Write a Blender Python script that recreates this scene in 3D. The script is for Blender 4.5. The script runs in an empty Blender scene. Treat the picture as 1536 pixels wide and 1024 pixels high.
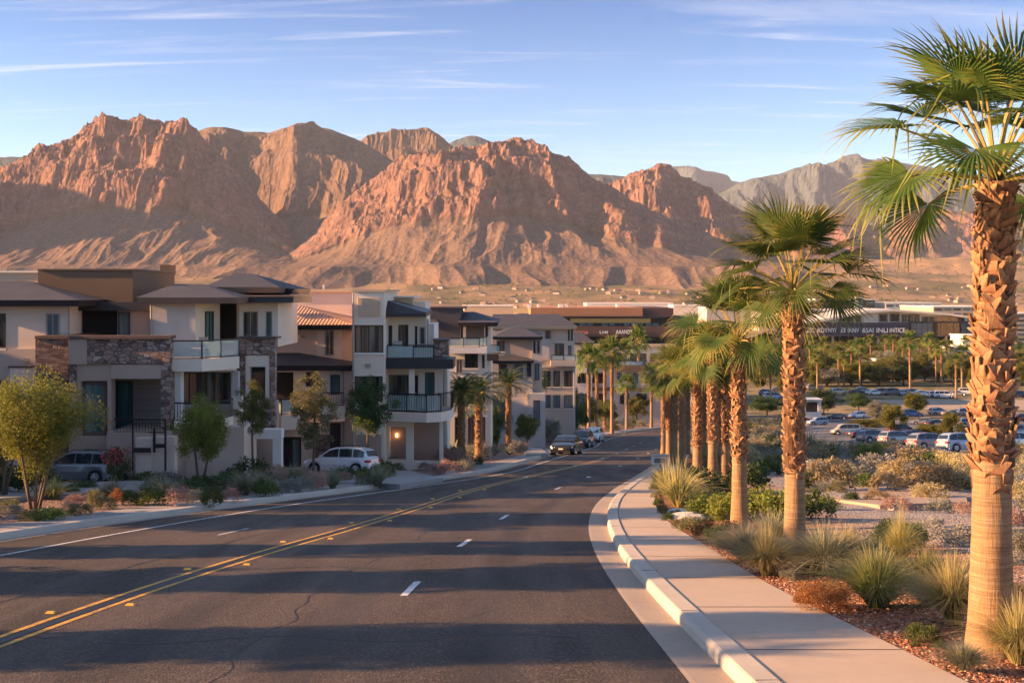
import bpy, math, random
import numpy as np
from math import sin, cos, pi, radians, sqrt, atan2, floor
S = bpy.context.scene
COL = S.collection
# ---------------------------------------------------------------- camera, sky, sun, exposure
F = 1700.0            # focal length in photo pixels (photo is 1536 wide)
HY = 440.0            # row of the eye-level line
CZ = 2.75             # camera height above the road under it
cam = bpy.data.cameras.new('camera'); camo = bpy.data.objects.new('camera', cam); COL.objects.link(camo)
camo.location = (0, 0, CZ); camo.rotation_euler = (radians(90), 0, 0)
cam.sensor_width = 36.0; cam.lens = 36.0 * F / 1536.0
cam.shift_y = (HY - 512.0) / 1536.0
cam.clip_start = 0.1; cam.clip_end = 40000
S.camera = camo
S.render.resolution_x = 1024; S.render.resolution_y = 682
SUN_EL = 17.0; SUN_AZ = 4.5         # degrees; light arrives from the left and AZ degrees behind the camera
sd = (cos(radians(SUN_EL)) * cos(radians(SUN_AZ)), cos(radians(SUN_EL)) * sin(radians(SUN_AZ)), -sin(radians(SUN_EL)))
from mathutils import Vector, Matrix
sl = bpy.data.lights.new('sun', 'SUN'); slo = bpy.data.objects.new('sun', sl); COL.objects.link(slo)
slo.rotation_euler = Vector(sd).to_track_quat('-Z', 'Y').to_euler()
sl.energy = 5.0; sl.angle = radians(0.6); sl.color = (1.0, 0.56, 0.26)
S.view_settings.view_transform = 'Standard'; S.view_settings.look = 'None'
S.view_settings.exposure = 1.9; S.view_settings.gamma = 1.0
S.cycles.use_denoising = True
try: S.cycles.denoiser = 'OPENIMAGEDENOISE'
except Exception: pass
S.cycles.max_bounces = 6; S.cycles.diffuse_bounces = 4; S.cycles.glossy_bounces = 2
S.cycles.transmission_bounces = 3; S.cycles.transparent_max_bounces = 6; S.cycles.volume_bounces = 0
S.cycles.use_adaptive_sampling = True; S.cycles.adaptive_threshold = 0.02
S.cycles.sample_clamp_indirect = 4.0

W = bpy.data.worlds.new('World'); S.world = W; W.use_nodes = True
nt = W.node_tree; nt.nodes.clear()
def wn(t, **k):
    n = nt.nodes.new(t)
    for a, b in k.items(): setattr(n, a, b)
    return n
wo = wn('ShaderNodeOutputWorld'); bg = wn('ShaderNodeBackground'); bg.inputs[1].default_value = 0.08
sky = wn('ShaderNodeTexSky'); sky.sky_type = 'NISHITA'; sky.sun_disc = False
sky.sun_elevation = radians(SUN_EL)
# world azimuth of the sun: the sky's rotation 0 puts the sun on +Y, growing clockwise
sky.sun_rotation = atan2(-sd[0], -sd[1])
sky.altitude = 800; sky.air_density = 1.0; sky.dust_density = 0.5; sky.ozone_density = 1.0
tc = wn('ShaderNodeTexCoord'); sep = wn('ShaderNodeSeparateXYZ'); nt.links.new(tc.outputs['Generated'], sep.inputs[0])
# thin cirrus: the view direction projected on a high flat layer
dv = []
zc = wn('ShaderNodeMath', operation='MAXIMUM'); nt.links.new(sep.outputs[2], zc.inputs[0]); zc.inputs[1].default_value = 0.02
zc2 = wn('ShaderNodeMath', operation='ADD'); nt.links.new(zc.outputs[0], zc2.inputs[0]); zc2.inputs[1].default_value = 0.10
for i in (0, 1):
    d = wn('ShaderNodeMath', operation='DIVIDE'); nt.links.new(sep.outputs[i], d.inputs[0]); nt.links.new(zc2.outputs[0], d.inputs[1]); dv.append(d)
cmb = wn('ShaderNodeCombineXYZ'); nt.links.new(dv[0].outputs[0], cmb.inputs[0]); nt.links.new(dv[1].outputs[0], cmb.inputs[1])
def cirrus(sx, sy, rot, loc, lo, hi, det=7, dist=0.6):
    m = wn('ShaderNodeMapping'); nt.links.new(cmb.outputs[0], m.inputs[0])
    m.inputs['Scale'].default_value = (sx, sy, 1); m.inputs['Rotation'].default_value = (0, 0, rot); m.inputs['Location'].default_value = loc
    n = wn('ShaderNodeTexNoise'); nt.links.new(m.outputs[0], n.inputs['Vector']); n.inputs['Scale'].default_value = 1.0
    n.inputs['Detail'].default_value = det; n.inputs['Roughness'].default_value = 0.62; n.inputs['Distortion'].default_value = dist
    r = wn('ShaderNodeMapRange'); nt.links.new(n.outputs['Fac'], r.inputs[0])
    r.inputs[1].default_value = lo; r.inputs[2].default_value = hi; r.interpolation_type = 'SMOOTHSTEP'
    return r
c1 = cirrus(0.42, 2.6, 0.06, (3.1, 0.7, 0), 0.55, 0.82)
c2 = cirrus(1.1, 9.0, -0.05, (7.3, 2.2, 0), 0.52, 0.80)
ca = wn('ShaderNodeMath', operation='MAXIMUM'); nt.links.new(c1.outputs[0], ca.inputs[0]); nt.links.new(c2.outputs[0], ca.inputs[1])
cs = wn('ShaderNodeMath', operation='MULTIPLY'); nt.links.new(ca.outputs[0], cs.inputs[0]); cs.inputs[1].default_value = 0.55
mx = wn('ShaderNodeMix', data_type='RGBA'); nt.links.new(cs.outputs[0], mx.inputs['Factor'])
mx.inputs[7].default_value = (4.3, 4.15, 4.25, 1)
# deeper blue a little above the skyline
gr = wn('ShaderNodeValToRGB'); nt.links.new(sep.outputs[2], gr.inputs[0]); el_ = gr.color_ramp.elements
el_[0].position = 0.0; el_[0].color = (1.0, .97, .98, 1); el_[1].position = 1.0; el_[1].color = (1.0, 1.0, 1.0, 1)
for p_, c_ in ((.10, (.58, .75, .94)), (.25, (.21, .41, .68)), (.45, (.60, .66, .78))):
    e_ = el_.new(p_); e_.color = (*c_, 1)
ml = wn('ShaderNodeMix', data_type='RGBA', blend_type='MULTIPLY'); ml.inputs['Factor'].default_value = 1.0
nt.links.new(sky.outputs[0], ml.inputs[6]); nt.links.new(gr.outputs[0], ml.inputs[7]); nt.links.new(ml.outputs[2], mx.inputs[6])
nt.links.new(mx.outputs[2], bg.inputs[0]); nt.links.new(bg.outputs[0], wo.inputs[0])

# ---------------------------------------------------------------- helpers
rnd = random.Random(7)
def tag(o, label=None, cat=None, group=None, kind=None):
    if label: o['label'] = label
    if cat: o['category'] = cat
    if group: o['group'] = group
    if kind: o['kind'] = kind
    return o
def empty(name, loc, rz=0.0, label=None, cat=None, group=None):
    o = bpy.data.objects.new(name, None); COL.objects.link(o)
    o.location = loc; o.rotation_euler = (0, 0, rz); o.empty_display_size = 0.3
    return tag(o, label, cat, group)
def mesh_np(name, co, faces, mats, parent=None, smooth=False, midx=None, loc=None):
    """co: (n,3) array; faces: (m,k) int array or list of tuples"""
    me = bpy.data.meshes.new(name)
    co = np.asarray(co, dtype=np.float32)
    if isinstance(faces, np.ndarray):
        m, k = faces.shape
        me.vertices.add(len(co)); me.vertices.foreach_set('co', co.ravel())
        me.loops.add(m * k); me.loops.foreach_set('vertex_index', faces.astype(np.int32).ravel())
        me.polygons.add(m); me.polygons.foreach_set('loop_start', np.arange(0, m * k, k, dtype=np.int32))
        me.update(calc_edges=True)
    else:
        me.from_pydata([tuple(v) for v in co.tolist()], [], faces); me.update()
    for mt in (mats if isinstance(mats, (list, tuple)) else [mats]): me.materials.append(mt)
    if midx is not None: me.polygons.foreach_set('material_index', np.asarray(midx, dtype=np.int32))
    me.polygons.foreach_set('use_smooth', np.full(len(me.polygons), bool(smooth)))
    o = bpy.data.objects.new(name, me); COL.objects.link(o)
    if parent is not None: o.parent = parent
    if loc is not None: o.location = loc
    return o
class MB:
    """collects shapes, builds ONE mesh object"""
    def __init__(s): s.v = []; s.f = []; s.m = []
    def add(s, vs, fs, mi=0):
        b = len(s.v); s.v.extend(vs); s.f.extend([tuple(b + i for i in f) for f in fs]); s.m.extend([mi] * len(fs)); return s
    def box(s, x0, x1, y0, y1, z0, z1, mi=0):
        vs = [(x, y, z) for z in (z0, z1) for y in (y0, y1) for x in (x0, x1)]
        return s.add(vs, [(0, 2, 3, 1), (4, 5, 7, 6), (0, 1, 5, 4), (2, 6, 7, 3), (0, 4, 6, 2), (1, 3, 7, 5)], mi)
    def prism(s, pts, z0, z1, mi=0):
        n = len(pts); vs = [(x, y, z0) for x, y in pts] + [(x, y, z1) for x, y in pts]
        fs = [tuple(range(n - 1, -1, -1)), tuple(range(n, 2 * n))] + [(i, (i + 1) % n, n + (i + 1) % n, n + i) for i in range(n)]
        return s.add(vs, fs, mi)
    def tube(s, pts, rad, n=8, mi=0, cap=True):
        pts = [Vector(p) for p in pts]
        if not isinstance(rad, (list, tuple)): rad = [rad] * len(pts)
        vs = []; prev = None
        for i, p in enumerate(pts):
            t = (pts[min(i + 1, len(pts) - 1)] - pts[max(i - 1, 0)]).normalized()
            a = prev if prev is not None else (Vector((1, 0, 0)) if abs(t.x) < .9 else Vector((0, 1, 0)))
            u = (a - t * a.dot(t)).normalized(); w = t.cross(u); prev = u
            for k in range(n):
                q = 2 * pi * k / n; vs.append(tuple(p + (u * cos(q) + w * sin(q)) * rad[i]))
        fs = []
        for i in range(len(pts) - 1):
            for k in range(n):
                fs.append((i * n + k, i * n + (k + 1) % n, (i + 1) * n + (k + 1) % n, (i + 1) * n + k))
        if cap: fs += [tuple(range(n - 1, -1, -1)), tuple((len(pts) - 1) * n + k for k in range(n))]
        return s.add(vs, fs, mi)
    def build(s, name, mats, parent=None, off=None, smooth=False, loc=None):
        v = np.array(s.v, dtype=np.float64)
        if off is not None: v = v - np.array(off)
        return mesh_np(name, v, s.f, mats, parent, smooth, s.m, loc)
def dup(o, loc=None, rz=None, scale=None, label=None, group=None, cat=None):
    c = o.copy(); COL.objects.link(c)
    if loc is not None: c.location = loc
    if rz is not None: c.rotation_euler = (0, 0, rz)
    if scale is not None: c.scale = scale if isinstance(scale, tuple) else (scale, scale, scale)
    for k, v in (('label', label), ('group', group), ('category', cat)):
        if v: c[k] = v
    for ch in o.children:
        d = ch.copy(); COL.objects.link(d); d.parent = c
        for g in ch.children:
            e = g.copy(); COL.objects.link(e); e.parent = d
    return c
# ---- noise (numpy gradient noise)
_P = np.random.RandomState(11).permutation(512); _P = np.concatenate([_P, _P, _P])
_G = np.array([(cos(a), sin(a)) for a in np.linspace(0, 2 * pi, 64, endpoint=False)])
def perlin(x, y, seed=0):
    x = np.asarray(x, float) + seed * 17.37; y = np.asarray(y, float) - seed * 9.71
    xi = np.floor(x).astype(int); yi = np.floor(y).astype(int); xf = x - xi; yf = y - yi
    u = xf * xf * xf * (xf * (xf * 6 - 15) + 10); v = yf * yf * yf * (yf * (yf * 6 - 15) + 10)
    xi &= 511; yi &= 511
    def g(a, b, dx, dy):
        h = _P[_P[a & 511] + (b & 511)] & 63; q = _G[h]; return q[..., 0] * dx + q[..., 1] * dy
    n00 = g(xi, yi, xf, yf); n10 = g(xi + 1, yi, xf - 1, yf); n01 = g(xi, yi + 1, xf, yf - 1); n11 = g(xi + 1, yi + 1, xf - 1, yf - 1)
    return (n00 * (1 - u) + n10 * u) * (1 - v) + (n01 * (1 - u) + n11 * u) * v
def fbm(x, y, o=4, seed=0, g=0.5):
    r = 0; a = 1; 
    for i in range(o): r = r + a * perlin(x, y, seed + i); x = x * 2.03; y = y * 2.03; a *= g
    return r
def ridged(x, y, o=4, seed=0, g=0.5):
    r = 0; a = 1; t = 0
    for i in range(o): r = r + a * (1 - 2.2 * np.abs(perlin(x, y, seed + i))); t += a; x = x * 2.07; y = y * 2.07; a *= g
    return r / t
# ---- ground profile: the street falls away from the camera and flattens in the valley
_yk = np.array([-400, 0, 120, 150, 200, 260, 350, 500, 30000.]); _sk = np.array([.113, .113, .113, .098, .082, .042, .012, 0, 0.])
_yy = np.arange(-60, 2501, 0.5); _ss = np.interp(_yy, _yk, _sk)
_dd = np.cumsum(_ss) * 0.5; _dd = _dd - np.interp(0, _yy, _dd)
def G(y): return -np.interp(y, _yy, _dd)          # road height (z) at distance y
def Gf(y): return float(G(y))
def depth_of(py, zoff=0.0):
    """distance of the road-plane point seen on photo row py"""
    lo, hi = 2.0, 2400.0
    for _ in range(50):
        m = (lo + hi) / 2
        if HY + F * (CZ - Gf(m) - zoff) / m > py: lo = m
        else: hi = m
    return lo
def XY(px, py, zoff=0.12):
    d = depth_of(py, zoff); return ((px - 768) / F * d, d)
def PX(px, d): return (px - 768.0) / F * d
def PZ(py, d): return CZ - (py - HY) / F * d
def curve(tab):
    xs = np.array([t[0] for t in tab], float); ys = np.array([t[1] for t in tab], float)
    m = np.gradient(ys, xs)
    def f(x):
        x = np.asarray(x, float); i = np.clip(np.searchsorted(xs, x) - 1, 0, len(xs) - 2)
        h = xs[i + 1] - xs[i]; t = np.clip((x - xs[i]) / h, 0, 1)
        return ((1 + 2 * t) * (1 - t) ** 2 * ys[i] + t * (1 - t) ** 2 * h * m[i] + t * t * (3 - 2 * t) * ys[i + 1] + t * t * (t - 1) * h * m[i + 1])
    return f

# ---------------------------------------------------------------- materials
def newmat(name):
    m = bpy.data.materials.new(name); m.use_nodes = True; t = m.node_tree; b = t.nodes['Principled BSDF']; return m, t, b
def N(t, typ, **k):
    n = t.nodes.new(typ)
    for a, v in k.items():
        if a.startswith('i_'):
            key = a[2:]; key = int(key) if key.isdigit() else key.replace('_', ' ')
            n.inputs[key].default_value = v
        else: setattr(n, a, v)
    return n
def coord(t, world=False):
    if world: return N(t, 'ShaderNodeNewGeometry').outputs['Position']
    return N(t, 'ShaderNodeTexCoord').outputs['Object']
def noise(t, vec, scale, detail=4, rough=.55, dist=0.0):
    n = N(t, 'ShaderNodeTexNoise', i_Scale=scale, i_Detail=detail, i_Roughness=rough, i_Distortion=dist); t.links.new(vec, n.inputs['Vector']); return n.outputs['Fac']
def ramp(t, fac, stops):
    r = N(t, 'ShaderNodeValToRGB'); e = r.color_ramp.elements
    e[0].position = stops[0][0]; e[0].color = (*stops[0][1], 1); e[1].position = stops[-1][0]; e[1].color = (*stops[-1][1], 1)
    for p, c in stops[1:-1]:
        q = e.new(p); q.color = (*c, 1)
    t.links.new(fac, r.inputs[0]); return r.outputs[0]
def mixc(t, fac, a, b, mode='MIX'):
    m = N(t, 'ShaderNodeMix', data_type='RGBA', blend_type=mode)
    for s, v in ((m.inputs['Factor'], fac), (m.inputs[6], a), (m.inputs[7], b)):
        if isinstance(v, (int, float)): s.default_value = v
        elif isinstance(v, tuple): s.default_value = (*v, 1)
        else: t.links.new(v, s)
    return m.outputs[2]
def maprange(t, v, a, b, c=0.0, d=1.0):
    m = N(t, 'ShaderNodeMapRange', i_1=a, i_2=b, i_3=c, i_4=d); t.links.new(v, m.inputs[0]); return m.outputs[0]
def math_(t, op, a, b=None):
    m = N(t, 'ShaderNodeMath', operation=op)
    for s, v in ((m.inputs[0], a), (m.inputs[1], b)):
        if v is None: continue
        if isinstance(v, (int, float)): s.default_value = v
        else: t.links.new(v, s)
    return m.outputs[0]
def bump(t, b, h, strength=.5, dist=.02):
    n = N(t, 'ShaderNodeBump', i_Strength=strength, i_Distance=dist); t.links.new(h, n.inputs['Height']); t.links.new(n.outputs[0], b.inputs['Normal']); return n
def scalevec(t, vec, s):
    m = N(t, 'ShaderNodeMapping'); m.inputs['Scale'].default_value = s; t.links.new(vec, m.inputs[0]); return m.outputs[0]
def surf(name, col, rough=.8, var=.12, sc=1.5, bs=.3, bd=.01, fine=40, metallic=0, spec=.4, world=False, coat=0):
    """painted / rendered / metal surface with soft large mottling, fine grain and bump"""
    m, t, b = newmat(name); v = coord(t, world)
    n1 = noise(t, v, sc, 5); n2 = noise(t, v, fine, 3)
    c = mixc(t, maprange(t, n1, .3, .7), tuple(x * (1 - var) for x in col), tuple(min(1, x * (1 + var)) for x in col))
    c = mixc(t, maprange(t, n2, .3, .7, 0, .25), c, tuple(x * .8 for x in col))
    t.links.new(c, b.inputs['Base Color']); b.inputs['Roughness'].default_value = rough
    b.inputs['Metallic'].default_value = metallic; b.inputs['Specular IOR Level'].default_value = spec
    if coat: b.inputs['Coat Weight'].default_value = coat; b.inputs['Coat Roughness'].default_value = .05
    if bs: bump(t, b, n2, bs, bd)
    return m
MAT = {}
# ---------------------------------------------------------------- setting: terrain, road, kerbs, walk, beds
RE = curve([(-40, 5), (-10, 2.6), (5, 2.1), (12, 1.87), (18.5, 1.72), (24, 1.75), (29.6, 2.0), (37.7, 2.8), (45, 3.95), (56, 6.0), (69, 8.4), (87, 11.6), (95, 13), (120, 17.8), (150, 23.5), (175, 29), (200, 37), (222, 50), (240, 72), (250, 100), (256, 135)])
LE = curve([(-40, -16), (-10, -14), (0, -13.7), (12, -13.2), (20, -12.6), (26.3, -11.6), (37.4, -8.4), (48, -4.8), (59.3, -1.5), (72, .6), (86.8, 2.6), (120, 7.2), (150, 10.8), (175, 15.0), (200, 24), (222, 36), (240, 54), (255, 84), (262, 120)])
RWK = curve([(-40, 7.6), (-10, 5.8), (5, 4.9), (12, 4.55), (18.5, 4.15), (24, 4.1), (29.6, 4.1), (37.7, 4.75), (45, 5.9), (56, 8.0), (69, 10.4), (87, 13.6), (95, 15), (120, 19.8), (150, 25.5), (175, 31), (200, 39), (222, 53), (240, 76), (250, 105), (256, 140)])
NEARY = np.concatenate([np.arange(-30, 60, .5), np.arange(60, 140, 1.), np.arange(140, 262, 2.)])
def strip(name, fl, fr, dz, mat, ys=NEARY, nx=2, bumpf=None, kind='structure'):
    us = np.linspace(0, 1, nx); Y, U = np.meshgrid(ys, us, indexing='ij')
    l = fl(ys)[:, None] if callable(fl) else np.full((len(ys), 1), fl); r = fr(ys)[:, None] if callable(fr) else np.full((len(ys), 1), fr)
    X = l * (1 - U) + r * U; Z = G(Y) + dz
    if bumpf is not None: Z = Z + bumpf(X, Y, U)
    n, m = X.shape; idx = np.arange(n * m).reshape(n, m)
    f = np.stack([idx[:-1, :-1].ravel(), idx[:-1, 1:].ravel(), idx[1:, 1:].ravel(), idx[1:, :-1].ravel()], 1)
    o = mesh_np(name, np.stack([X.ravel(), Y.ravel(), Z.ravel()], 1), f, mat, smooth=True); tag(o, kind=kind); return o
def sweep(name, base, prof, mat, ys=NEARY, kind='structure'):
    """sweep a cross-section [(dx,dz)...] along the curve X=base(y)"""
    b = base(ys); vs = []; n = len(prof)
    co = np.concatenate([np.stack([b + dx, ys, G(ys) + dz], 1)[:, None, :] for dx, dz in prof], 1).reshape(-1, 3)
    idx = np.arange(len(ys) * n).reshape(len(ys), n)
    f = np.stack([idx[:-1, :-1].ravel(), idx[:-1, 1:].ravel(), idx[1:, 1:].ravel(), idx[1:, :-1].ravel()], 1)
    o = mesh_np(name, co, f, mat, smooth=False); tag(o, kind=kind); return o

# asphalt: dark aggregate, darker patches, wheel polish, fine cracks
m, t, b = newmat('asphalt'); v = coord(t, True)
fine = N(t, 'ShaderNodeTexVoronoi', i_Scale=34.0); t.links.new(v, fine.inputs['Vector'])
n1 = noise(t, v, .22, 5, .6); n2 = noise(t, v, 70, 3); n3 = noise(t, scalevec(t, v, (1.1, .09, 1)), 1.0, 4)
c = ramp(t, n1, [(.25, (.056, .045, .038)), (.5, (.078, .060, .048)), (.75, (.102, .077, .058))])
c = mixc(t, maprange(t, n3, .42, .62, 0, .5), c, (.032, .030, .030))
c = mixc(t, maprange(t, fine.outputs['Color'], .55, 1.0, 0, .75), c, (.20, .15, .11))
cr = N(t, 'ShaderNodeTexVoronoi', feature='DISTANCE_TO_EDGE', i_Scale=.16); t.links.new(v, cr.inputs['Vector'])
wv = noise(t, v, 1.4, 5)
crk = math_(t, 'LESS_THAN', math_(t, 'ADD', cr.outputs['Distance'], math_(t, 'MULTIPLY', math_(t, 'SUBTRACT', wv, .5), .012)), .0012)
c = mixc(t, math_(t, 'MULTIPLY', crk, .35), c, (.014, .014, .015))
ua = N(t, 'ShaderNodeAttribute', attribute_name='u'); wob = math_(t, 'ADD', ua.outputs['Fac'], math_(t, 'MULTIPLY', math_(t, 'SUBTRACT', noise(t, v, .12, 3), .5), .03))
tk = math_(t, 'COSINE', math_(t, 'MULTIPLY', wob, 2 * pi * 7.0)); pat = maprange(t, noise(t, scalevec(t, v, (.35, .05, 1)), 1, 4), .40, .62)
c = mixc(t, math_(t, 'MULTIPLY', maprange(t, tk, .1, .9, 0, .55), pat), c, (.030, .026, .026))
c = mixc(t, maprange(t, noise(t, v, .9, 5, .7), .66, .74, 0, .6), c, (.022, .020, .020))
t.links.new(c, b.inputs['Base Color']); t.links.new(maprange(t, n3, .3, .7, .62, .88), b.inputs['Roughness'])
b.inputs['Specular IOR Level'].default_value = .25
bump(t, b, math_(t, 'ADD', n2, fine.outputs['Distance']), .55, .012); MAT['asphalt'] = m
def concrete(name, col, joint=None, stain=.25):
    m, t, b = newmat(name); v = coord(t, True)
    n1 = noise(t, v, .8, 5, .6); n2 = noise(t, v, 60, 3); n3 = noise(t, v, 6, 4)
    c = mixc(t, maprange(t, n1, .3, .72), tuple(x * .86 for x in col), col)
    c = mixc(t, maprange(t, n3, .55, .8, 0, stain), c, tuple(x * .62 for x in col)); c = mixc(t, maprange(t, noise(t, v, .45, 6, .75), .56, .70, 0, .45), c, tuple(x * .60 for x in col))
    c = mixc(t, maprange(t, n2, .4, .7, 0, .2), c, tuple(x * .75 for x in col))
    t.links.new(c, b.inputs['Base Color']); b.inputs['Roughness'].default_value = .86; b.inputs['Specular IOR Level'].default_value = .25
    bump(t, b, n2, .25, .006); return m
MAT['kerb'] = concrete('kerb_concrete', (.50, .45, .39)); MAT['walk'] = concrete('walk_concrete', (.50, .40, .315))
MAT['gutter'] = concrete('gutter_concrete', (.42, .34, .27), stain=.5); MAT['drive'] = concrete('drive_concrete', (.34, .32, .31))
MAT['joint'] = surf('joint_dark', (.06, .05, .045), .95, bs=0)
# gravel: coloured chips
def gravel(name, cols, scale=22, world=True, patch=None):
    m, t, b = newmat(name); v = coord(t, world)
    vo = N(t, 'ShaderNodeTexVoronoi', i_Scale=scale); t.links.new(v, vo.inputs['Vector'])
    s = N(t, 'ShaderNodeSeparateColor'); t.links.new(vo.outputs['Color'], s.inputs[0])
    c = ramp(t, s.outputs[0], [(i / (len(cols) - 1), q) for i, q in enumerate(cols)])
    n1 = noise(t, v, .35, 4); c = mixc(t, maprange(t, n1, .35, .7, 0, .45), c, patch or tuple(x * .7 for x in cols[1]))
    c = mixc(t, maprange(t, vo.outputs['Distance'], .35, .9, 0, .75), c, tuple(x * .25 for x in cols[0]))
    t.links.new(c, b.inputs['Base Color']); b.inputs['Roughness'].default_value = .95; b.inputs['Specular IOR Level'].default_value = .15
    bump(t, b, math_(t, 'SUBTRACT', 1.0, vo.outputs['Distance']), 1.0, .035); return m
MAT['red_gravel'] = gravel('red_gravel', [(.17, .062, .034), (.30, .12, .062), (.38, .17, .09), (.45, .27, .17)], 20)
MAT['left_gravel'] = gravel('left_gravel', [(.20, .13, .11), (.33, .20, .16), (.40, .29, .25), (.46, .38, .34)], 16)
# desert bed: tan sand, grey gravel patches, red gravel near the walk (distance from the walk comes from an attribute)
m, t, b = newmat('desert_bed'); v = coord(t, True)
vo = N(t, 'ShaderNodeTexVoronoi', i_Scale=18.0); t.links.new(v, vo.inputs['Vector']); sc_ = N(t, 'ShaderNodeSeparateColor'); t.links.new(vo.outputs['Color'], sc_.inputs[0])
red = ramp(t, sc_.outputs[0], [(0, (.16, .058, .032)), (.35, (.30, .115, .06)), (.7, (.38, .17, .09)), (1, (.46, .28, .18))])
tan = ramp(t, sc_.outputs[0], [(0, (.30, .21, .16)), (.5, (.44, .33, .26)), (1, (.55, .45, .37))])
gry = ramp(t, sc_.outputs[0], [(0, (.22, .195, .185)), (.5, (.35, .315, .30)), (1, (.50, .46, .43))])
n1 = noise(t, scalevec(t, v, (.10, .16, 1)), 1.0, 4); n2 = noise(t, v, .5, 5)
base = mixc(t, maprange(t, n1, .46, .54), tan, gry)
at = N(t, 'ShaderNodeAttribute', attribute_name='near'); 
c = mixc(t, maprange(t, math_(t, 'ADD', at.outputs['Fac'], math_(t, 'MULTIPLY', math_(t, 'SUBTRACT', n2, .5), .5)), .35, .6), base, red)
c = mixc(t, maprange(t, vo.outputs['Distance'], .4, .95, 0, .6), c, (.05, .035, .03))
c = mixc(t, maprange(t, noise(t, v, 3.0, 5), .5, .75, 0, .35), c, (.12, .10, .07))
t.links.new(c, b.inputs['Base Color']); b.inputs['Roughness'].default_value = .95; b.inputs['Specular IOR Level'].default_value = .15
bump(t, b, math_(t, 'ADD', math_(t, 'SUBTRACT', 1.0, vo.outputs['Distance']), noise(t, v, 2.2, 4)), 1.0, .04); MAT['bed'] = m
# valley floor: dry scrub, golden field, olive brush
m, t, b = newmat('valley_ground'); v = coord(t, True); sp = N(t, 'ShaderNodeSeparateXYZ'); t.links.new(v, sp.inputs[0])
n1 = noise(t, v, .0045, 6, .6); n2 = noise(t, v, .05, 5, .7); n3 = noise(t, v, .35, 4, .7)
near = mixc(t, maprange(t, n2, .4, .6), (.30, .23, .15), (.15, .14, .075))
gold = mixc(t, maprange(t, n2, .4, .65), (.55, .36, .15), (.42, .28, .12))
olive = mixc(t, maprange(t, n1, .42, .58), (.15, .125, .075), (.34, .22, .13))
c = mixc(t, maprange(t, sp.outputs[1], 1050, 1150), near, gold)
c = mixc(t, maprange(t, math_(t, 'ADD', sp.outputs[1], math_(t, 'MULTIPLY', n1, 500)), 2150, 2400), c, olive)
dots = N(t, 'ShaderNodeTexVoronoi', i_Scale=.11); t.links.new(v, dots.inputs['Vector'])
c = mixc(t, maprange(t, math_(t, 'ADD', dots.outputs['Distance'], math_(t, 'MULTIPLY', n2, .4)), .42, .5, .75, 0), c, (.055, .065, .035))
t.links.new(c, b.inputs['Base Color']); b.inputs['Roughness'].default_value = 1; b.inputs['Specular IOR Level'].default_value = .05; MAT['valley'] = m

# ---- ground: one sheet from behind the camera to the foot of the mountains
def rise(X, Y):
    """bajada: slow rise to the mountain foot, with low swells and washes"""
    t = np.clip((Y - 1900) / 1500, 0, 1.05)
    z = 118 * t ** 1.4 + np.clip(t, 0, 1) * (34 * fbm(X / 520, Y / 420, 4, 31) + 9 * ridged(X / 170, Y / 420, 3, 36))
    z = z + 3.0 * np.clip((Y - 700) / 600, 0, 1) * fbm(X / 260, Y / 200, 3, 33)
    return z
ys = np.concatenate([NEARY, np.arange(262, 700, 8), np.arange(700, 1900, 25), np.arange(1900, 5200, 14), np.arange(5200, 16001, 300)])
us = np.concatenate([np.linspace(-3.2, -.62, 30), np.linspace(-.6, .6, 520), np.linspace(.62, 3.2, 30)])
Yg, Ug = np.meshgrid(ys, us, indexing='ij'); Xg = Ug * np.maximum(np.abs(Yg) + 30, 60)
Zg = G(Yg) - .03 + rise(Xg, Yg)
# keep flush under road/beds, sink a little where the beds lie
Zg = Zg - .06 * (Yg < 262)
n, m_ = Xg.shape; idx = np.arange(n * m_).reshape(n, m_)
fq = np.stack([idx[:-1, :-1].ravel(), idx[:-1, 1:].ravel(), idx[1:, 1:].ravel(), idx[1:, :-1].ravel()], 1)
tag(mesh_np('ground', np.stack([Xg.ravel(), Yg.ravel(), Zg.ravel()], 1), fq, MAT['valley'], smooth=True), kind='structure')
del Yg, Ug, Xg, Zg, fq

_r = strip('road', LE, RE, 0.0, MAT['asphalt'], nx=15)
_r.data.attributes.new('u', 'FLOAT', 'POINT').data.foreach_set('value', np.tile(np.linspace(0, 1, 15), len(NEARY)).astype(np.float32))
sweep('gutter', RE, [(0, .004), (.06, .006), (.50, -.012)], MAT['gutter'])
sweep('kerb', RE, [(.50, -.05), (.505, .09), (.53, .135), (.56, .15), (.80, .155), (.82, .12), (.82, -.05)], MAT['kerb'])
KR = lambda y: RE(y) + .825
strip('sidewalk', KR, RWK, .135, MAT['walk'], nx=5)
sweep('gutter', LE, [(-.42, -.012), (-.05, .006), (0, .004)], MAT['gutter'])
sweep('kerb', LE, [(-.80, -.05), (-.80, .12), (-.76, .15), (-.50, .145), (-.46, .12), (-.43, .0), (-.42, -.05)], MAT['kerb'])
LWK = lambda y: LE(y) - 2.1
strip('sidewalk', LWK, lambda y: LE(y) - .805, .135, MAT['drive'], nx=4)
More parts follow.
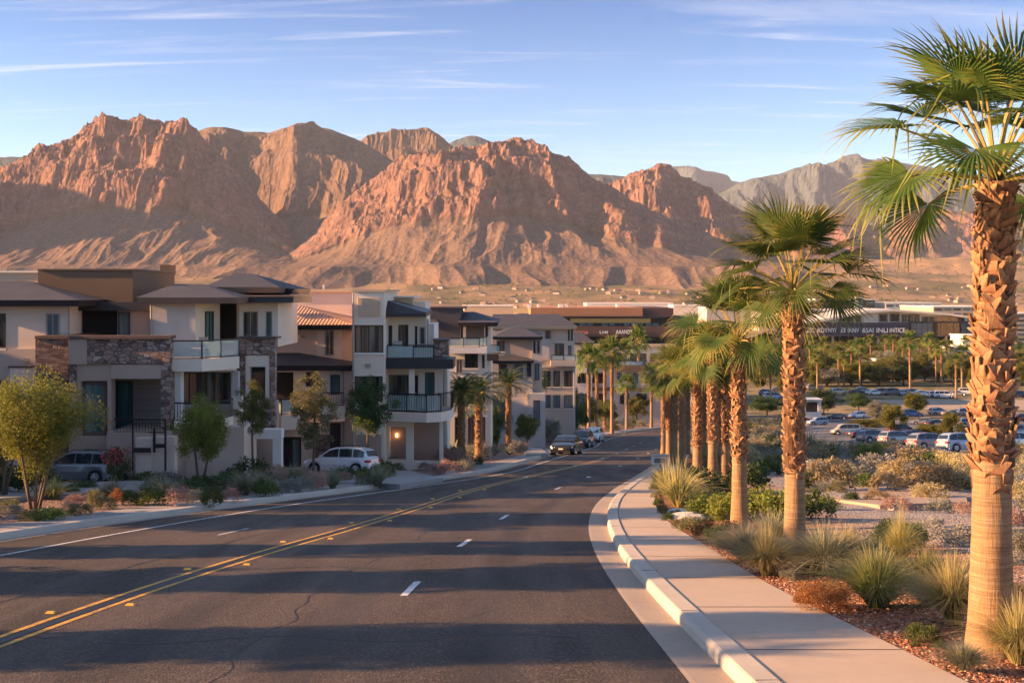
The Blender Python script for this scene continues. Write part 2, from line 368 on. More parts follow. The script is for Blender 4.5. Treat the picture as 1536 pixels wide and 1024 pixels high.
# slab joints
mb = MB()
for y in np.arange(4, 90, 3.0):
    a, c_ = float(KR(y)) + .02, float(RWK(y)) - .02; z = Gf(y) + .1385; z2 = Gf(y + .03) + .1385
    mb.add([(a, y, z), (c_, y, z), (c_, y + .03, z2), (a, y + .03, z2)], [(0, 1, 2, 3)])
for y in np.arange(20, 130, 2.4):
    a, c_ = float(LWK(y)) + .02, float(LE(y)) - .83; z = Gf(y) + .1385; z2 = Gf(y + .03) + .1385
    mb.add([(a, y, z), (c_, y, z), (c_, y + .03, z2), (a, y + .03, z2)], [(0, 1, 2, 3)])
tag(mb.build('sidewalk_joints', MAT['joint']), kind='structure')
mb = MB()
for y in np.arange(3, 60, 4.2):                         # joints across the kerb top and face
    r_ = float(RE(y)); z = Gf(y)
    mb.box(r_ + .56, r_ + .82, y, y + .010, z + .10, z + .1556)
tag(mb.build('kerb_joints', MAT['joint']), kind='structure')
# ---- painted markings
def paint(name, col, wear):
    m, t, b = newmat(name); v = coord(t, True); n = noise(t, v, 14, 5, .7); n2 = noise(t, v, 1.2, 4)
    t.links.new(mixc(t, maprange(t, math_(t, 'ADD', n, math_(t, 'MULTIPLY', n2, .5)), .72, .92, 0, wear), col, (.06, .055, .055)), b.inputs['Base Color'])
    b.inputs['Roughness'].default_value = .6; return m
MAT['white_paint'] = paint('white_road_paint', (.66, .66, .66), .8); MAT['yellow_paint'] = paint('yellow_road_paint', (.62, .33, .03), .75)
YL = curve([(-10, -6.9), (5, -6.75), (14.2, -6.4), (18.5, -5.98), (23.8, -5.2), (28.6, -4.3), (36, -3.05), (45.4, -1.6), (60, 1.6), (75, 5.0), (95, 8.6), (130, 14.2), (170, 21.5), (200, 31), (222, 43)])
ELN = curve([(-10, -12), (12, -11.6), (20, -11.0), (25.4, -10.15), (35.2, -7.95), (48, -3.9), (60, -.4), (75, 1.9), (92, 4.4), (120, 8.6), (152, 12.6), (175, 17.5), (200, 27), (222, 39.5)])
def mark(mb, f, w, y0, y1, dz=.005, st=.5):
    yy = np.append(np.arange(y0, y1, st), y1); x = f(yy); z = G(yy) + dz; dx = np.gradient(x, yy); k = w / 2 * np.sqrt(1 + dx ** 2)
    vs = []
    for i in range(len(yy)): vs += [(x[i] - k[i], yy[i], z[i]), (x[i] + k[i], yy[i], z[i])]
    mb.add(vs, [(2 * i, 2 * i + 1, 2 * i + 3, 2 * i + 2) for i in range(len(yy) - 1)])
mb = MB(); mark(mb, ELN, .11, 8, 222); tag(mb.build('edge_line', MAT['white_paint']), kind='structure')
mb = MB(); mark(mb, lambda y: YL(y) - .17, .10, 4, 88); mark(mb, lambda y: YL(y) + .17, .10, 4, 88); tag(mb.build('centre_line', MAT['yellow_paint']), kind='structure')
mb = MB(); mark(mb, lambda y: YL(y), .16, 4, 110, .0045)
mark(mb, lambda y: (YL(y) + RE(y)) / 2 - .9 + .10 * np.sin(y * 1.7) + .06 * np.sin(y * 4.1), .014, 9, 31, .0042, .2); mark(mb, lambda y: (YL(y) + ELN(y)) / 2 + 1.0 + .09 * np.sin(y * 1.3 + 1), .03, 16, 40, .0042, .2)
for y0_, s0_ in ((14.2, .4), (21.4, -.6), (30.1, .3)):
    yy_ = np.linspace(y0_, y0_ + .8, 12); xx_ = np.linspace(float(YL(y0_)) + .4, float(RE(y0_)) - .5, 12); yy_ = y0_ + .25 * np.sin(xx_ * 2.1 + y0_) + s0_ * (xx_ - xx_[0]) * .12
    vs_ = []
    for a_, b2_ in zip(xx_, yy_): vs_ += [(a_, b2_ - .02, Gf(b2_ - .02) + .0041), (a_, b2_ + .02, Gf(b2_ + .02) + .0041)]
    mb.add(vs_, [(2 * i, 2 * i + 2, 2 * i + 3, 2 * i + 1) for i in range(11)])
tag(mb.build('tar_seam', surf('tar', (.012, .012, .013), .5, bs=0)), kind='structure')
LL = lambda y: (YL(y) + RE(y)) / 2 + .45
mb = MB()
for y in (17.9, 24.9, 31.9, 45.9): mark(mb, LL, .12, y, y + (1.6 if y < 60 else 3))
L2 = lambda y: (YL(y) + ELN(y)) / 2
mark(mb, L2, .08, 27.5, 29.2)
tag(mb.build('lane_dashes', MAT['white_paint']), kind='structure')
MAT['stud_y'] = surf('yellow_reflector', (.75, .42, .03), .35, bs=0); MAT['stud_w'] = surf('white_reflector', (.7, .7, .68), .35, bs=0)
# raised pavement markers
sv = [(-.07, -.05, 0), (.07, -.05, 0), (.07, .05, 0), (-.07, .05, 0), (-.05, -.025, .022), (.05, -.025, .022), (.05, .025, .022), (-.05, .025, .022)]
sf = [(0, 1, 5, 4), (1, 2, 6, 5), (2, 3, 7, 6), (3, 0, 4, 7), (4, 5, 6, 7)]
k = 0
for y in list(np.arange(11.5, 47, 4.8)):
    for s_ in (-.42, .42):
        y_ = y + (.7 if s_ > 0 else 0)
        o = mesh_np('road_marker', sv, sf, MAT['stud_y'], loc=(float(YL(y_)) + s_, y_, Gf(y_) + .003))
        tag(o, 'small yellow raised reflector beside the double yellow centre line of the road', 'road marker', 'yellow reflectors along the centre line')
for y in np.arange(56, 150, 14):
    for f_ in (YL, LL):
        o = mesh_np('road_marker', sv, sf, MAT['stud_w'], loc=(float(f_(y)), y, Gf(y) + .003)); o.scale = (1.6, 1.6, 1.4)
        tag(o, 'small white raised reflector dotting the lanes of the far road', 'road marker', 'white reflectors on the far road')

# ---- planting beds either side
def bedz(X, Y, U): return (.10 * fbm(X / 3.1, Y / 3.1, 3, 5) + .16 * fbm(X / 9, Y / 9, 2, 8)) * np.clip(U * 30, 0, 1) * np.clip((1 - U) * 12, 0, 1) - .3 * ((X > PK0(Y) - .2) & (Y > 81.6))
def bed_height(x, y):
    l = float(RWK(y)); r = bed_r(y); u = (x - l) / (r - l)
    return Gf(y) + .12 + float(bedz(np.array(x), np.array(y), np.array(u))) if 0 < u < 1 else Gf(y) + .1
def bed_r(y): return float(BR(np.array(float(y))))
BR = curve([(-30, 30), (10, 40), (60, 48), (82, 52), (110, 55), (155, 60), (185, 64), (200, 70), (222, 80)])
PK0 = curve([(82, 29.5), (110, 32), (155, 38.5), (185, 44), (222, 60)])
ysb = NEARY[(NEARY >= -30) & (NEARY <= 222)]
nxb = 240
o = strip('desert_bed', RWK, BR, .12, MAT['bed'], ys=ysb, nx=nxb, bumpf=bedz)
me = o.data; at = me.attributes.new('near', 'FLOAT', 'POINT')
cc = np.empty(len(me.vertices) * 3, np.float32); me.vertices.foreach_get('co', cc); cc = cc.reshape(-1, 3)
dist = cc[:, 0] - RWK(cc[:, 1]) ; at.data.foreach_set('value', (1 - np.clip(dist / 7.5, 0, 1)).astype(np.float32))
def bedl(X, Y, U): return (.10 * fbm(X / 2.7, Y / 2.7, 3, 15) + .15 * fbm(X / 8, Y / 8, 2, 18)) * np.clip((1 - U) * 20, 0, 1)
LB = curve([(-30, -60), (30, -52), (60, -46), (100, -34), (150, -16), (222, 10)])
strip('gravel_bed', LB, LWK, .12, MAT['left_gravel'], ys=NEARY[NEARY <= 222], nx=120, bumpf=bedl)
def lbed_height(x, y):
    l = float(LB(y)); r = float(LWK(y)); u = (x - l) / (r - l)
    return Gf(y) + .12 + float(bedl(np.array(x), np.array(y), np.array(u)))
# parking lot and the far street
PK0 = curve([(82, 29.5), (110, 32), (155, 38.5), (185, 44), (222, 60)])
MAT['lot'] = concrete('lot_surface', (.17, .165, .17))
strip('parking_lot', lambda y: PK0(y) + .0, lambda y: PK0(y) * 0 + 190, -.03, MAT['lot'], ys=NEARY[(NEARY >= 81.9) & (NEARY <= 238)], nx=20)
strip('parking_lot', 14.0, lambda y: y * 0 + 190, -.03, MAT['lot'], ys=NEARY[(NEARY >= 252)] , nx=10)
MAT['sand_road'] = concrete('sand_road', (.40, .31, .235))
strip('path', 100, 300, -.02, MAT['sand_road'], ys=np.arange(278, 318, 4.), nx=10)
# ---------------------------------------------------------------- mountains
def rockmat(name, cliff, cliff2, talus, scrub, strata=1.0, sc=1.0):
    m, t, b = newmat(name); v = coord(t, True); g = N(t, 'ShaderNodeNewGeometry')
    sn = N(t, 'ShaderNodeSeparateXYZ'); t.links.new(g.outputs['True Normal'], sn.inputs[0])
    sp = N(t, 'ShaderNodeSeparateXYZ'); t.links.new(v, sp.inputs[0])
    n1 = noise(t, v, .006 / sc, 6, .6); n2 = noise(t, v, .045 / sc, 6, .7); n3 = noise(t, scalevec(t, v, (1, 1, .22)), .03 / sc, 6, .7)
    zz = math_(t, 'ADD', math_(t, 'MULTIPLY', sp.outputs[2], .022 / sc), math_(t, 'MULTIPLY', n1, 3.2))
    cb = N(t, 'ShaderNodeCombineXYZ'); t.links.new(zz, cb.inputs[2]); st = noise(t, cb.outputs[0], 2.4, 5, .7)
    c = mixc(t, maprange(t, st, .38, .62), cliff, cliff2)
    c = mixc(t, maprange(t, n3, .35, .7), c, tuple(x * .70 for x in cliff))
    c = mixc(t, maprange(t, n2, .5, .75, 0, .6), c, tuple(min(1, x * 1.35) for x in cliff2))
    tl = mixc(t, maprange(t, n2, .35, .65), talus, tuple(x * .72 for x in talus))
    vo = N(t, 'ShaderNodeTexVoronoi', i_Scale=.10 / sc); t.links.new(v, vo.inputs['Vector'])
    tl = mixc(t, maprange(t, math_(t, 'ADD', vo.outputs['Distance'], math_(t, 'MULTIPLY', n2, .5)), .42, .62, .75, 0), tl, scrub)
    ta = N(t, 'ShaderNodeAttribute', attribute_name='talus'); f = math_(t, 'MAXIMUM', maprange(t, math_(t, 'ADD', sn.outputs[2], math_(t, 'MULTIPLY', math_(t, 'SUBTRACT', n2, .5), .3)), .74, .88), maprange(t, math_(t, 'ADD', ta.outputs['Fac'], math_(t, 'SUBTRACT', n2, .5)), .35, .75))
    c = mixc(t, f, c, tl)
    t.links.new(c, b.inputs['Base Color']); b.inputs['Roughness'].default_value = 1; b.inputs['Specular IOR Level'].default_value = .05
    vo2 = N(t, 'ShaderNodeTexVoronoi', i_Scale=.07 / sc); t.links.new(scalevec(t, v, (1, 1, .5)), vo2.inputs['Vector'])
    hgt = math_(t, 'ADD', math_(t, 'MULTIPLY', n2, 1.4), math_(t, 'ADD', n3, math_(t, 'MULTIPLY', vo2.outputs['Distance'], .5)))
    bump(t, b, math_(t, 'MULTIPLY', hgt, maprange(t, f, 0, 1, 1, .35)), .9, 9.0 * sc)
    return m
MAT['rock'] = rockmat('red_rock', (.225, .122, .095), (.345, .205, .155), (.22, .148, .112), (.075, .062, .045))
MAT['rock2'] = rockmat('brown_rock', (.19, .12, .09), (.235, .16, .12), (.20, .14, .10), (.09, .07, .05))
MAT['rock3'] = rockmat('hazed_grey_green_slope', (.09, .115, .13), (.12, .14, .15), (.10, .125, .115), (.05, .07, .065), sc=2.0)  # grey-green slopes tinted bluer, distance haze partly put into the colour
def sm(x, a, b): t = np.clip((x - a) / (b - a), 0, 1); return t * t * (3 - 2 * t)
def massif(sil, d0, dr, mat, seed, nx, ny, base=98, spur=190, cliff=1.0, talus=.55, back=600, step=None, jag=1.0, wl=1.0):
    """sil: traced skyline (photo px); foot at distance d0, ridge at dr"""
    sx = [p[0] for p in sil]; f = curve(sil)
    px = np.linspace(sx[0], sx[-1], nx); v = np.linspace(0, 1, ny); Dn = d0 - 330 * wl + (dr + back - d0 + 330 * wl) * v
    P, Y = np.meshgrid(px, Dn, indexing='ij'); X = (P - 768) / F * Y
    ridge = CZ + (HY - f(px)) / F * dr
    ridge = ridge[:, None] + jag * 3 * fbm(X * 0 + (px[:, None] - 768) / F * dr / 40, Y * 0 + 3.3, 4, seed + 70)
    zb = base + CZ - 30 + 0 * X
    wx = 60 * wl * fbm(X / 400 / wl, Y / 400 / wl, 3, seed + 5); wy = 60 * wl * fbm(X / 300 / wl, Y / 300 / wl, 3, seed + 9)
    sp = spur * (ridged((X + wx) / (620 * wl), (Y + wy) / (1500 * wl), 3, seed, .55) - .35) + .35 * spur * ridged((X + wx) / (190 * wl), (Y + wy) / (600 * wl), 3, seed + 3)
    fade = 1 - sm(Y, dr - (dr - d0) * .22, dr)
    t = (Y + sp * fade - d0) / (dr - d0)
    cs = talus + .03 * fbm(X / 150 / wl, Y / 900 / wl, 2, seed + 20)            # where the cliffs start
    tal = np.clip(t / cs, 0, 1) ** 1.3 * .33
    q = np.clip((t - cs) / (1 - cs), 0, 1)
    steps = q + .055 * cliff * np.sin(q * 2 * pi * 3 + 3 * fbm(X / 500 / wl, Y / 500 / wl, 2, seed + 23)) * np.sin(pi * q)
    cl = .67 * (1 - (1 - np.clip(steps, 0, 1)) ** (1 + .55 * cliff))
    Pf = tal + cl
    h = zb + (ridge - zb) * Pf
    over = np.clip((Y - dr) / back, 0, 1)
    h = h - over * (ridge - zb) * .55
    H = (ridge - zb) / 400
    cm = sm(q, 0, .08) * (1 - .88 * sm(q, .74, 1.0))
    wx2 = 46 * wl * fbm(X / 90 / wl, Y / 90 / wl, 3, seed + 91); wy2 = 46 * wl * fbm(X / 80 / wl, Y / 80 / wl, 3, seed + 95)
    a = .6 * ridged((X + wx + wx2) / (150 * wl), (Y + wy + wy2) / (260 * wl), 4, seed + 30, .5) + .4 * ridged((X + .5 * Y + wx2) / (100 * wl), (Y + wy2) / (150 * wl), 4, seed + 34, .55)
    b_ = ridged((X + wx2) / (42 * wl), (Y + wy2) / (60 * wl), 3, seed + 40, .55)
    h = h + cliff * H * cm * (62 * wl * (a - .35) + 14 * wl * (b_ - .3) + 7 * fbm(X / 14, Y / 14, 3, seed + 55))
    gl = ridged(X / (70 * wl), Y / (700 * wl), 3, seed + 60, .5)
    h = h + (1 - sm(q, 0, .1)) * sm(t, 0, .1) * (8 * wl * H * (gl - .4) + .7 * fbm(X / 16, Y / 16, 2, seed + 66))
    if cliff > .6:                                                               # strata ledges
        s_ = 26.0; ph = (h + 10 * fbm(X / 300, Y / 300, 2, seed + 80)) / s_; fr = ph - np.floor(ph)
        h = h + cm * cliff * s_ * .26 * (sm(fr, .25, .75) - fr)
    h = np.where(t < 0, np.minimum(h, zb + t * 260), h)
    # never above the traced skyline
    n, m_ = X.shape; idx = np.arange(n * m_).reshape(n, m_)
    fq = np.stack([idx[:-1, :-1].ravel(), idx[1:, :-1].ravel(), idx[1:, 1:].ravel(), idx[:-1, 1:].ravel()], 1)
    o = mesh_np('mountain', np.stack([X.ravel(), Y.ravel(), h.ravel()], 1), fq, mat, smooth=False); tag(o, kind='structure')
    at = o.data.attributes.new('talus', 'FLOAT', 'POINT'); at.data.foreach_set('value', (1 - sm(q, 0, .07)).ravel().astype(np.float32))
# red massif on the left
massif([(-260, 330), (-180, 300), (-100, 286), (-40, 276), (0, 262), (50, 232), (85, 219), (115, 203), (128, 190), (140, 186), (180, 182), (215, 185), (240, 193), (270, 193), (290, 205), (310, 226), (340, 250), (375, 288), (410, 325), (440, 352), (470, 372), (530, 392), (600, 404)],
       3080, 3950, MAT['rock'], 3, 760, 330)
# red massif in the middle
massif([(380, 402), (440, 376), (470, 352), (500, 322), (540, 288), (575, 262), (600, 247), (650, 241), (700, 232), (735, 222), (765, 217), (790, 220), (820, 231), (860, 247), (885, 268), (920, 292), (960, 312), (1000, 330), (1060, 352), (1130, 384), (1180, 400)],
       2950, 3700, MAT['rock'], 14, 700, 300)
# pointed red peak beyond it
massif([(780, 360), (830, 322), (870, 300), (900, 284), (925, 279), (945, 269), (970, 264), (990, 252), (1005, 259), (1020, 272), (1045, 283), (1062, 286), (1078, 298), (1110, 318), (1150, 330), (1200, 350), (1260, 372), (1330, 398)],
       3900, 4500, MAT['rock'], 25, 460, 240, talus=.38)
# red ridges at the far side, behind the palms
massif([(1080, 392), (1130, 360), (1180, 345), (1230, 330), (1260, 322), (1300, 338), (1330, 345), (1360, 325), (1400, 314), (1440, 318), (1480, 322), (1536, 300), (1600, 290), (1700, 300), (1800, 330)],
       4700, 5400, MAT['rock'], 37, 420, 200, talus=.45, cliff=.85, base=100)
# smooth brown ridge with gullies between the red massifs
massif([(180, 260), (240, 230), (280, 210), (310, 203), (335, 202), (365, 205), (400, 207), (430, 204), (455, 196), (480, 192), (505, 198), (540, 213), (580, 236), (620, 262), (680, 300), (740, 330)],
       4000, 4900, MAT['rock2'], 48, 460, 260, cliff=.45, talus=.5, spur=330, wl=1.3)
massif([(480, 260), (520, 225), (545, 210), (575, 201), (600, 199), (620, 200), (637, 195), (655, 205), (672, 217), (690, 232), (720, 260), (760, 290)],
       4900, 5500, MAT['rock2'], 59, 260, 180, cliff=.9, talus=.4)
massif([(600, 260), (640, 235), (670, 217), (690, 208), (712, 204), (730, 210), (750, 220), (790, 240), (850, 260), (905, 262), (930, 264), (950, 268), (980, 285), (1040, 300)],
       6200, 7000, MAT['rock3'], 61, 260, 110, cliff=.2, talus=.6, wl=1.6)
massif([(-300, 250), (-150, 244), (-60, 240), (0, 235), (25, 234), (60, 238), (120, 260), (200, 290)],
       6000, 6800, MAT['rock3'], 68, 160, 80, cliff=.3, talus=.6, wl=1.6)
# far blue ranges
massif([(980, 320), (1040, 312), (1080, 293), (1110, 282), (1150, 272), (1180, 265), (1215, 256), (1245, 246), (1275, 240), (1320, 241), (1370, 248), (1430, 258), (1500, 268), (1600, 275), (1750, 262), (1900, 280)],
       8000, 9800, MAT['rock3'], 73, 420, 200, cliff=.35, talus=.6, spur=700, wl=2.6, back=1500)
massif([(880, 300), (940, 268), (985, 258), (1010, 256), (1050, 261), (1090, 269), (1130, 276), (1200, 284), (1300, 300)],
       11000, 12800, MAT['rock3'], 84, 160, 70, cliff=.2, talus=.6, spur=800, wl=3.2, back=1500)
# unseen range added past the left edge, shaped to shade the lower slopes
massif([(-1500, 260), (-1300, 150), (-1120, 80), (-980, 95), (-860, 70), (-760, 30), (-690, 150), (-620, 70), (-540, 190), (-480, 120), (-390, 230), (-340, 260), (-280, 380)],
       2700, 3500, MAT['rock2'], 91, 260, 120, cliff=.6, jag=3)
# ---- air
HZ = MB(); HZ.box(-9000, 9000, -600, 14500, -60, 1500)
m = bpy.data.materials.new('air_haze'); m.use_nodes = True; t = m.node_tree; t.nodes.clear()
pv = t.nodes.new('ShaderNodeVolumePrincipled'); ou = t.nodes.new('ShaderNodeOutputMaterial'); t.links.new(pv.outputs[0], ou.inputs['Volume'])
pv.inputs['Density'].default_value = 2.6e-5; pv.inputs['Color'].default_value = (.80, .86, 1.0, 1); pv.inputs['Anisotropy'].default_value = 0.0
hz = HZ.build('haze', m); tag(hz, kind='stuff')
# ---------------------------------------------------------------- houses
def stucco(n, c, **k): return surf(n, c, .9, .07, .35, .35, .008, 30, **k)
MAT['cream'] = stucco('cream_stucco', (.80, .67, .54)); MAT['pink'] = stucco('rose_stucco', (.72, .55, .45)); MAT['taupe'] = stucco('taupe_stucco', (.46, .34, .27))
MAT['brown'] = stucco('brown_stucco', (.17, .105, .065)); MAT['char'] = stucco('charcoal_stucco', (.085, .075, .08)); MAT['dark'] = stucco('recess_shade_stucco', (.05, .042, .042))  # near-black stucco: shade inside alcoves and openings put into the colour
MAT['beige'] = stucco('beige_stucco', (.54, .45, .37)); MAT['grey'] = stucco('grey_stucco', (.52, .46, .42)); MAT['pale'] = stucco('pale_stucco', (.82, .75, .67)); MAT['tanlit'] = stucco('sunlit_tan_stucco', (.58, .42, .28))  # tanlit: tan with sunlight put into the colour, for lit parapets and copings
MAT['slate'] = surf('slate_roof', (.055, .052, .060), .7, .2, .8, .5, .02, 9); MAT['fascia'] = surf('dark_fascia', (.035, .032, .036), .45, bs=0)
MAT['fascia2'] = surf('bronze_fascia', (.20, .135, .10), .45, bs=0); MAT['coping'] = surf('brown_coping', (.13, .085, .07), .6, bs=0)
MAT['black'] = surf('black_metal', (.018, .018, .02), .4, bs=0); MAT['frame'] = surf('window_frame', (.045, .038, .036), .45, bs=0); MAT['framel'] = surf('light_window_frame', (.35, .31, .28), .5, bs=0)
m, t, b = newmat('roof_tile'); v = coord(t)
w = N(t, 'ShaderNodeTexWave', i_Scale=1.6, i_Distortion=.3); w.bands_direction = 'X'; t.links.new(v, w.inputs['Vector'])
w2 = N(t, 'ShaderNodeTexWave', i_Scale=1.1); w2.bands_direction = 'Y'; t.links.new(v, w2.inputs['Vector'])
t.links.new(mixc(t, w.outputs['Fac'], (.22, .115, .08), (.46, .29, .21)), b.inputs['Base Color']); b.inputs['Roughness'].default_value = .85
bump(t, b, math_(t, 'ADD', w.outputs['Fac'], math_(t, 'MULTIPLY', w2.outputs['Fac'], .5)), 1, .06); MAT['tile'] = m
def stonemat(name, cols, sc, flat):
    m, t, b = newmat(name); v = scalevec(t, coord(t), flat)
    vo = N(t, 'ShaderNodeTexVoronoi', i_Scale=sc); t.links.new(v, vo.inputs['Vector']); s = N(t, 'ShaderNodeSeparateColor'); t.links.new(vo.outputs['Color'], s.inputs[0])
    ve = N(t, 'ShaderNodeTexVoronoi', feature='DISTANCE_TO_EDGE', i_Scale=sc); t.links.new(v, ve.inputs['Vector'])
    c = ramp(t, s.outputs[0], [(i / (len(cols) - 1), q) for i, q in enumerate(cols)])
    c = mixc(t, maprange(t, noise(t, v, sc * 4, 4), .3, .7, 0, .4), c, tuple(x * .6 for x in cols[1]))
    e = maprange(t, ve.outputs['Distance'], .0, .07)
    t.links.new(mixc(t, e, (.07, .05, .045), c), b.inputs['Base Color']); b.inputs['Roughness'].default_value = .9
    bump(t, b, e, .9, .04); return m
MAT['stone'] = stonemat('ledge_stone', [(.12, .075, .065), (.30, .19, .15), (.44, .31, .25), (.24, .14, .11), (.56, .45, .38)], 3.4, (1, 1, 1.5))
MAT['shaded_stone'] = stonemat('shaded_ledge_stone', [(.10, .06, .055), (.20, .125, .11), (.30, .21, .19), (.16, .10, .09)], 2.6, (1, 1, 2.8))  # darker copy of the ledge stone, the bay's shade put into its colours
def glassmat(name, c1, c2, rough=.06):
    m, t, b = newmat(name); v = coord(t)
    w = noise(t, scalevec(t, v, (3.2, .2, .15)), 1, 3)
    t.links.new(mixc(t, maprange(t, w, .42, .6), c1, c2), b.inputs['Base Color']); b.inputs['Roughness'].default_value = rough
    b.inputs['Specular IOR Level'].default_value = .8; bump(t, b, noise(t, v, .8, 2), .05, .02); return m
MAT['glass'] = glassmat('dark_glass', (.012, .016, .018), (.035, .04, .04)); MAT['glass_teal'] = glassmat('teal_glass', (.05, .12, .12), (.13, .22, .21))
MAT['glass_cur'] = glassmat('curtained_glass', (.03, .035, .035), (.20, .17, .13)); MAT['glass_blue'] = glassmat('blind_glass', (.10, .14, .155), (.17, .21, .22))
m, t, b = newmat('rail_glass'); b.inputs['Base Color'].default_value = (.55, .68, .66, 1); b.inputs['Roughness'].default_value = .05
b.inputs['Transmission Weight'].default_value = 0; b.inputs['Alpha'].default_value = .42; b.inputs['Specular IOR Level'].default_value = .7; MAT['railglass'] = m
m, t, b = newmat('porch_lamp_glow'); b.inputs['Emission Color'].default_value = (1, .45, .15, 1); b.inputs['Emission Strength'].default_value = 2.5; MAT['lampglow'] = m
m, t, b = newmat('garage_panel'); v = coord(t); sp = N(t, 'ShaderNodeSeparateXYZ'); t.links.new(v, sp.inputs[0])
gr = math_(t, 'LESS_THAN', math_(t, 'FRACT', math_(t, 'MULTIPLY', sp.outputs[2], 1.9)), .05)
t.links.new(mixc(t, gr, (.34, .28, .245), (.17, .14, .12)), b.inputs['Base Color']); b.inputs['Roughness'].default_value = .7; MAT['garage'] = m

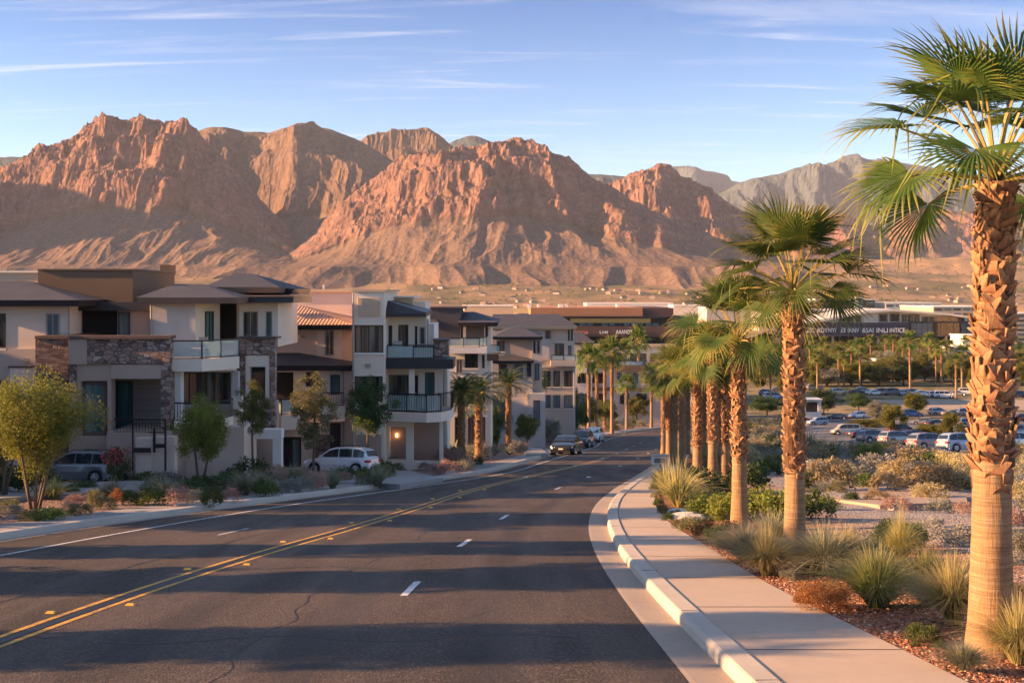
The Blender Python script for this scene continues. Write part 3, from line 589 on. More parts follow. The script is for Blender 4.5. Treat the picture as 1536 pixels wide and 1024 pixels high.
class House:
    def __init__(s, name, px, d, label, cat='house', group=None):
        s.loc = (PX(px, d), d, Gf(d)); s.r = empty(name, s.loc, 0, label, cat, group); s.d = d
    def zg(s, d): return Gf(d) - .7
    def z(s, py, d): return s.zg(d) if py is None else PZ(py, d)
    def mk(s, mb, name, mat, par=None):
        return mb.build(name, [MAT[x] if isinstance(x, str) else x for x in (mat if isinstance(mat, (list, tuple)) else [mat])], par or s.r, s.loc)
    def box(s, name, x0, x1, y0, y1, d, dep, mat, par=None, x2=None):
        """front face spans photo columns x0..x1, rows y0..y1 (None = down to the ground) at distance d"""
        if x2: dep = PX(x1, d) * F / (x2 - 768) - d
        return s.mk(MB().box(PX(x0, d), PX(x1, d), d, d + dep, s.z(y1, d + (dep if y1 is None else 0)), s.z(y0, d)), name, mat, par)
    def prism(s, name, pts, y0, y1, dz, mat, par=None):
        return s.mk(MB().prism([(PX(x, d), d) for x, d in pts], s.z(y1, dz) if y1 else s.zg(max(p[1] for p in pts)), s.z(y0, dz)), name, mat, par)
    def facade(s, name, x0, x1, y0, y1, d, th, mat, holes):
        """solid wall with openings (photo pixels)"""
        X = lambda v: PX(v, d); Z = lambda v: s.z(v, d)
        yb = HY + F * (CZ - s.zg(d)) / d if y1 is None else y1
        xs = sorted({x0, x1, *[h[0] for h in holes], *[h[1] for h in holes]}); ysl = sorted({y0, yb, *[h[2] for h in holes], *[h[3] for h in holes]})
        mb = MB()
        for a, b_ in zip(xs[:-1], xs[1:]):
            run = None
            for c, e in zip(ysl[:-1], ysl[1:]):
                inside = any(h[0] <= a and b_ <= h[1] and h[2] <= c and e <= h[3] for h in holes)
                if inside: continue
                mb.box(X(a), X(b_), d, d + th, PZ(e, d), PZ(c, d))
        return s.mk(mb, name, mat)
    def win(s, x0, x1, y0, y1, d, n=2, glass='glass', fr='frame', mid=False, name='window', fw=.07, rec=-.045):
        d2 = d + rec; X0, X1, Z0, Z1 = PX(x0, d2), PX(x1, d2), PZ(y1, d2), PZ(y0, d2); mb = MB()
        mb.box(X0, X0 + fw, d2, d2 + .09, Z0, Z1).box(X1 - fw, X1, d2, d2 + .09, Z0, Z1).box(X0 + fw, X1 - fw, d2, d2 + .09, Z1 - fw, Z1).box(X0 + fw, X1 - fw, d2, d2 + .09, Z0, Z0 + fw)
        for i in range(1, n):
            x = X0 + (X1 - X0) * i / n; mb.box(x - fw * .4, x + fw * .4, d2 + .005, d2 + .085, Z0 + fw, Z1 - fw)
        if mid: z = Z0 + (Z1 - Z0) * .55; mb.box(X0 + fw, X1 - fw, d2 + .008, d2 + .08, z - .03, z + .03)
        w = s.mk(mb, name, fr); s.mk(MB().box(X0 + fw * .5, X1 - fw * .5, d2 + .03, d2 + .07, Z0 + fw * .5, Z1 - fw * .5), 'pane', glass, w)
        if name == 'window' and (X1 - X0) > .7:
            s.mk(MB().box(X0 - .06, X1 + .06, d2 - .06, d2 + .04, Z0 - .10, Z0 - .005), 'sill', 'pale' if fr != 'framel' else 'grey', w)
        return w
    def hip(s, name, x0, x1, ye, yr, d, dep, rx0, rx1, mat='slate', fas=.28, fmat='fascia', par=None, ridge_at=.5):
        X0, X1 = PX(x0, d), PX(x1, d); z0 = PZ(ye, d); dm = d + dep * ridge_at
        R0, R1, zr = PX(rx0, dm), PX(rx1, dm), PZ(yr, dm); i = .12
        vs = [(X0 + i, d + i, z0 - fas), (X1 - i, d + i, z0 - fas), (X1 - i, d + dep - i, z0 - fas), (X0 + i, d + dep - i, z0 - fas),
              (X0, d, z0), (X1, d, z0), (X1, d + dep, z0), (X0, d + dep, z0), (R0, dm, zr), (R1, dm, zr)]
        mb = MB(); mb.add(vs, [(0, 3, 2, 1), (0, 1, 5, 4), (1, 2, 6, 5), (2, 3, 7, 6), (3, 0, 4, 7)], 1)
        mb.add(vs, [(4, 5, 9, 8), (5, 6, 9), (6, 7, 8, 9), (7, 4, 8)], 0)
        o = s.mk(mb, name, [mat, fmat], par)
        return o
    def rail(s, pts, y0, y1, dz, style='glass', name='balcony_railing'):
        """pts: (photo column, distance) along the balcony edge; rows y0..y1 measured at distance dz"""
        Zt, Zb = PZ(y0, dz), PZ(y1, dz); P = [Vector((PX(x, d), d, 0)) for x, d in pts]; mb = MB(); gb = MB()
        for a, b_ in zip(P[:-1], P[1:]):
            L = (b_ - a).length; n = max(1, round(L / (1.3 if style == 'glass' else .14))); u = (b_ - a) / L; w = Vector((-u.y, u.x, 0))
            def bar(p, q, z0, z1, h):
                vs = []
                for z in (z0, z1):
                    for c in (p - w * h, q - w * h, q + w * h, p + w * h): vs.append((c.x, c.y, z))
                mb.add(vs, [(3, 2, 1, 0), (4, 5, 6, 7), (0, 1, 5, 4), (1, 2, 6, 5), (2, 3, 7, 6), (3, 0, 4, 7)])
            bar(a, b_, Zt - .06, Zt, .03); bar(a, b_, Zb + .04, Zb + .08, .018)
            for i in range(n + 1):
                p = a + u * (L * i / n); k = .025 if style == 'glass' else .009
                bar(p - u * k, p + u * k, Zb, Zt - .06, k)
            if style == 'glass':
                p, q = a + w * 0, b_; vs = [(p.x, p.y, Zb + .1), (q.x, q.y, Zb + .1), (q.x, q.y, Zt - .08), (p.x, p.y, Zt - .08)]
                o = w * .012; vs = [(x - o.x, y - o.y, z) for x, y, z in vs] + [(x + o.x, y + o.y, z) for x, y, z in vs]
                gb.add(vs, [(0, 1, 2, 3), (7, 6, 5, 4), (0, 4, 5, 1), (1, 5, 6, 2), (2, 6, 7, 3), (3, 7, 4, 0)])
            else:
                for i in (0, n): pass
        r = s.mk(mb, name, 'black')
        if style == 'glass': s.mk(gb, 'glass_panel', 'railglass', r)
        return r

# --- house A: dark volumes, stone terrace
A = House('townhouse', 180, 52, 'large townhouse with ledge stone terrace, brown parapet block and corner glass balcony')
A.box('wall', -70, 101, 457, None, 52, 0, 'cream', x2=122)
A.box('wall', -70, 54, 523, None, 51.9, .3, 'grey')
A.box('wall', 15, 53.5, 551, None, 51.8, .3, 'pale'); A.box('trim', 12, 53.5, 549, 551.5, 51.75, .3, 'coping')
A.win(-30, 8, 470, 522, 52, 2, 'glass'); A.win(69, 89, 470, 504, 52, 2, 'glass_blue', 'framel'); A.win(-20, 10, 570, 610, 51.9, 2, 'glass')
A.hip('roof', -90, 120, 450, 421, 51, 7, -90, 40)
A.box('parapet', -60, 57, 408, 470, 57, 6, 'tanlit'); A.box('coping', -61, 57.5, 406, 409, 56.9, 6.2, 'cream')
A.box('parapet', 57, 199, 404.5, 466, 54.6, 0, 'brown', x2=262); A.box('coping', 56, 200, 403, 405.2, 54.5, 6.8, 'coping')
A.box('chimney', 240, 254, 397, 412, 63, 1.2, 'brown'); A.box('vent', 104, 108, 437, 439.5, 54.55, .06, 'pale')
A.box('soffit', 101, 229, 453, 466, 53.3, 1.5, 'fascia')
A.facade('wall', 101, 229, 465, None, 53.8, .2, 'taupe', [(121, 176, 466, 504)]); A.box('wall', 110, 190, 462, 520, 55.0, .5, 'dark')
A.win(177, 195, 468, 504, 53.8, 1, 'glass_blue')
A.box('wall', 53, 102, 508, None, 50.6, 4, 'shaded_stone'); A.box('coping', 52, 103, 503.5, 508.2, 50.5, 4.2, 'coping')
A.box('wall', 130, 255, 508, 546, 50, .5, 'stone'); A.box('wall', 102.5, 130, 508, 546, 49.95, .6, 'taupe'); A.box('coping', 102, 256, 503.5, 508.2, 49.85, .8, 'coping')
A.box('terrace_floor', 103, 256, 540, 546, 50.55, 3.2, 'grey')
A.box('column', 241, 255, 546, None, 50, 1, 'stone'); A.box('wall', 103, 114, 546, 590, 50.02, .4, 'stone')
A.facade('wall', 103, 167, 546.1, None, 50.1, .5, 'taupe', [(121, 161, 571, 654)])
A.win(122, 160, 572, 653, 50.35, 1, 'glass_teal', 'coping', fw=.16)
A.box('beam', 167, 241, 547, 568, 49.95, .6, 'taupe')
A.box('wall', 150, 250, 546.5, None, 52.6, .3, 'garage'); A.win(174, 199, 572, 646, 52.6, 1, 'glass_teal', 'frame', name='door')
A.box('porch', 160, 262, 648, None, 49.3, 3.2, 'taupe'); A.box('wall', 203, 227, 657, None, 48.8, .5, 'pink'); A.box('wall', 227, 262, 655, None, 48.9, .4, 'pink')
A.rail([(171, 49.4), (200, 49.4), (227, 49.3), (249, 49.3)], 628, 650, 49.3, 'bars'); A.mk(MB().box(PX(199, 48.7), PX(201, 48.7), 48.6, 48.67, PZ(705, 48.7), PZ(634, 48.7)).box(PX(247.5, 48.7), PX(250, 48.7), 48.6, 48.67, PZ(706, 48.7), PZ(628, 48.7)).box(PX(230.5, 48.7), PX(234, 48.7), 48.6, 48.67, PZ(678, 48.7), PZ(642, 48.7)).box(PX(234.1, 48.7), PX(247.4, 48.7), 48.6, 48.67, PZ(671, 48.7), PZ(665, 48.7)).box(PX(201.1, 48.7), PX(227, 48.7), 48.6, 48.67, PZ(678, 48.7), PZ(671, 48.7)), 'stair_railing', 'black')
A.prism('wall', [(228.5, 52.3), (293, 52.3), (330, 54.8), (330, 60), (228.5, 60)], 451, 541, 52.3, 'cream')
A.box('wall', 228.5, 293, 452, 541, 52.25, .04, 'grey')
def canted(h, x, w, y0, y1, a, b_, glass):       # window on a canted wall between two plan points
    P, Q = [Vector((PX(c, d), d, 0)) for c, d in (a, b_)]; u = (Q - P).normalized(); n = Vector((u.y, -u.x, 0)); c = P + u * x
    def q(o0, o1, i0, i1, zz0, zz1, mb):
        vs = [];
        for z in (zz0, zz1):
            for s_, o in ((i0, o0), (i1, o0), (i1, o1), (i0, o1)): p = c + u * s_ + n * o; vs.append((p.x, p.y, z))
        mb.add(vs, [(3, 2, 1, 0), (4, 5, 6, 7), (0, 1, 5, 4), (1, 2, 6, 5), (2, 3, 7, 6), (3, 0, 4, 7)])
    z0, z1 = PZ(y1, c.y), PZ(y0, c.y); mb = MB(); q(.05, -.05, 0, .07, z0, z1, mb); q(.05, -.05, w - .07, w, z0, z1, mb); q(.05, -.05, .07, w - .07, z1 - .07, z1, mb); q(.05, -.05, .07, w - .07, z0, z0 + .07, mb); q(.04, -.04, w / 2 - .03, w / 2 + .03, z0 + .07, z1 - .07, mb)
    o = h.mk(mb, 'window', 'frame'); mb = MB(); q(.015, -.015, .05, w - .05, z0 + .05, z1 - .05, mb); h.mk(mb, 'pane', glass, o)
canted(A, .95, .85, 467, 536, (293, 52.3), (330, 54.8), 'glass_teal')
A.hip('roof', 204, 357, 446, 426, 51.4, 7.5, 262, 305, fmat='fascia2')
A.box('wall', 329, 360, 452, 512, 57, 1, 'char')
A.facade('wall', 358.5, 417, 453, 508, 54.6, .3, 'cream', [(364, 387, 467, 505), (398, 408, 467, 505)])
A.win(363.5, 387.5, 466.5, 505.5, 54.8, 2, 'glass_cur', 'framel'); A.win(397.5, 408.5, 466.5, 505.5, 54.8, 1, 'glass_blue', 'framel')
A.box('wall', 355, 417, 453, 520, 55.2, 5, 'cream')
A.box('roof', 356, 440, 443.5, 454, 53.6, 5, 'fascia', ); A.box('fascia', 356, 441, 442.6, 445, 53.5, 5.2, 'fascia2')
A.box('wall', 314, 364, 432, 450, 56, 4, 'brown'); A.box('wall', 364, 418, 428, 446, 57.5, 3, 'dark')
A.hip('roof', 304, 420, 430.5, 410.5, 55, 6.5, 350, 380, fmat='fascia2'); A.hip('roof', 392, 440, 433, 424, 56.5, 5, 396, 412)
A.facade('wall', 355, 412, 508, 648, 53.9, .5, 'stone', [(368, 404, 533, 600)]); A.box('coping', 353, 414, 505.3, 508.3, 53.7, 1.2, 'coping')
A.facade('wall', 368, 404, 533, 602, 53.95, .4, 'cream', [(374.5, 398, 550, 602)]); A.box('wall', 366, 406, 530, 604, 54.5, .3, 'dark'); A.win(375, 397, 556, 601, 54.3, 1, 'glass')
A.box('wall', 355, 412, 602, None, 54.0, 1, 'taupe')
A.prism('balcony_slab', [(255, 50.3), (303, 50.3), (359, 52.6), (359, 55), (255, 53)], 538.5, 557, 50.3, 'cream')
A.rail([(256, 50.4), (303, 50.4), (358, 52.7)], 510, 539, 50.4, 'glass')
A.facade('wall', 255, 352, 556, None, 53.2, .2, 'cream', [(272, 346, 558, 606)])
A.win(271.5, 346.5, 557.5, 606.5, 53.3, 6, 'glass_cur', 'frame')
A.box('column', 258, 271, 557, 632, 50.7, .5, 'pale'); A.box('column', 348, 357, 557, 632, 52.8, .4, 'grey')
A.prism('balcony_slab', [(261, 50.0), (300, 49.6), (328, 50.3), (350, 52), (350, 54), (261, 54)], 631, 648, 50, 'cream')
A.rail([(262, 50.1), (300, 49.7), (328, 50.4), (349, 52.1)], 603, 632, 50.1, 'bars')
A.box('wall', 258, 366, 640, None, 51.0, 2.5, 'pink'); A.box('wall', 348, 361, 594, 660, 52.2, .5, 'cream')
A.box('beam', 361, 422, 644, 658, 52.2, .6, 'pale'); A.box('post', 361, 367.5, 658, None, 52.3, .4, 'pale'); A.box('post', 409, 422, 658, None, 52.3, .4, 'pale')
A.box('garage_door', 366, 412, 656, None, 54.2, .2, 'dark')
# --- house B: pink stucco with tiled roof, cream tower, curved black balconies
B = House('townhouse', 500, 61, 'pale townhouse with reddish tiled roof, square cream tower and curved black balconies')
B.box('wall', 414, 528, 490, None, 63.5, 8, 'pink'); B.box('wall', 475, 512, 489, 548, 63.4, .2, 'cream')
B.win(487, 501, 494, 533, 63.4, 2, 'glass_cur', 'framel')
B.hip('roof', 405, 528.5, 487, 458, 62.3, 9, 424, 452, mat='tile')
B.box('wall', 405, 528, 436, 480, 70, 6, 'pink'); B.box('coping', 404, 529, 433.5, 438, 69.8, 6.3, 'tanlit'); B.box('vent_pipe', 484, 486, 427, 434, 70.5, .2, 'pale')
B.hip('roof', 404, 528.5, 548, 527, 60.8, 6, 404, 440, fas=.3)
B.facade('wall', 408, 529, 552, None, 61.6, .3, 'cream', [(412, 440, 558, 622), (424, 452, 655, 702), (494, 511, 634, 690), (495, 510, 562, 592), (458, 477, 558, 580)])
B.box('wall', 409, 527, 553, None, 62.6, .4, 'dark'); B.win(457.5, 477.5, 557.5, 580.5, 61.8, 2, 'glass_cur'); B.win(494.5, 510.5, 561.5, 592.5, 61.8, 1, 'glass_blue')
B.win(437, 451.5, 657, 702, 61.8, 1, 'glass_teal', name='door'); B.win(424.5, 436, 657, 702, 61.8, 1, 'glass', name='door')
B.box('garage_door', 495, 510.5, 636, None, 61.75, .1, 'char'); B.box('wall', 470, 493.5, 652, None, 61.4, .2, 'stone')
B.prism('balcony_slab', [(397, 59.7), (422, 59.4), (452, 60.2), (452, 61.8), (397, 61.8)], 623, 645, 59.5, 'cream'); B.rail([(399, 59.8), (422, 59.5), (450, 60.3)], 598, 623, 59.5, 'glass')
B.box('balcony_slab', 480, 517, 609, 632, 60.4, 1.2, 'cream'); B.rail([(481, 60.5), (516, 60.5)], 588, 609, 60.5, 'bars')
B.box('wall', 511, 529, 552, None, 61.3, .25, 'pink')
B.facade('wall', 528.5, 577, 437, None, 60.4, .5, 'cream', [(531, 575, 487.5, 529), (531, 574, 564, 602)])
B.box('wall', 529, 576.5, 438, None, 61.0, 7, 'cream'); B.box('coping', 527.5, 578, 434, 437.5, 60.3, 8, 'tanlit'); B.box('panel', 537, 570, 447, 474.5, 60.33, .1, 'tanlit')
B.win(530.5, 575.5, 487, 529.5, 60.65, 4, 'glass_cur'); B.win(530.5, 574.5, 563.5, 602.5, 60.65, 4, 'glass_cur')
B.box('band', 529, 577, 529.6, 532, 60.3, .2, 'pale'); B.box('garage_door', 534, 572, 652, None, 60.35, .1, 'taupe')
# upper block and dark roof of the right wing
B.box('wall', 577.5, 619, 446, 480, 66, 5, 'tanlit', x2=622); B.box('coping', 576, 621, 443.6, 446.5, 65.8, 5, 'cream'); B.box('wall', 620, 638, 452, 490, 67, 4, 'cream')
vs = [(PX(577, 61.5), 61.5, PZ(475, 61.5)), (PX(639, 61.5), 61.5, PZ(475, 61.5)), (PX(639, 61.5), 66, PZ(472, 61.5)), (PX(577, 61.5), 66, PZ(472, 61.5)),
      (PX(577, 61.5), 61.5, PZ(471, 61.5)), (PX(639, 61.5), 61.5, PZ(469, 61.5)), (PX(639, 61.5), 66, PZ(466, 61.5)), (PX(577, 61.5), 66, PZ(450, 66)), (PX(578, 61.5), 62.5, PZ(451, 61.5))]
mb = MB(); mb.add(vs, [(0, 3, 2, 1), (0, 1, 5, 4), (1, 2, 6, 5), (2, 3, 7, 6), (3, 0, 4, 8, 7), (4, 5, 8), (5, 6, 7, 8)]); B.mk(mb, 'roof', 'fascia')
B.facade('wall', 577, 640, 474, 541, 63, .4, 'cream', [(582, 588.5, 488, 538), (597, 612.5, 487, 538), (622, 626, 489, 520)])
B.win(581.5, 589, 487.5, 538, 63.25, 1, 'glass', name='door'); B.win(596.5, 613, 486.5, 538, 63.25, 2, 'glass_cur', name='door'); B.win(621.5, 626.5, 488.5, 520.5, 63.25, 1, 'glass')
B.box('wall', 640, 651, 486, None, 66, 4, 'pale'); B.win(629, 638, 490, 517, 63, 1, 'glass_cur', 'framel')
B.box('balcony_slab', 577.5, 680, 538.5, 553, 61.2, 2.6, 'fascia'); B.rail([(581, 61.4), (620, 61.4), (650, 61.4), (651, 63)], 517, 539, 61.4, 'glass')
B.rail([(620, 61.3), (650, 61.3)], 519, 539, 61.3, 'bars')
B.box('wall', 650, 672, 511, 540, 63.5, 1.5, 'stone'); B.box('coping', 649, 673, 508.5, 511.3, 63.4, 1.8, 'coping')
B.facade('wall', 577, 664, 552, 622, 63.2, .3, 'cream', [(582.5, 613, 562, 619), (622, 627, 563, 618), (637, 652, 558, 618)])
B.win(582, 613.5, 561.5, 619.5, 63.4, 4, 'glass_cur', name='door'); B.win(621.5, 627.5, 562.5, 618.5, 63.4, 1, 'glass'); B.win(636.5, 652.5, 557.5, 618.5, 63.4, 2, 'glass_teal', name='door')
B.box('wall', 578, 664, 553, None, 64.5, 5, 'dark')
B.prism('balcony_slab', [(577.5, 61.2), (640, 60.4), (662, 60.8), (677, 62), (681, 64), (577.5, 64)], 618.5, 633, 60.6, 'cream')
B.rail([(582, 61.2), (610, 60.85), (640, 60.5), (661, 60.9), (676, 62), (680, 63.8)], 590, 619, 60.8, 'bars'); B.rail([(582, 61.3), (610, 60.95), (640, 60.6), (661, 61)], 591, 618, 60.8, 'glass')
B.box('column', 613.5, 621, 552, 619, 61.5, .4, 'cream')
B.facade('wall', 573, 664, 632, None, 61.8, .5, 'cream', [(577.5, 609, 640, 690), (619.5, 659, 633, 692)])
B.box('wall', 577, 663.5, 633.5, None, 64.2, .3, 'taupe'); pass
for x, y in ((581, 656), (595, 653)):
    B.mk(MB().box(PX(x, 64) - .05, PX(x, 64) + .05, 64.05, 64.16, PZ(y + 2.5, 64), PZ(y - 2.5, 64)), 'wall_lamp', 'lampglow')
B.box('wall', 650, 671, 540, None, 66, 3, 'cream')
# --- downpipes, vents and balcony furniture
for h, px, d, y0, y1 in ((A, 227, 52.2, 455, 548), (A, 104, 51.9, 460, 507), (B, 515, 61.25, 552, 690), (B, 530, 60.3, 440, 690), (B, 642, 62.9, 478, 517), (B, 412, 63.4, 492, 547)):
    h.mk(MB().tube([(PX(px, d), d - .05, PZ(y0, d)), (PX(px, d), d - .05, PZ(y1, d))], .045, 8), 'downpipe', 'framel')
for h, px, d, y in ((A, 40, 51.85, 540), (A, 300, 50.9, 665), (B, 455, 63.35, 505), (B, 520, 61.25, 600), (B, 552, 60.35, 548)):
    h.mk(MB().box(PX(px, d) - .14, PX(px, d) + .14, d - .05, d + .01, PZ(y, d) - .09, PZ(y, d) + .09), 'wall_vent', 'framel')
def chair(px, d, ypx, rz, lab, mat='black'):
    r = empty('patio_chair', (PX(px, d), d, PZ(ypx, d) + .005), rz, lab, 'chair', 'patio chairs on the balconies')
    MB().box(-.24, .24, -.24, .24, .40, .45).build('seat', MAT[mat], r); MB().box(-.24, .24, .22, .26, .45, .92).build('backrest', MAT[mat], r)
    for x in (-.21, .21):
        for y in (-.21, .21): MB().box(x - .02, x + .02, y - .02, y + .02, 0, .40).build('leg', MAT['black'], r)
def ptable(px, d, ypx, lab):
    r = empty('patio_table', (PX(px, d), d, PZ(ypx, d) + .005), 0, lab, 'table'); MB().tube([(0, 0, .70), (0, 0, .74)], .42, 18).build('table_top', MAT['coping'], r); MB().tube([(0, 0, 0), (0, 0, .70)], .035, 8).tube([(0, 0, 0), (0, 0, .03)], .22, 12).build('leg', MAT['black'], r)
zl = 618.5; dd = 61.9
def yat(y, d0, d): return HY + (y - HY) * d0 / d
chair(628, dd, yat(618.5, 60.6, dd), 1.2, 'dark patio chair at the house side of the curved lower balcony table', 'coping'); chair(652, dd, yat(618.5, 60.6, dd), -1.3, 'dark patio chair at the outer side of the curved lower balcony table', 'coping'); ptable(640, dd, yat(618.5, 60.6, dd), 'round brown table on the curved lower balcony')
chair(600, 62.3, yat(538.5, 61.2, 62.3), .5, 'light patio chair on the upper glass balcony of the pale townhouse', 'framel'); chair(300, 51.6, yat(538.5, 50.3, 51.6), -.4, 'patio chair on the corner glass balcony of the stone terrace house', 'framel'); chair(310, 51.2, yat(631, 50, 51.2), .6, 'patio chair behind the black bars of the lower corner balcony', 'coping')
# --- house C: charcoal block and glass terrace
Cc = House('townhouse', 700, 80, 'townhouse with tall charcoal block, pale terrace and glass railing behind the feather palms')
Cc.box('wall', 641, 690, 462, 560, 80, 0, 'char', x2=695); Cc.box('coping', 640, 696, 460, 462.3, 79.9, 6, 'coping'); Cc.box('wall', 641, 700, 520, None, 80.5, 8, 'cream')
Cc.hip('roof', 686, 748, 483.5, 467.5, 79.2, 10, 694, 712); Cc.hip('roof', 636, 658, 483, 476, 78.6, 5, 636, 650)
Cc.box('wall', 688, 736, 484, None, 80.2, 8, 'cream'); Cc.box('wall', 699, 726, 485, 520, 80.15, .3, 'char'); Cc.win(691, 694.5, 486, 506, 80.2, 1, 'glass'); Cc.win(728, 732, 488, 505, 80.2, 1, 'glass')
Cc.box('balcony_slab', 672, 730, 520.5, 530, 78.2, 2.2, 'pale'); Cc.rail([(672, 78.3), (719, 78.3), (730, 80)], 506, 521, 78.3, 'glass')
Cc.box('wall', 674, 730, 530, None, 79.4, 1, 'pale'); Cc.win(684, 694, 538, 560, 79.4, 2, 'glass_cur', 'framel'); Cc.win(697, 717, 530.5, 552, 79.4, 1, 'glass'); Cc.win(723, 727, 532, 552, 79.4, 1, 'glass_cur')
Cc.box('balcony_slab', 728, 748, 531, 541, 79.9, .28, 'brown'); Cc.rail([(731, 80.3), (750, 80.3)], 517, 531, 80.3, 'glass')
for x0, x1, y0, y1, gl in ((680, 690, 580, 604, 'glass_blue'), (697, 712, 580, 606, 'glass_cur'), (716, 728, 582, 604, 'glass'), (682, 694, 625, 668, 'glass'), (702, 716, 622, 668, 'glass_cur'), (718, 728, 625, 668, 'glass_teal')): Cc.win(x0, x1, y0, y1, 79.4, 2, gl)
Cc.box('band', 674, 731, 612, 616, 79.3, .3, 'cream')
# --- house D
D = House('townhouse', 790, 118, 'taupe townhouse with wide slate hip roof, narrow windows and a low rounded porch roof')
D.hip('roof', 738, 815, 505, 490, 117, 11, 768, 780); D.box('wall', 738, 797, 505, None, 118.5, 9, 'taupe'); D.box('wall', 797, 813, 505, None, 118.3, 9, 'beige')
for x in (800, 806): D.win(x, x + 3.4, 511, 530, 118.3, 1, 'glass')
D.win(745, 757, 511, 527, 118.5, 2, 'glass_cur'); D.hip('roof', 737, 801, 541, 528, 116, 8, 742, 760); D.box('wall', 741, 799, 541, None, 117.2, 1, 'beige')
D.win(790, 797, 545, 565, 117.2, 1, 'glass'); D.win(802, 809, 545, 570, 118.3, 1, 'glass_blue'); D.win(772, 784, 546, 568, 117.2, 2, 'glass_blue'); D.win(748, 760, 546, 568, 117.2, 2, 'glass')
D.box('garage_door', 769, 791, 598, 640, 117.1, .2, 'grey'); D.win(748, 762, 600, 640, 117.2, 2, 'glass')
D.box('wall', 791, 818, 590, None, 116.6, 1, 'grey'); D.win(800, 810, 600, 632, 116.6, 2, 'glass_blue')
# --- house E: long slate roof with lit fascia
E = House('townhouse', 840, 136, 'grey townhouse with a very long low slate roof edged by a lit tan fascia')
E.hip('roof', 730, 866, 489, 471, 134, 14, 740, 838, fmat='tanlit', fas=.35); E.box('wall', 738, 862, 490, None, 135.5, 12, 'beige'); E.box('wall', 738, 824, 493, 540, 135.3, .3, 'grey')
for x in (852, 856.6): E.win(x, x + 2.6, 494, 511, 135.5, 1, 'glass', 'frame')
E.win(818, 826, 496, 508, 135.3, 1, 'glass_cur'); E.box('balcony_slab', 826, 864, 541, 549, 134, 1.5, 'beige'); E.rail([(827, 134.1), (863, 134.1)], 532, 541, 134.1, 'glass')
E.win(832, 846, 515, 540, 135.5, 2, 'glass_cur'); E.win(852, 857, 518, 536, 135.5, 1, 'glass_blue')
for x0, x1 in ((816, 826), (830, 840), (846, 860)): E.win(x0, x1, 556, 580, 135.5, 2, 'glass_cur'); E.win(x0, x1, 592, 612, 135.5, 2, 'glass_blue')
E.box('band', 812, 863, 548.5, 551.5, 135.2, .4, 'grey'); E.box('column', 860, 863, 551, None, 134.4, .4, 'grey')
# --- house F: further, beside the office
Fh = House('townhouse', 900, 225, 'lower grey and cream townhouse with a dark hip roof, standing before the brown office block')
Fh.hip('roof', 857, 893, 514, 498, 223, 12, 862, 872); Fh.box('wall', 862, 888, 514, None, 225, 12, 'grey'); Fh.box('wall', 888, 1000, 551, None, 226, 12, 'beige'); Fh.box('coping', 887, 1001, 549, 552, 225.8, 12.4, 'brown')
for x0, x1, gl in ((866, 879, 'glass'), (888.5, 905, 'glass'), (926, 932, 'glass_teal'), (940, 948, 'glass_cur'), (950, 957, 'glass_teal'), (962, 975, 'glass')): Fh.win(x0, x1, 559, 575, 225.9 if x0 > 880 else 225, 2, gl)
Fh.win(866, 880, 525, 543, 225, 2, 'glass_cur'); Fh.box('balcony_slab', 925, 965, 548, 556, 224.6, 1.3, 'brown'); Fh.rail([(926, 224.7), (964, 224.7)], 541, 548, 224.7, 'glass'); Fh.box('band', 862, 1000, 581, 586, 225.5, .4, 'brown')
for x0, x1 in ((868, 880), (896, 908), (930, 944), (955, 970)): Fh.win(x0, x1, 590, 606, 225.9 if x0 > 880 else 225, 2, 'glass')
Fh.box('door', 915, 925, 556, 574, 225.8, .2, 'tanlit')
# --- plain houses added out of view to shade the road and the townhouses
def shade_house(x0, x1, y0, y1, h, label, mat='cream'):
    z = Gf(y1) - .5; z1 = Gf((y0 + y1) / 2) + h; r = empty('townhouse', ((x0 + x1) / 2, y0, Gf(y0)), 0, label, 'house'); off = r.location
    MB().box(x0, x1, y0, y1, z, z1).build('wall', MAT[mat], r, off)
    xm0, xm1, ym = x0 + 2.2, x1 - 2.2, (y0 + y1) / 2; o = .7
    vs = [(x0 - o, y0 - o, z1), (x1 + o, y0 - o, z1), (x1 + o, y1 + o, z1), (x0 - o, y1 + o, z1), (x0 - o, y0 - o, z1 + .3), (x1 + o, y0 - o, z1 + .3), (x1 + o, y1 + o, z1 + .3), (x0 - o, y1 + o, z1 + .3), (xm0, ym, z1 + 1.5), (xm1, ym, z1 + 1.5)]
    mb = MB(); mb.add(vs, [(0, 3, 2, 1), (0, 1, 5, 4), (1, 2, 6, 5), (2, 3, 7, 6), (3, 0, 4, 7), (4, 5, 9, 8), (5, 6, 9), (6, 7, 8, 9), (7, 4, 8)]); mb.build('roof', MAT['slate'], r, off)
    for y in np.arange(y0 + 1.5, y1 - 1.5, 2.6):
        for zz in (1.0, 4.2, 7.2):
            if zz + 1.6 < h:
                w = MB().box(x1 + .01, x1 + .06, y, y + 1.4, Gf(y) + zz, Gf(y) + zz + 1.5).build('window', MAT['frame'], r, off)
                MB().box(x1 + .062, x1 + .075, y + .08, y + 1.32, Gf(y) + zz + .08, Gf(y) + zz + 1.42).build('pane', MAT['glass_cur'], w, (0, 0, 0), loc=None) if False else MB().box(x1 + .062, x1 + .075, y + .08, y + 1.32, Gf(y) + zz + .08, Gf(y) + zz + 1.42).build('pane', MAT['glass_cur'], w, off)
shade_house(-42, -25.5, 37, 49, 7.2, 'unseen plain cream townhouse added for shade up the street from the stone terrace house')
shade_house(-66, -44, 44, 60, 11.5, 'unseen tall taupe apartment house added for shade behind the stone terrace house', 'taupe')
shade_house(-62, -44, 66, 80, 11, 'unseen grey apartment house added for shade behind the tiled roof townhouse', 'grey')
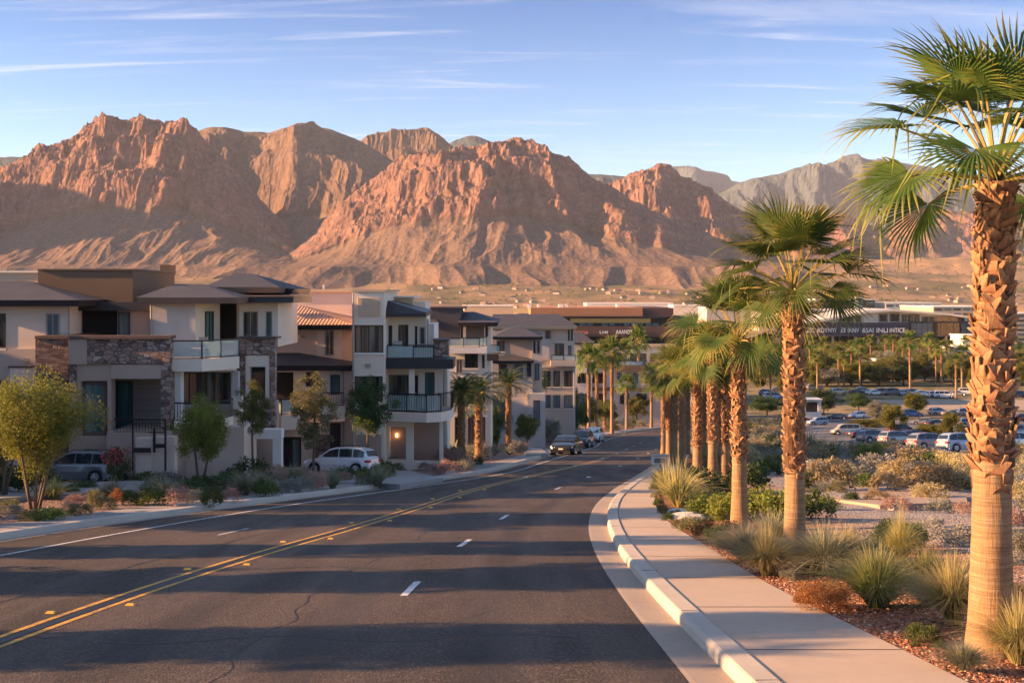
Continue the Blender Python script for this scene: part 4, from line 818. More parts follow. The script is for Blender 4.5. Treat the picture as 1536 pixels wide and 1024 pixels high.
shade_house(-58, -36, 84, 100, 10.5, 'unseen cream apartment house added for shade behind the charcoal townhouse')
shade_house(-46, -23, 102, 117, 10.5, 'unseen cream apartment house added for shade, hidden behind the square tower', 'pink')
shade_house(-44, -21, 121, 138, 12, 'unseen taupe apartment house added for shade, hidden behind the curved balconies', 'taupe')
shade_house(-40, -17, 146, 166, 12.5, 'unseen grey apartment house added for shade, hidden behind the narrow windowed house', 'grey')
# ---------------------------------------------------------------- vegetation builders
def leafmat(name, c1, c2, tip=None, trans=.35, sc=2.0, rough=.6):
    m, t, b = newmat(name); v = coord(t); oi = N(t, 'ShaderNodeObjectInfo')
    n = noise(t, v, sc, 3); c = mixc(t, maprange(t, n, .35, .65), c1, c2)
    if tip is not None:
        at = N(t, 'ShaderNodeAttribute', attribute_name='s'); c = mixc(t, maprange(t, at.outputs['Fac'], .68, 1.1), c, tip)
    hs = N(t, 'ShaderNodeHueSaturation'); t.links.new(c, hs.inputs['Color']); t.links.new(maprange(t, oi.outputs['Random'], 0, 1, .485, .515), hs.inputs['Hue']); t.links.new(maprange(t, oi.outputs['Random'], 0, 1, .8, 1.2), hs.inputs['Value'])
    c = hs.outputs[0]; t.links.new(c, b.inputs['Base Color']); b.inputs['Roughness'].default_value = rough; b.inputs['Specular IOR Level'].default_value = .35
    tr = N(t, 'ShaderNodeBsdfTranslucent'); t.links.new(c, tr.inputs[0]); mx_ = N(t, 'ShaderNodeMixShader', i_0=trans)
    t.links.new(b.outputs[0], mx_.inputs[1]); t.links.new(tr.outputs[0], mx_.inputs[2]); t.links.new(mx_.outputs[0], t.nodes['Material Output'].inputs[0]); return m
MAT['fan'] = leafmat('fan_palm_leaf', (.055, .105, .018), (.095, .15, .028), (.38, .33, .07), .38, 3)
MAT['feather'] = leafmat('feather_palm_leaf', (.045, .085, .03), (.075, .125, .04), (.16, .17, .06), .3, 2)
MAT['petiole'] = surf('palm_stalk', (.34, .26, .07), .5, bs=0)
MAT['bark'] = surf('tree_bark', (.13, .095, .07), .9, .25, 3, .8, .02, 25)
m, t, b = newmat('palm_bark'); v = coord(t); sp = N(t, 'ShaderNodeSeparateXYZ'); t.links.new(v, sp.inputs[0])
rg = noise(t, scalevec(t, v, (1.6, 1.6, 34)), 1, 4, .6, .4); vc = noise(t, scalevec(t, v, (26, 26, 2.2)), 1, 4, .7); big = noise(t, v, 2.2, 4)
c = mixc(t, maprange(t, rg, .35, .65), (.25, .15, .08), (.36, .23, .12)); c = mixc(t, maprange(t, vc, .56, .75, 0, .6), c, (.14, .09, .055)); c = mixc(t, maprange(t, big, .5, .75, 0, .4), c, (.34, .29, .22))
t.links.new(c, b.inputs['Base Color']); b.inputs['Roughness'].default_value = .85; b.inputs['Specular IOR Level'].default_value = .2
bump(t, b, math_(t, 'ADD', rg, math_(t, 'MULTIPLY', vc, -.7)), .9, .025); MAT['palm_bark'] = m
m, t, b = newmat('leaf_base'); v = coord(t); n1 = noise(t, v, 5, 4); n2 = noise(t, scalevec(t, v, (50, 50, 9)), 1, 4)
at = N(t, 'ShaderNodeAttribute', attribute_name='s')
c = mixc(t, maprange(t, n1, .35, .65), (.17, .065, .03), (.38, .18, .08)); c = mixc(t, maprange(t, at.outputs['Fac'], .2, 1.0, 0, .8), c, (.46, .27, .13)); c = mixc(t, maprange(t, noise(t, v, 14, 3), .5, .7, 0, .55), c, (.12, .055, .03)); c = mixc(t, maprange(t, n2, .5, .8, 0, .6), c, (.13, .06, .03))
t.links.new(c, b.inputs['Base Color']); b.inputs['Roughness'].default_value = .8; bump(t, b, n2, .6, .01); MAT['boot'] = m
MAT['fibre'] = surf('palm_fibre', (.11, .055, .03), .95, .3, 8, .8, .02, 40)
def setattr_s(o, vals):
    a = o.data.attributes.new('s', 'FLOAT', 'POINT'); a.data.foreach_set('value', np.asarray(vals, np.float32))
def rotm(axis, a): return np.array(Matrix.Rotation(a, 3, Vector(axis)))
def fan_crown(seed, nf=34, nseg=40, K=6, R=1.0, Lp=1.0, lo=-6, hi=84):
    rg = np.random.RandomState(seed); V = []; Fc = []; Sv = []; base = 0; pet = MB()
    for i in range(nf):
        u = (i + .5) / nf; az = i * 2.39996 + rg.uniform(-.2, .2); el = radians(hi - (hi - lo) * u ** 1.15 + rg.uniform(-6, 6))
        lp = Lp * (.98 + .12 * sin(pi * min(1, u * 1.1))) * rg.uniform(.88, 1.1); r = R * rg.uniform(.85, 1.08) * (.9 if u < .12 else 1)
        # stalk, sagging
        pts = []; p = np.array([0, 0, .05 * (1 - u)]); e = el; st = 6
        for k in range(st + 1):
            pts.append(p.copy()); e -= radians(3 + 6 * u) * (k / st); p = p + np.array([cos(e), 0, sin(e)]) * lp / st
        Rz = rotm((0, 0, 1), az); P3 = [Rz @ q for q in pts]
        pet.tube([tuple(q) for q in P3], [.028 - .016 * k / st for k in range(st + 1)], 4, cap=False)
        # blade
        tilt = e - radians(2 + 15 * u) + rg.uniform(-.15, .15); roll = rg.uniform(-.35, .35); span = radians(112)
        ph = np.linspace(-span, span, nseg) + rg.uniform(-.01, .01, nseg); dph = 2 * span / (nseg - 1)
        L = r * (1 - .30 * (np.abs(ph) / span) ** 2) * rg.uniform(.88, 1.05, nseg); s = np.linspace(0.02, 1, K)
        Sg, Ls = np.meshgrid(s, L); PH = np.repeat(ph[:, None], K, 1)
        fz = .50; hw = np.where(Sg < fz, Sg * Ls * math.tan(dph / 2) * 1.03, fz * Ls * math.tan(dph / 2) * np.clip((1 - Sg) / (1 - fz), 0, 1) ** .8 + .0008)
        droop = (rg.uniform(.03, .24, nseg) + .24 * u + (rg.rand(nseg) < .12) * rg.uniform(.5, 1.3, nseg))[:, None] * np.clip(Sg - .45, 0, 1) ** 2 * Ls * 1.6
        rad = Sg * Ls; cx, cy = rad * np.cos(PH), rad * np.sin(PH)
        fold = .30 * np.abs(np.sin(PH)) * rad * (.6 + .8 * rg.rand()) - .10 * rad ** 2
        for j in range(3):
            off = (j - 1) * hw; x = cx - np.sin(PH) * off; y = cy + np.cos(PH) * off; z = fold - droop + (0 if j != 1 else .0) + (.28 * hw if j == 1 else -.1 * hw)
            V.append(np.stack([x, y, z], -1))
        Vb = np.stack(V[-3:], 2).reshape(-1, 3); V = V[:-3]      # (seg,K,3) order
        M = Rz @ rotm((0, 1, 0), -tilt) @ rotm((1, 0, 0), roll)
        Vb = Vb @ M.T + P3[-1]; V.append(Vb); Sv.append(np.repeat(Sg.ravel(), 3) + rg.uniform(-.1, .25))
        a = base + (np.arange(nseg)[:, None] * K + np.arange(K - 1)[None, :]) * 3
        for j in (0, 1): Fc.append(np.stack([a + j, a + j + 1, a + j + 4, a + j + 3], -1).reshape(-1, 4))
        base += nseg * K * 3
    return np.concatenate(V), np.concatenate(Fc), np.concatenate(Sv), pet
def feather_crown(seed, nf=26, nl=26, R=2.2):
    rg = np.random.RandomState(seed); V = []; Fc = []; Sv = []; base = 0; pet = MB()
    for i in range(nf):
        u = (i + .5) / nf; az = i * 2.39996; e = radians(82 - 95 * u); r = R * rg.uniform(.85, 1.1); n = 12; p = np.array([0, 0, 0.]); pts = [p]; es = [e]
        for k in range(n):
            e -= radians(3.2 + 7.5 * (k / n)) * (1.1 - .3 * u); p = p + np.array([cos(e), 0, sin(e)]) * r / n; pts.append(p); es.append(e)
        Rz = rotm((0, 0, 1), az); pts = np.array(pts); pet.tube([tuple(Rz @ q) for q in pts], [.03 - .025 * k / n for k in range(n + 1)], 3, cap=False)
        for k in range(nl):
            s = .12 + .86 * k / nl; f = s * n; a = int(min(f, n - 1)); q = pts[a] + (pts[a + 1] - pts[a]) * (f - a); e_ = es[a]
            ll = r * .30 * sin(pi * min(1, .15 + s * .85)) ** .6 * rg.uniform(.85, 1.1); T = np.array([cos(e_), 0, sin(e_)]); Nn = np.array([-sin(e_), 0, cos(e_)])
            for sd_ in (-1, 1):
                d = T * .55 + np.array([0, sd_, 0]) * .75 + Nn * .25; d /= np.linalg.norm(d); w = np.cross(d, Nn); w /= np.linalg.norm(w)
                tip = q + d * ll + np.array([0, 0, -.28 * ll]); mid = q + d * ll * .5
                quad = np.array([q, mid + w * .022, tip, mid - w * .022]); V.append(quad @ Rz.T); Sv += [s * .6] * 2 + [s] * 2
                Fc.append(np.arange(4)[None] + base); base += 4
    return np.concatenate(V), np.concatenate(Fc), np.array(Sv), pet
def palm_trunk_mesh(H, r0, r1, flare, n=28, rows=40, seed=0):
    z = np.linspace(-.35, H, rows); a = np.linspace(0, 2 * pi, n, endpoint=False); Z, A = np.meshgrid(z, a, indexing='ij')
    r = r0 + (r1 - r0) * np.clip(Z / H, 0, 1) + flare * np.exp(-np.clip(Z, 0, 9) / .45) + .012 * perlin(Z * 2, A * 1.3, seed) + .008 * perlin(np.cos(A) * 4 + 9, Z * 5, seed)
    lean = .05 * np.sin(Z / H * 2 + seed)
    co = np.stack([r * np.cos(A) + lean * (Z / H), r * np.sin(A), Z], -1).reshape(-1, 3); idx = np.arange(rows * n).reshape(rows, n)
    f = np.stack([idx[:-1], np.roll(idx[:-1], -1, 1), np.roll(idx[1:], -1, 1), idx[1:]], -1).reshape(-1, 4); return co, f, lambda zz: (.05 * sin(zz / H * 2 + seed) * zz / H)
def boots(H, z0, r0, r1, seed, dens=1.0, size=1.0):
    rg = np.random.RandomState(seed); V = []; Fc = []; Sv = []; base = 0; z = z0 - .30; k = 0; n = max(5, int(9 * dens)); dz = .092 * size / dens
    while z < H - .05:
        r = r0 + (r1 - r0) * z / H; tt = (z - z0) / (H - z0)
        for j in range(n):
            if z < z0 and rg.rand() > .12 + .75 * ((z - z0 + .3) / .3) ** 2: continue
            a = 2 * pi * (j + .5 * (k % 2)) / n + k * .11 + rg.uniform(-.06, .06); w = .088 * size * rg.uniform(.75, 1.3); h = .20 * size * rg.uniform(.6, 1.35); o = (.014 + .024 * rg.rand() ** 2) * size * (1.0 + 1.1 * (abs(z - z0) < .1)); slant = rg.choice([-1, 1]) * rg.uniform(.03, .20) * size
            ca, sa = cos(a), sin(a); zz = z + rg.uniform(-.03, .03)
            def P(t_, rr, zc): return (ca * rr - sa * t_ + .0, sa * rr + ca * t_, zc)
            q = [P(-w, r - .02, zz), P(w, r - .02, zz), P(w * .9, r + .018, zz + .05), P(-w * .9, r + .018, zz + .05),
                 P(-w * .30 + slant, r + o * .45, zz + h), P(w * .30 + slant, r + o * .45, zz + h), P(w * .34 + slant, r + o + .012, zz + h * .95), P(-w * .34 + slant, r + o + .012, zz + h * .95)]
            V += q; Sv += [0, 0, .15, .15, 1, 1, 1, 1]
            for f in ((3, 2, 6, 7), (1, 5, 6, 2), (0, 3, 7, 4), (4, 7, 6, 5), (0, 1, 2, 3)): Fc.append([base + i for i in f])
            base += 8
        z += dz; k += 1
    return np.array(V), np.array(Fc), np.array(Sv)
def make_fan_palm(H, seed, label, hi=True, zb=None, R=1.0, group=None, trunk_r=.24, name='fan_palm', nf=None):
    root = empty(name, (0, 0, 0), 0, label, 'palm tree', group); zb = zb if zb is not None else H * .38
    co, f, lean = palm_trunk_mesh(H, trunk_r * 1.05, trunk_r * .82, trunk_r * .36, 28 if hi else 12, 60 if hi else 16, seed); tr = mesh_np('trunk', co, f, MAT['palm_bark'], root, smooth=True)
    V, Fc, Sv = boots(H, zb, trunk_r * .98, trunk_r * .82, seed, 1.0 if hi else .75, 1.0 * trunk_r / .24 if hi else 1.2 * trunk_r / .24)
    V[:, 0] += .05 * np.sin(V[:, 2] / H * 2 + seed) * V[:, 2] / H
    b_ = mesh_np('leaf_bases', V, Fc, MAT['boot'], root); setattr_s(b_, Sv)
    V, Fc, Sv, pet = fan_crown(seed, nf or (36 if hi else 22), 40 if hi else 13, 6 if hi else 4, R, R * (1.05 if hi else .9)); n0 = len(V); pv = np.array(pet.v); lx = lean(H)
    allV = np.concatenate([V, pv]) + np.array([lx, 0, H]); faces = np.concatenate([Fc, np.array(pet.f) + n0])
    cr = mesh_np('crown', allV, faces, [MAT['fan'], MAT['petiole']], root, smooth=False, midx=np.concatenate([np.zeros(len(Fc), int), np.ones(len(pet.f), int)])); setattr_s(cr, np.concatenate([Sv, np.zeros(len(pv))]))
    fb = MB(); fb.tube([(lx, 0, zb), (lx, 0, H * .9), (lx, 0, H + .08)], [trunk_r * .95, trunk_r * .85, trunk_r * .45], 14 if hi else 8); fb.build('trunk_fibre', MAT['fibre'], root)
    return root
def make_feather_palm(H, seed, label, R=2.2, group=None):
    root = empty('feather_palm', (0, 0, 0), 0, label, 'palm tree', group)
    co, f, lean = palm_trunk_mesh(H, .23, .20, .09, 14, 20, seed); mesh_np('trunk', co, f, MAT['palm_bark'], root, smooth=True)
    V, Fc, Sv = boots(H, H * .12, .22, .20, seed, .8, 1.0); b_ = mesh_np('leaf_bases', V, Fc, MAT['boot'], root); setattr_s(b_, Sv)
    V, Fc, Sv, pet = feather_crown(seed, 30, 30, R); n0 = len(V); pv = np.array(pet.v)
    cr = mesh_np('crown', np.concatenate([V, pv]) + np.array([0, 0, H]), np.concatenate([Fc, np.array(pet.f) + n0]), [MAT['feather'], MAT['petiole']], root, midx=np.concatenate([np.zeros(len(Fc), int), np.ones(len(pet.f), int)]))
    setattr_s(cr, np.concatenate([Sv, np.zeros(len(pv))])); return root
def leaves(centers, normals_out, n, size, rg, aspect=.5, droop=0):
    """n leaf quads spread round cluster centres (k,3) with radii"""
    k = len(centers); i = rg.randint(0, k, n); C = centers[i, :3]; rad = centers[i, 3]
    d = rg.normal(size=(n, 3)); d /= np.linalg.norm(d, axis=1)[:, None]; P = C + d * (rad * rg.rand(n) ** .45)[:, None]
    u = rg.normal(size=(n, 3)) + d * .7; u[:, 2] -= droop; u /= np.linalg.norm(u, axis=1)[:, None]; w = np.cross(u, rg.normal(size=(n, 3))); w /= np.linalg.norm(w, axis=1)[:, None]
    s = size * rg.uniform(.6, 1.3, n)[:, None]; nn = np.cross(u, w)
    q = np.stack([P, P + u * s * .5 + w * s * aspect * .5 + nn * s * .08, P + u * s, P + u * s * .5 - w * s * aspect * .5 + nn * s * .08], 1).reshape(-1, 3)
    return q, np.arange(4 * n).reshape(n, 4)
def make_tree(name, label, cat, H, W, cb, nstem, leafm, nl, ls, seed, group=None, clusters=60, crad=.26, spread=.5, shape='oval', bark='bark', tr=.07, flowers=None):
    """H height, W crown width, cb crown bottom height"""
    rg = np.random.RandomState(seed); root = empty(name, (0, 0, 0), 0, label, cat, group); cz = (cb + H) / 2; hz = (H - cb) / 2; cen = []
    while len(cen) < clusters:
        d = rg.normal(size=3); d /= np.linalg.norm(d); r = rg.rand() ** .4
        x, y, z = d * r; k = 1.0
        if shape == 'cone': k = 1.0 - .55 * (z + 1) / 2
        if shape == 'vase': k = .55 + .5 * (z + 1) / 2
        if shape == 'column': k = 1.0 / max(.35, sqrt(max(0.02, 1 - min(.96, z * z)))) * (1 - .25 * max(0, z))
        lump = 1 + .22 * sin(3 * atan2(y, x) + seed) + .12 * sin(5 * z + seed)
        cen.append((x * W / 2 * k * lump * .86, y * W / 2 * k * lump * .86, cz + z * hz * .88, crad * W * rg.uniform(.35, .75) * .8))
    cen = np.array(cen); q, f = leaves(cen, None, nl, ls, rg); mats = [leafm]; mi = np.zeros(nl, int)
    if flowers:
        top = cen[cen[:, 2] > cz]; q2, f2 = leaves(top * np.array([1.08, 1.08, 1.0, .9]), None, flowers[1], ls * 1.2, rg, .9); f = np.concatenate([f, f2 + len(q)]); q = np.concatenate([q, q2]); mats = [leafm, flowers[0]]; mi = np.concatenate([mi, np.ones(len(f2), int)])
    mb = MB()
    for s in range(nstem):
        a = 2 * pi * s / nstem + rg.rand(); r_ = .06 * nstem if nstem > 1 else 0; b0 = Vector((r_ * cos(a) * .35, r_ * sin(a) * .35, -.15)); top = Vector((spread * W / 2 * cos(a) * (1 if nstem > 1 else .1), spread * W / 2 * sin(a) * (1 if nstem > 1 else .1), cz + hz * .3))
        mid = b0.lerp(top, .45) + Vector((0, 0, .12 * H)) + Vector(rg.normal(size=3)) * .04 * H * .5
        mb.tube([b0, b0.lerp(mid, .5), mid, top], [tr * 1.25, tr, tr * .75, tr * .25], 7)
        for c in cen[rg.choice(len(cen), min(len(cen), 9), replace=False)]:
            p = mid.lerp(top, rg.rand() * .7); e = Vector(c[:3]); mb.tube([p, p.lerp(e, .5) + Vector((0, 0, .05)), e], [tr * .4, tr * .28, tr * .1], 4, cap=False)
    mb.build('trunk', MAT[bark], root, smooth=True); mesh_np('crown', q, f, mats, root, midx=mi); return root
# shrubs: unit size (1 m across, about .7 m tall)
def shrub_mesh(kind, n, ls, seed, asp=.5):
    rg = np.random.RandomState(seed); cen = []
    for i in range(26):
        a = rg.uniform(0, 2 * pi); e = rg.rand() ** .7; r = .36 * sqrt(max(0, 1 - e * e * .8)) * rg.uniform(.7, 1.1); cen.append((r * 1.1 * cos(a), r * 1.1 * sin(a), .10 + .42 * e * rg.uniform(.8, 1.1), .15 * rg.uniform(.7, 1.2)))
    return leaves(np.array(cen), None, n, ls, rg, asp)
def grass_mesh(n, seed, h=.8, spread=.5, w=.008, K=5, curl=1.0):
    rg = np.random.RandomState(seed); a = rg.uniform(0, 2 * pi, n); lean = rg.rand(n) ** .8 * spread; L = h * rg.uniform(.6, 1.1, n); r0 = .10 * rg.rand(n); s = np.linspace(0, 1, K)
    hx = r0[:, None] + lean[:, None] * L[:, None] * (s[None] * .7 + .9 * curl * s[None] ** 2.2); hz = L[:, None] * (s[None] - .38 * curl * lean[:, None] * s[None] ** 2.4 * 1.6)
    cx, cy = hx * np.cos(a)[:, None], hx * np.sin(a)[:, None]; tw = a + pi / 2 + rg.normal(size=n) * .5; ww = w * (1 - s ** 1.5)[None] + .0008
    A = np.stack([cx + ww * np.cos(tw)[:, None], cy + ww * np.sin(tw)[:, None], hz], -1); B_ = np.stack([cx - ww * np.cos(tw)[:, None], cy - ww * np.sin(tw)[:, None], hz], -1)
    V = np.stack([A, B_], 2).reshape(-1, 3); b0 = (np.arange(n)[:, None] * K + np.arange(K - 1)[None]) * 2; f = np.stack([b0, b0 + 1, b0 + 3, b0 + 2], -1).reshape(-1, 4); return V, f, np.repeat(np.tile(s, n), 2)
LM = {'sage': leafmat('sage_leaf', (.20, .20, .155), (.30, .29, .23), None, .25, 6), 'grey': leafmat('silver_leaf', (.24, .23, .21), (.36, .34, .30), None, .25, 6),
      'green': leafmat('green_leaf', (.075, .11, .03), (.14, .17, .045), None, .35, 5), 'dark': leafmat('dark_green_leaf', (.04, .075, .025), (.08, .12, .035), None, .3, 5),
      'bright': leafmat('bright_green_leaf', (.16, .20, .035), (.27, .29, .055), None, .4, 5), 'rust': leafmat('rust_leaf', (.23, .085, .03), (.36, .17, .05), None, .3, 8),
      'gold': leafmat('golden_brush', (.34, .27, .14), (.48, .39, .21), None, .35, 6), 'rose': leafmat('rosy_brush', (.34, .20, .17), (.44, .30, .24), None, .3, 6),
      'olive': leafmat('olive_leaf', (.13, .13, .055), (.21, .20, .085), None, .35, 6), 'pink': leafmat('pink_blossom', (.50, .06, .22), (.62, .12, .10), None, .3, 20),
      'ggrass': leafmat('green_grass_blade', (.12, .16, .045), (.20, .22, .07), (.45, .38, .16), .35, 4), 'ygrass': leafmat('straw_grass_blade', (.30, .27, .10), (.42, .35, .14), (.60, .47, .24), .35, 4),
      'sgrass': leafmat('grey_grass_blade', (.20, .21, .13), (.28, .28, .17), (.42, .38, .26), .3, 4), 'yellow': leafmat('yellow_green_leaf', (.115, .13, .026), (.22, .20, .038), None, .45, 1.2),
      'pine': leafmat('pine_needles', (.10, .115, .032), (.18, .175, .05), None, .3, 1.5), 'autumn': leafmat('orange_yellow_leaf', (.30, .20, .04), (.42, .26, .06), None, .4, 1.2)}
SH = {}
def get_shrub(kind, hi):
    key = (kind, hi)
    if key in SH: return SH[key]
    sd_ = len(SH) * 7 + 3
    if kind in ('ggrass', 'ygrass', 'sgrass'):
        V, f, s = grass_mesh(1500 if hi else 300, sd_, .85, 1.05, .0075 if hi else .014, 6 if hi else 4); me = mesh_np('shrub', V, f, LM[kind]); setattr_s(me, s)
    else:
        n, ls = {'sage': (2100, .055), 'grey': (2100, .055), 'rust': (3000, .04), 'gold': (2100, .06), 'rose': (2100, .05), 'olive': (2100, .055)}.get(kind, (1800, .07))
        if hi: n, ls = n * 4, ls * .62
        V, f = shrub_mesh(kind, n, ls, sd_); me = mesh_np('shrub', V, f, LM[kind])
    data = me.data; bpy.data.objects.remove(me); SH[key] = data; return data
# ---------------------------------------------------------------- street palms beside the sidewalk
def put(o, px, py, zoff=.12, d=None, sink=.03):
    """stand a thing where photo pixel (px,py) meets the bed"""
    if d is None: x, y = XY(px, py, zoff)
    else: x, y = PX(px, d), d
    l = float(RWK(y)) if y < 250 else 1e9
    z = bed_height(x, y) if x > l and y < 220 else (lbed_height(x, y) if x < float(LE(y)) and y < 220 else Gf(y))
    o.location = (x, y, z - sink); return o
ORD = ['first', 'second', 'third', 'fourth', 'fifth', 'sixth', 'seventh', 'eighth', 'ninth', 'tenth', 'eleventh', 'twelfth']
spec = [(1487, 975, 268, 1.02, 'tall fan palm with thick pale lower trunk at the very edge of the view'),
        (1192, 850, 440, .93, 'fan palm with spreading crown rising alone from grey-green grasses, second up the sidewalk'),
        (1109, 797, 513, .92, 'fan palm with yellowish crown beside the bright green hedge, third up the sidewalk'),
        (1087, 735, 548, .86, 'fan palm in the shade just behind the third street palm, fourth up the sidewalk'),
        (1069, 738, 540, .92, 'fan palm with a ragged collar of leaf bases, fifth in the row by the sidewalk'),
        (1046, 735, 558, .90, 'fan palm rising from the tall yellow grass, sixth in the row by the sidewalk'),
        (1058, 697, 560, .86, 'fan palm showing between the fifth and sixth street palms'),
        (1024, 703, 560, .90, 'fan palm behind the yellow grass, front one of the tight far cluster'),
        (1011, 697, 560, .90, 'fan palm in the middle of the tight far cluster by the sidewalk'),
        (1018, 689, 566, .86, 'slim fan palm half hidden within the tight far cluster'),
        (1003, 688, 572, .90, 'fan palm at the road side end of the tight far cluster'),
        (1031, 682, 575, .88, 'slim fan palm set back behind the yellow grass palm'), (1076, 688, 566, .88, 'slim fan palm set back between fourth and fifth street palms'), (1098, 694, 562, .88, 'slim fan palm set back just behind the third street palm'), (995, 678, 580, .85, 'slim far fan palm right against the kerb')]
PALMS = []
for i, (px, py, ty, R, lab) in enumerate(spec):
    d = depth_of(py, .12); H = (py - ty) / F * d
    if i < 6 or i == 7:
        o = make_fan_palm(H, 100 + i * 3, lab, True, H * (.40 if i != 1 else .37), R, 'fan palms in a row along the sidewalk', .218 if i == 0 else .18, nf=28 if i == 0 else 26); PALMS.append((o, H))
    else:
        src, sH = PALMS[2 + i % 4]; k = H / sH; o = dup(src, rz=i * 1.3, scale=(k * .97, k * .97, k), label=lab)
    put(o, px, py); o.rotation_euler[2] = (0, 0.4, 2.2, 1, 3.3, 5, 2, 4, 1.2, .3, 2.9, 5.1, 1.9, 3.7, .8)[i]
# ---------------------------------------------------------------- shrubs and grasses
KD = {'ggrass': ('grass_clump', 'green fountain grass clump', 'grass clump'), 'ygrass': ('grass_clump', 'straw yellow bunch grass', 'grass clump'), 'sgrass': ('grass_clump', 'grey-green wispy grass clump', 'grass clump'),
      'sage': ('shrub', 'dull sage mound', 'shrub'), 'grey': ('shrub', 'silvery grey brush mound', 'shrub'), 'green': ('shrub', 'leafy green shrub', 'shrub'), 'dark': ('shrub', 'dark green rounded shrub', 'shrub'),
      'bright': ('shrub', 'bright yellow-green shrub', 'shrub'), 'rust': ('shrub', 'rust orange low shrub', 'shrub'), 'gold': ('shrub', 'golden dry brush', 'shrub'), 'rose': ('shrub', 'rosy tan dry shrub', 'shrub'), 'olive': ('shrub', 'olive green shrub', 'shrub')}
FAR = []
class _L: pass
def add_shrub(kind, x, y, w, h=None, label=None, group=None, hi=False, far=False):
    if far:      # beyond countable size: gathered into one carpet of brush
        z = bed_height(x, y) if x > float(RWK(y)) and y < 222 else (lbed_height(x, y) if x < float(LE(y)) and y < 222 else Gf(y))
        FAR.append((kind, x, y, z - .03 * w, w, h or w * .72)); q = _L(); q.location = Vector((x, y, z)); SHR.append(q); return q
    nm, desc, cat = KD[kind]; o = bpy.data.objects.new(nm, get_shrub(kind, hi)); COL.objects.link(o)
    z = bed_height(x, y) if x > float(RWK(y)) and y < 222 else (lbed_height(x, y) if x < float(LE(y)) and y < 222 else Gf(y))
    o.location = (x, y, z - .03 * w); hh = (h if h else w * .75) / (.75 if kind not in ('ggrass', 'ygrass', 'sgrass') else .78)
    ww = w / (.98 if kind not in ('ggrass', 'ygrass', 'sgrass') else 1.05)
    o.scale = (ww * rnd.uniform(1.05, 1.2), ww * rnd.uniform(1.05, 1.2), hh * 1.08); o.rotation_euler = (0, 0, rnd.uniform(0, 6.28))
    tag(o, label or desc, cat, group); SHR.append(o); return o
SHR = []
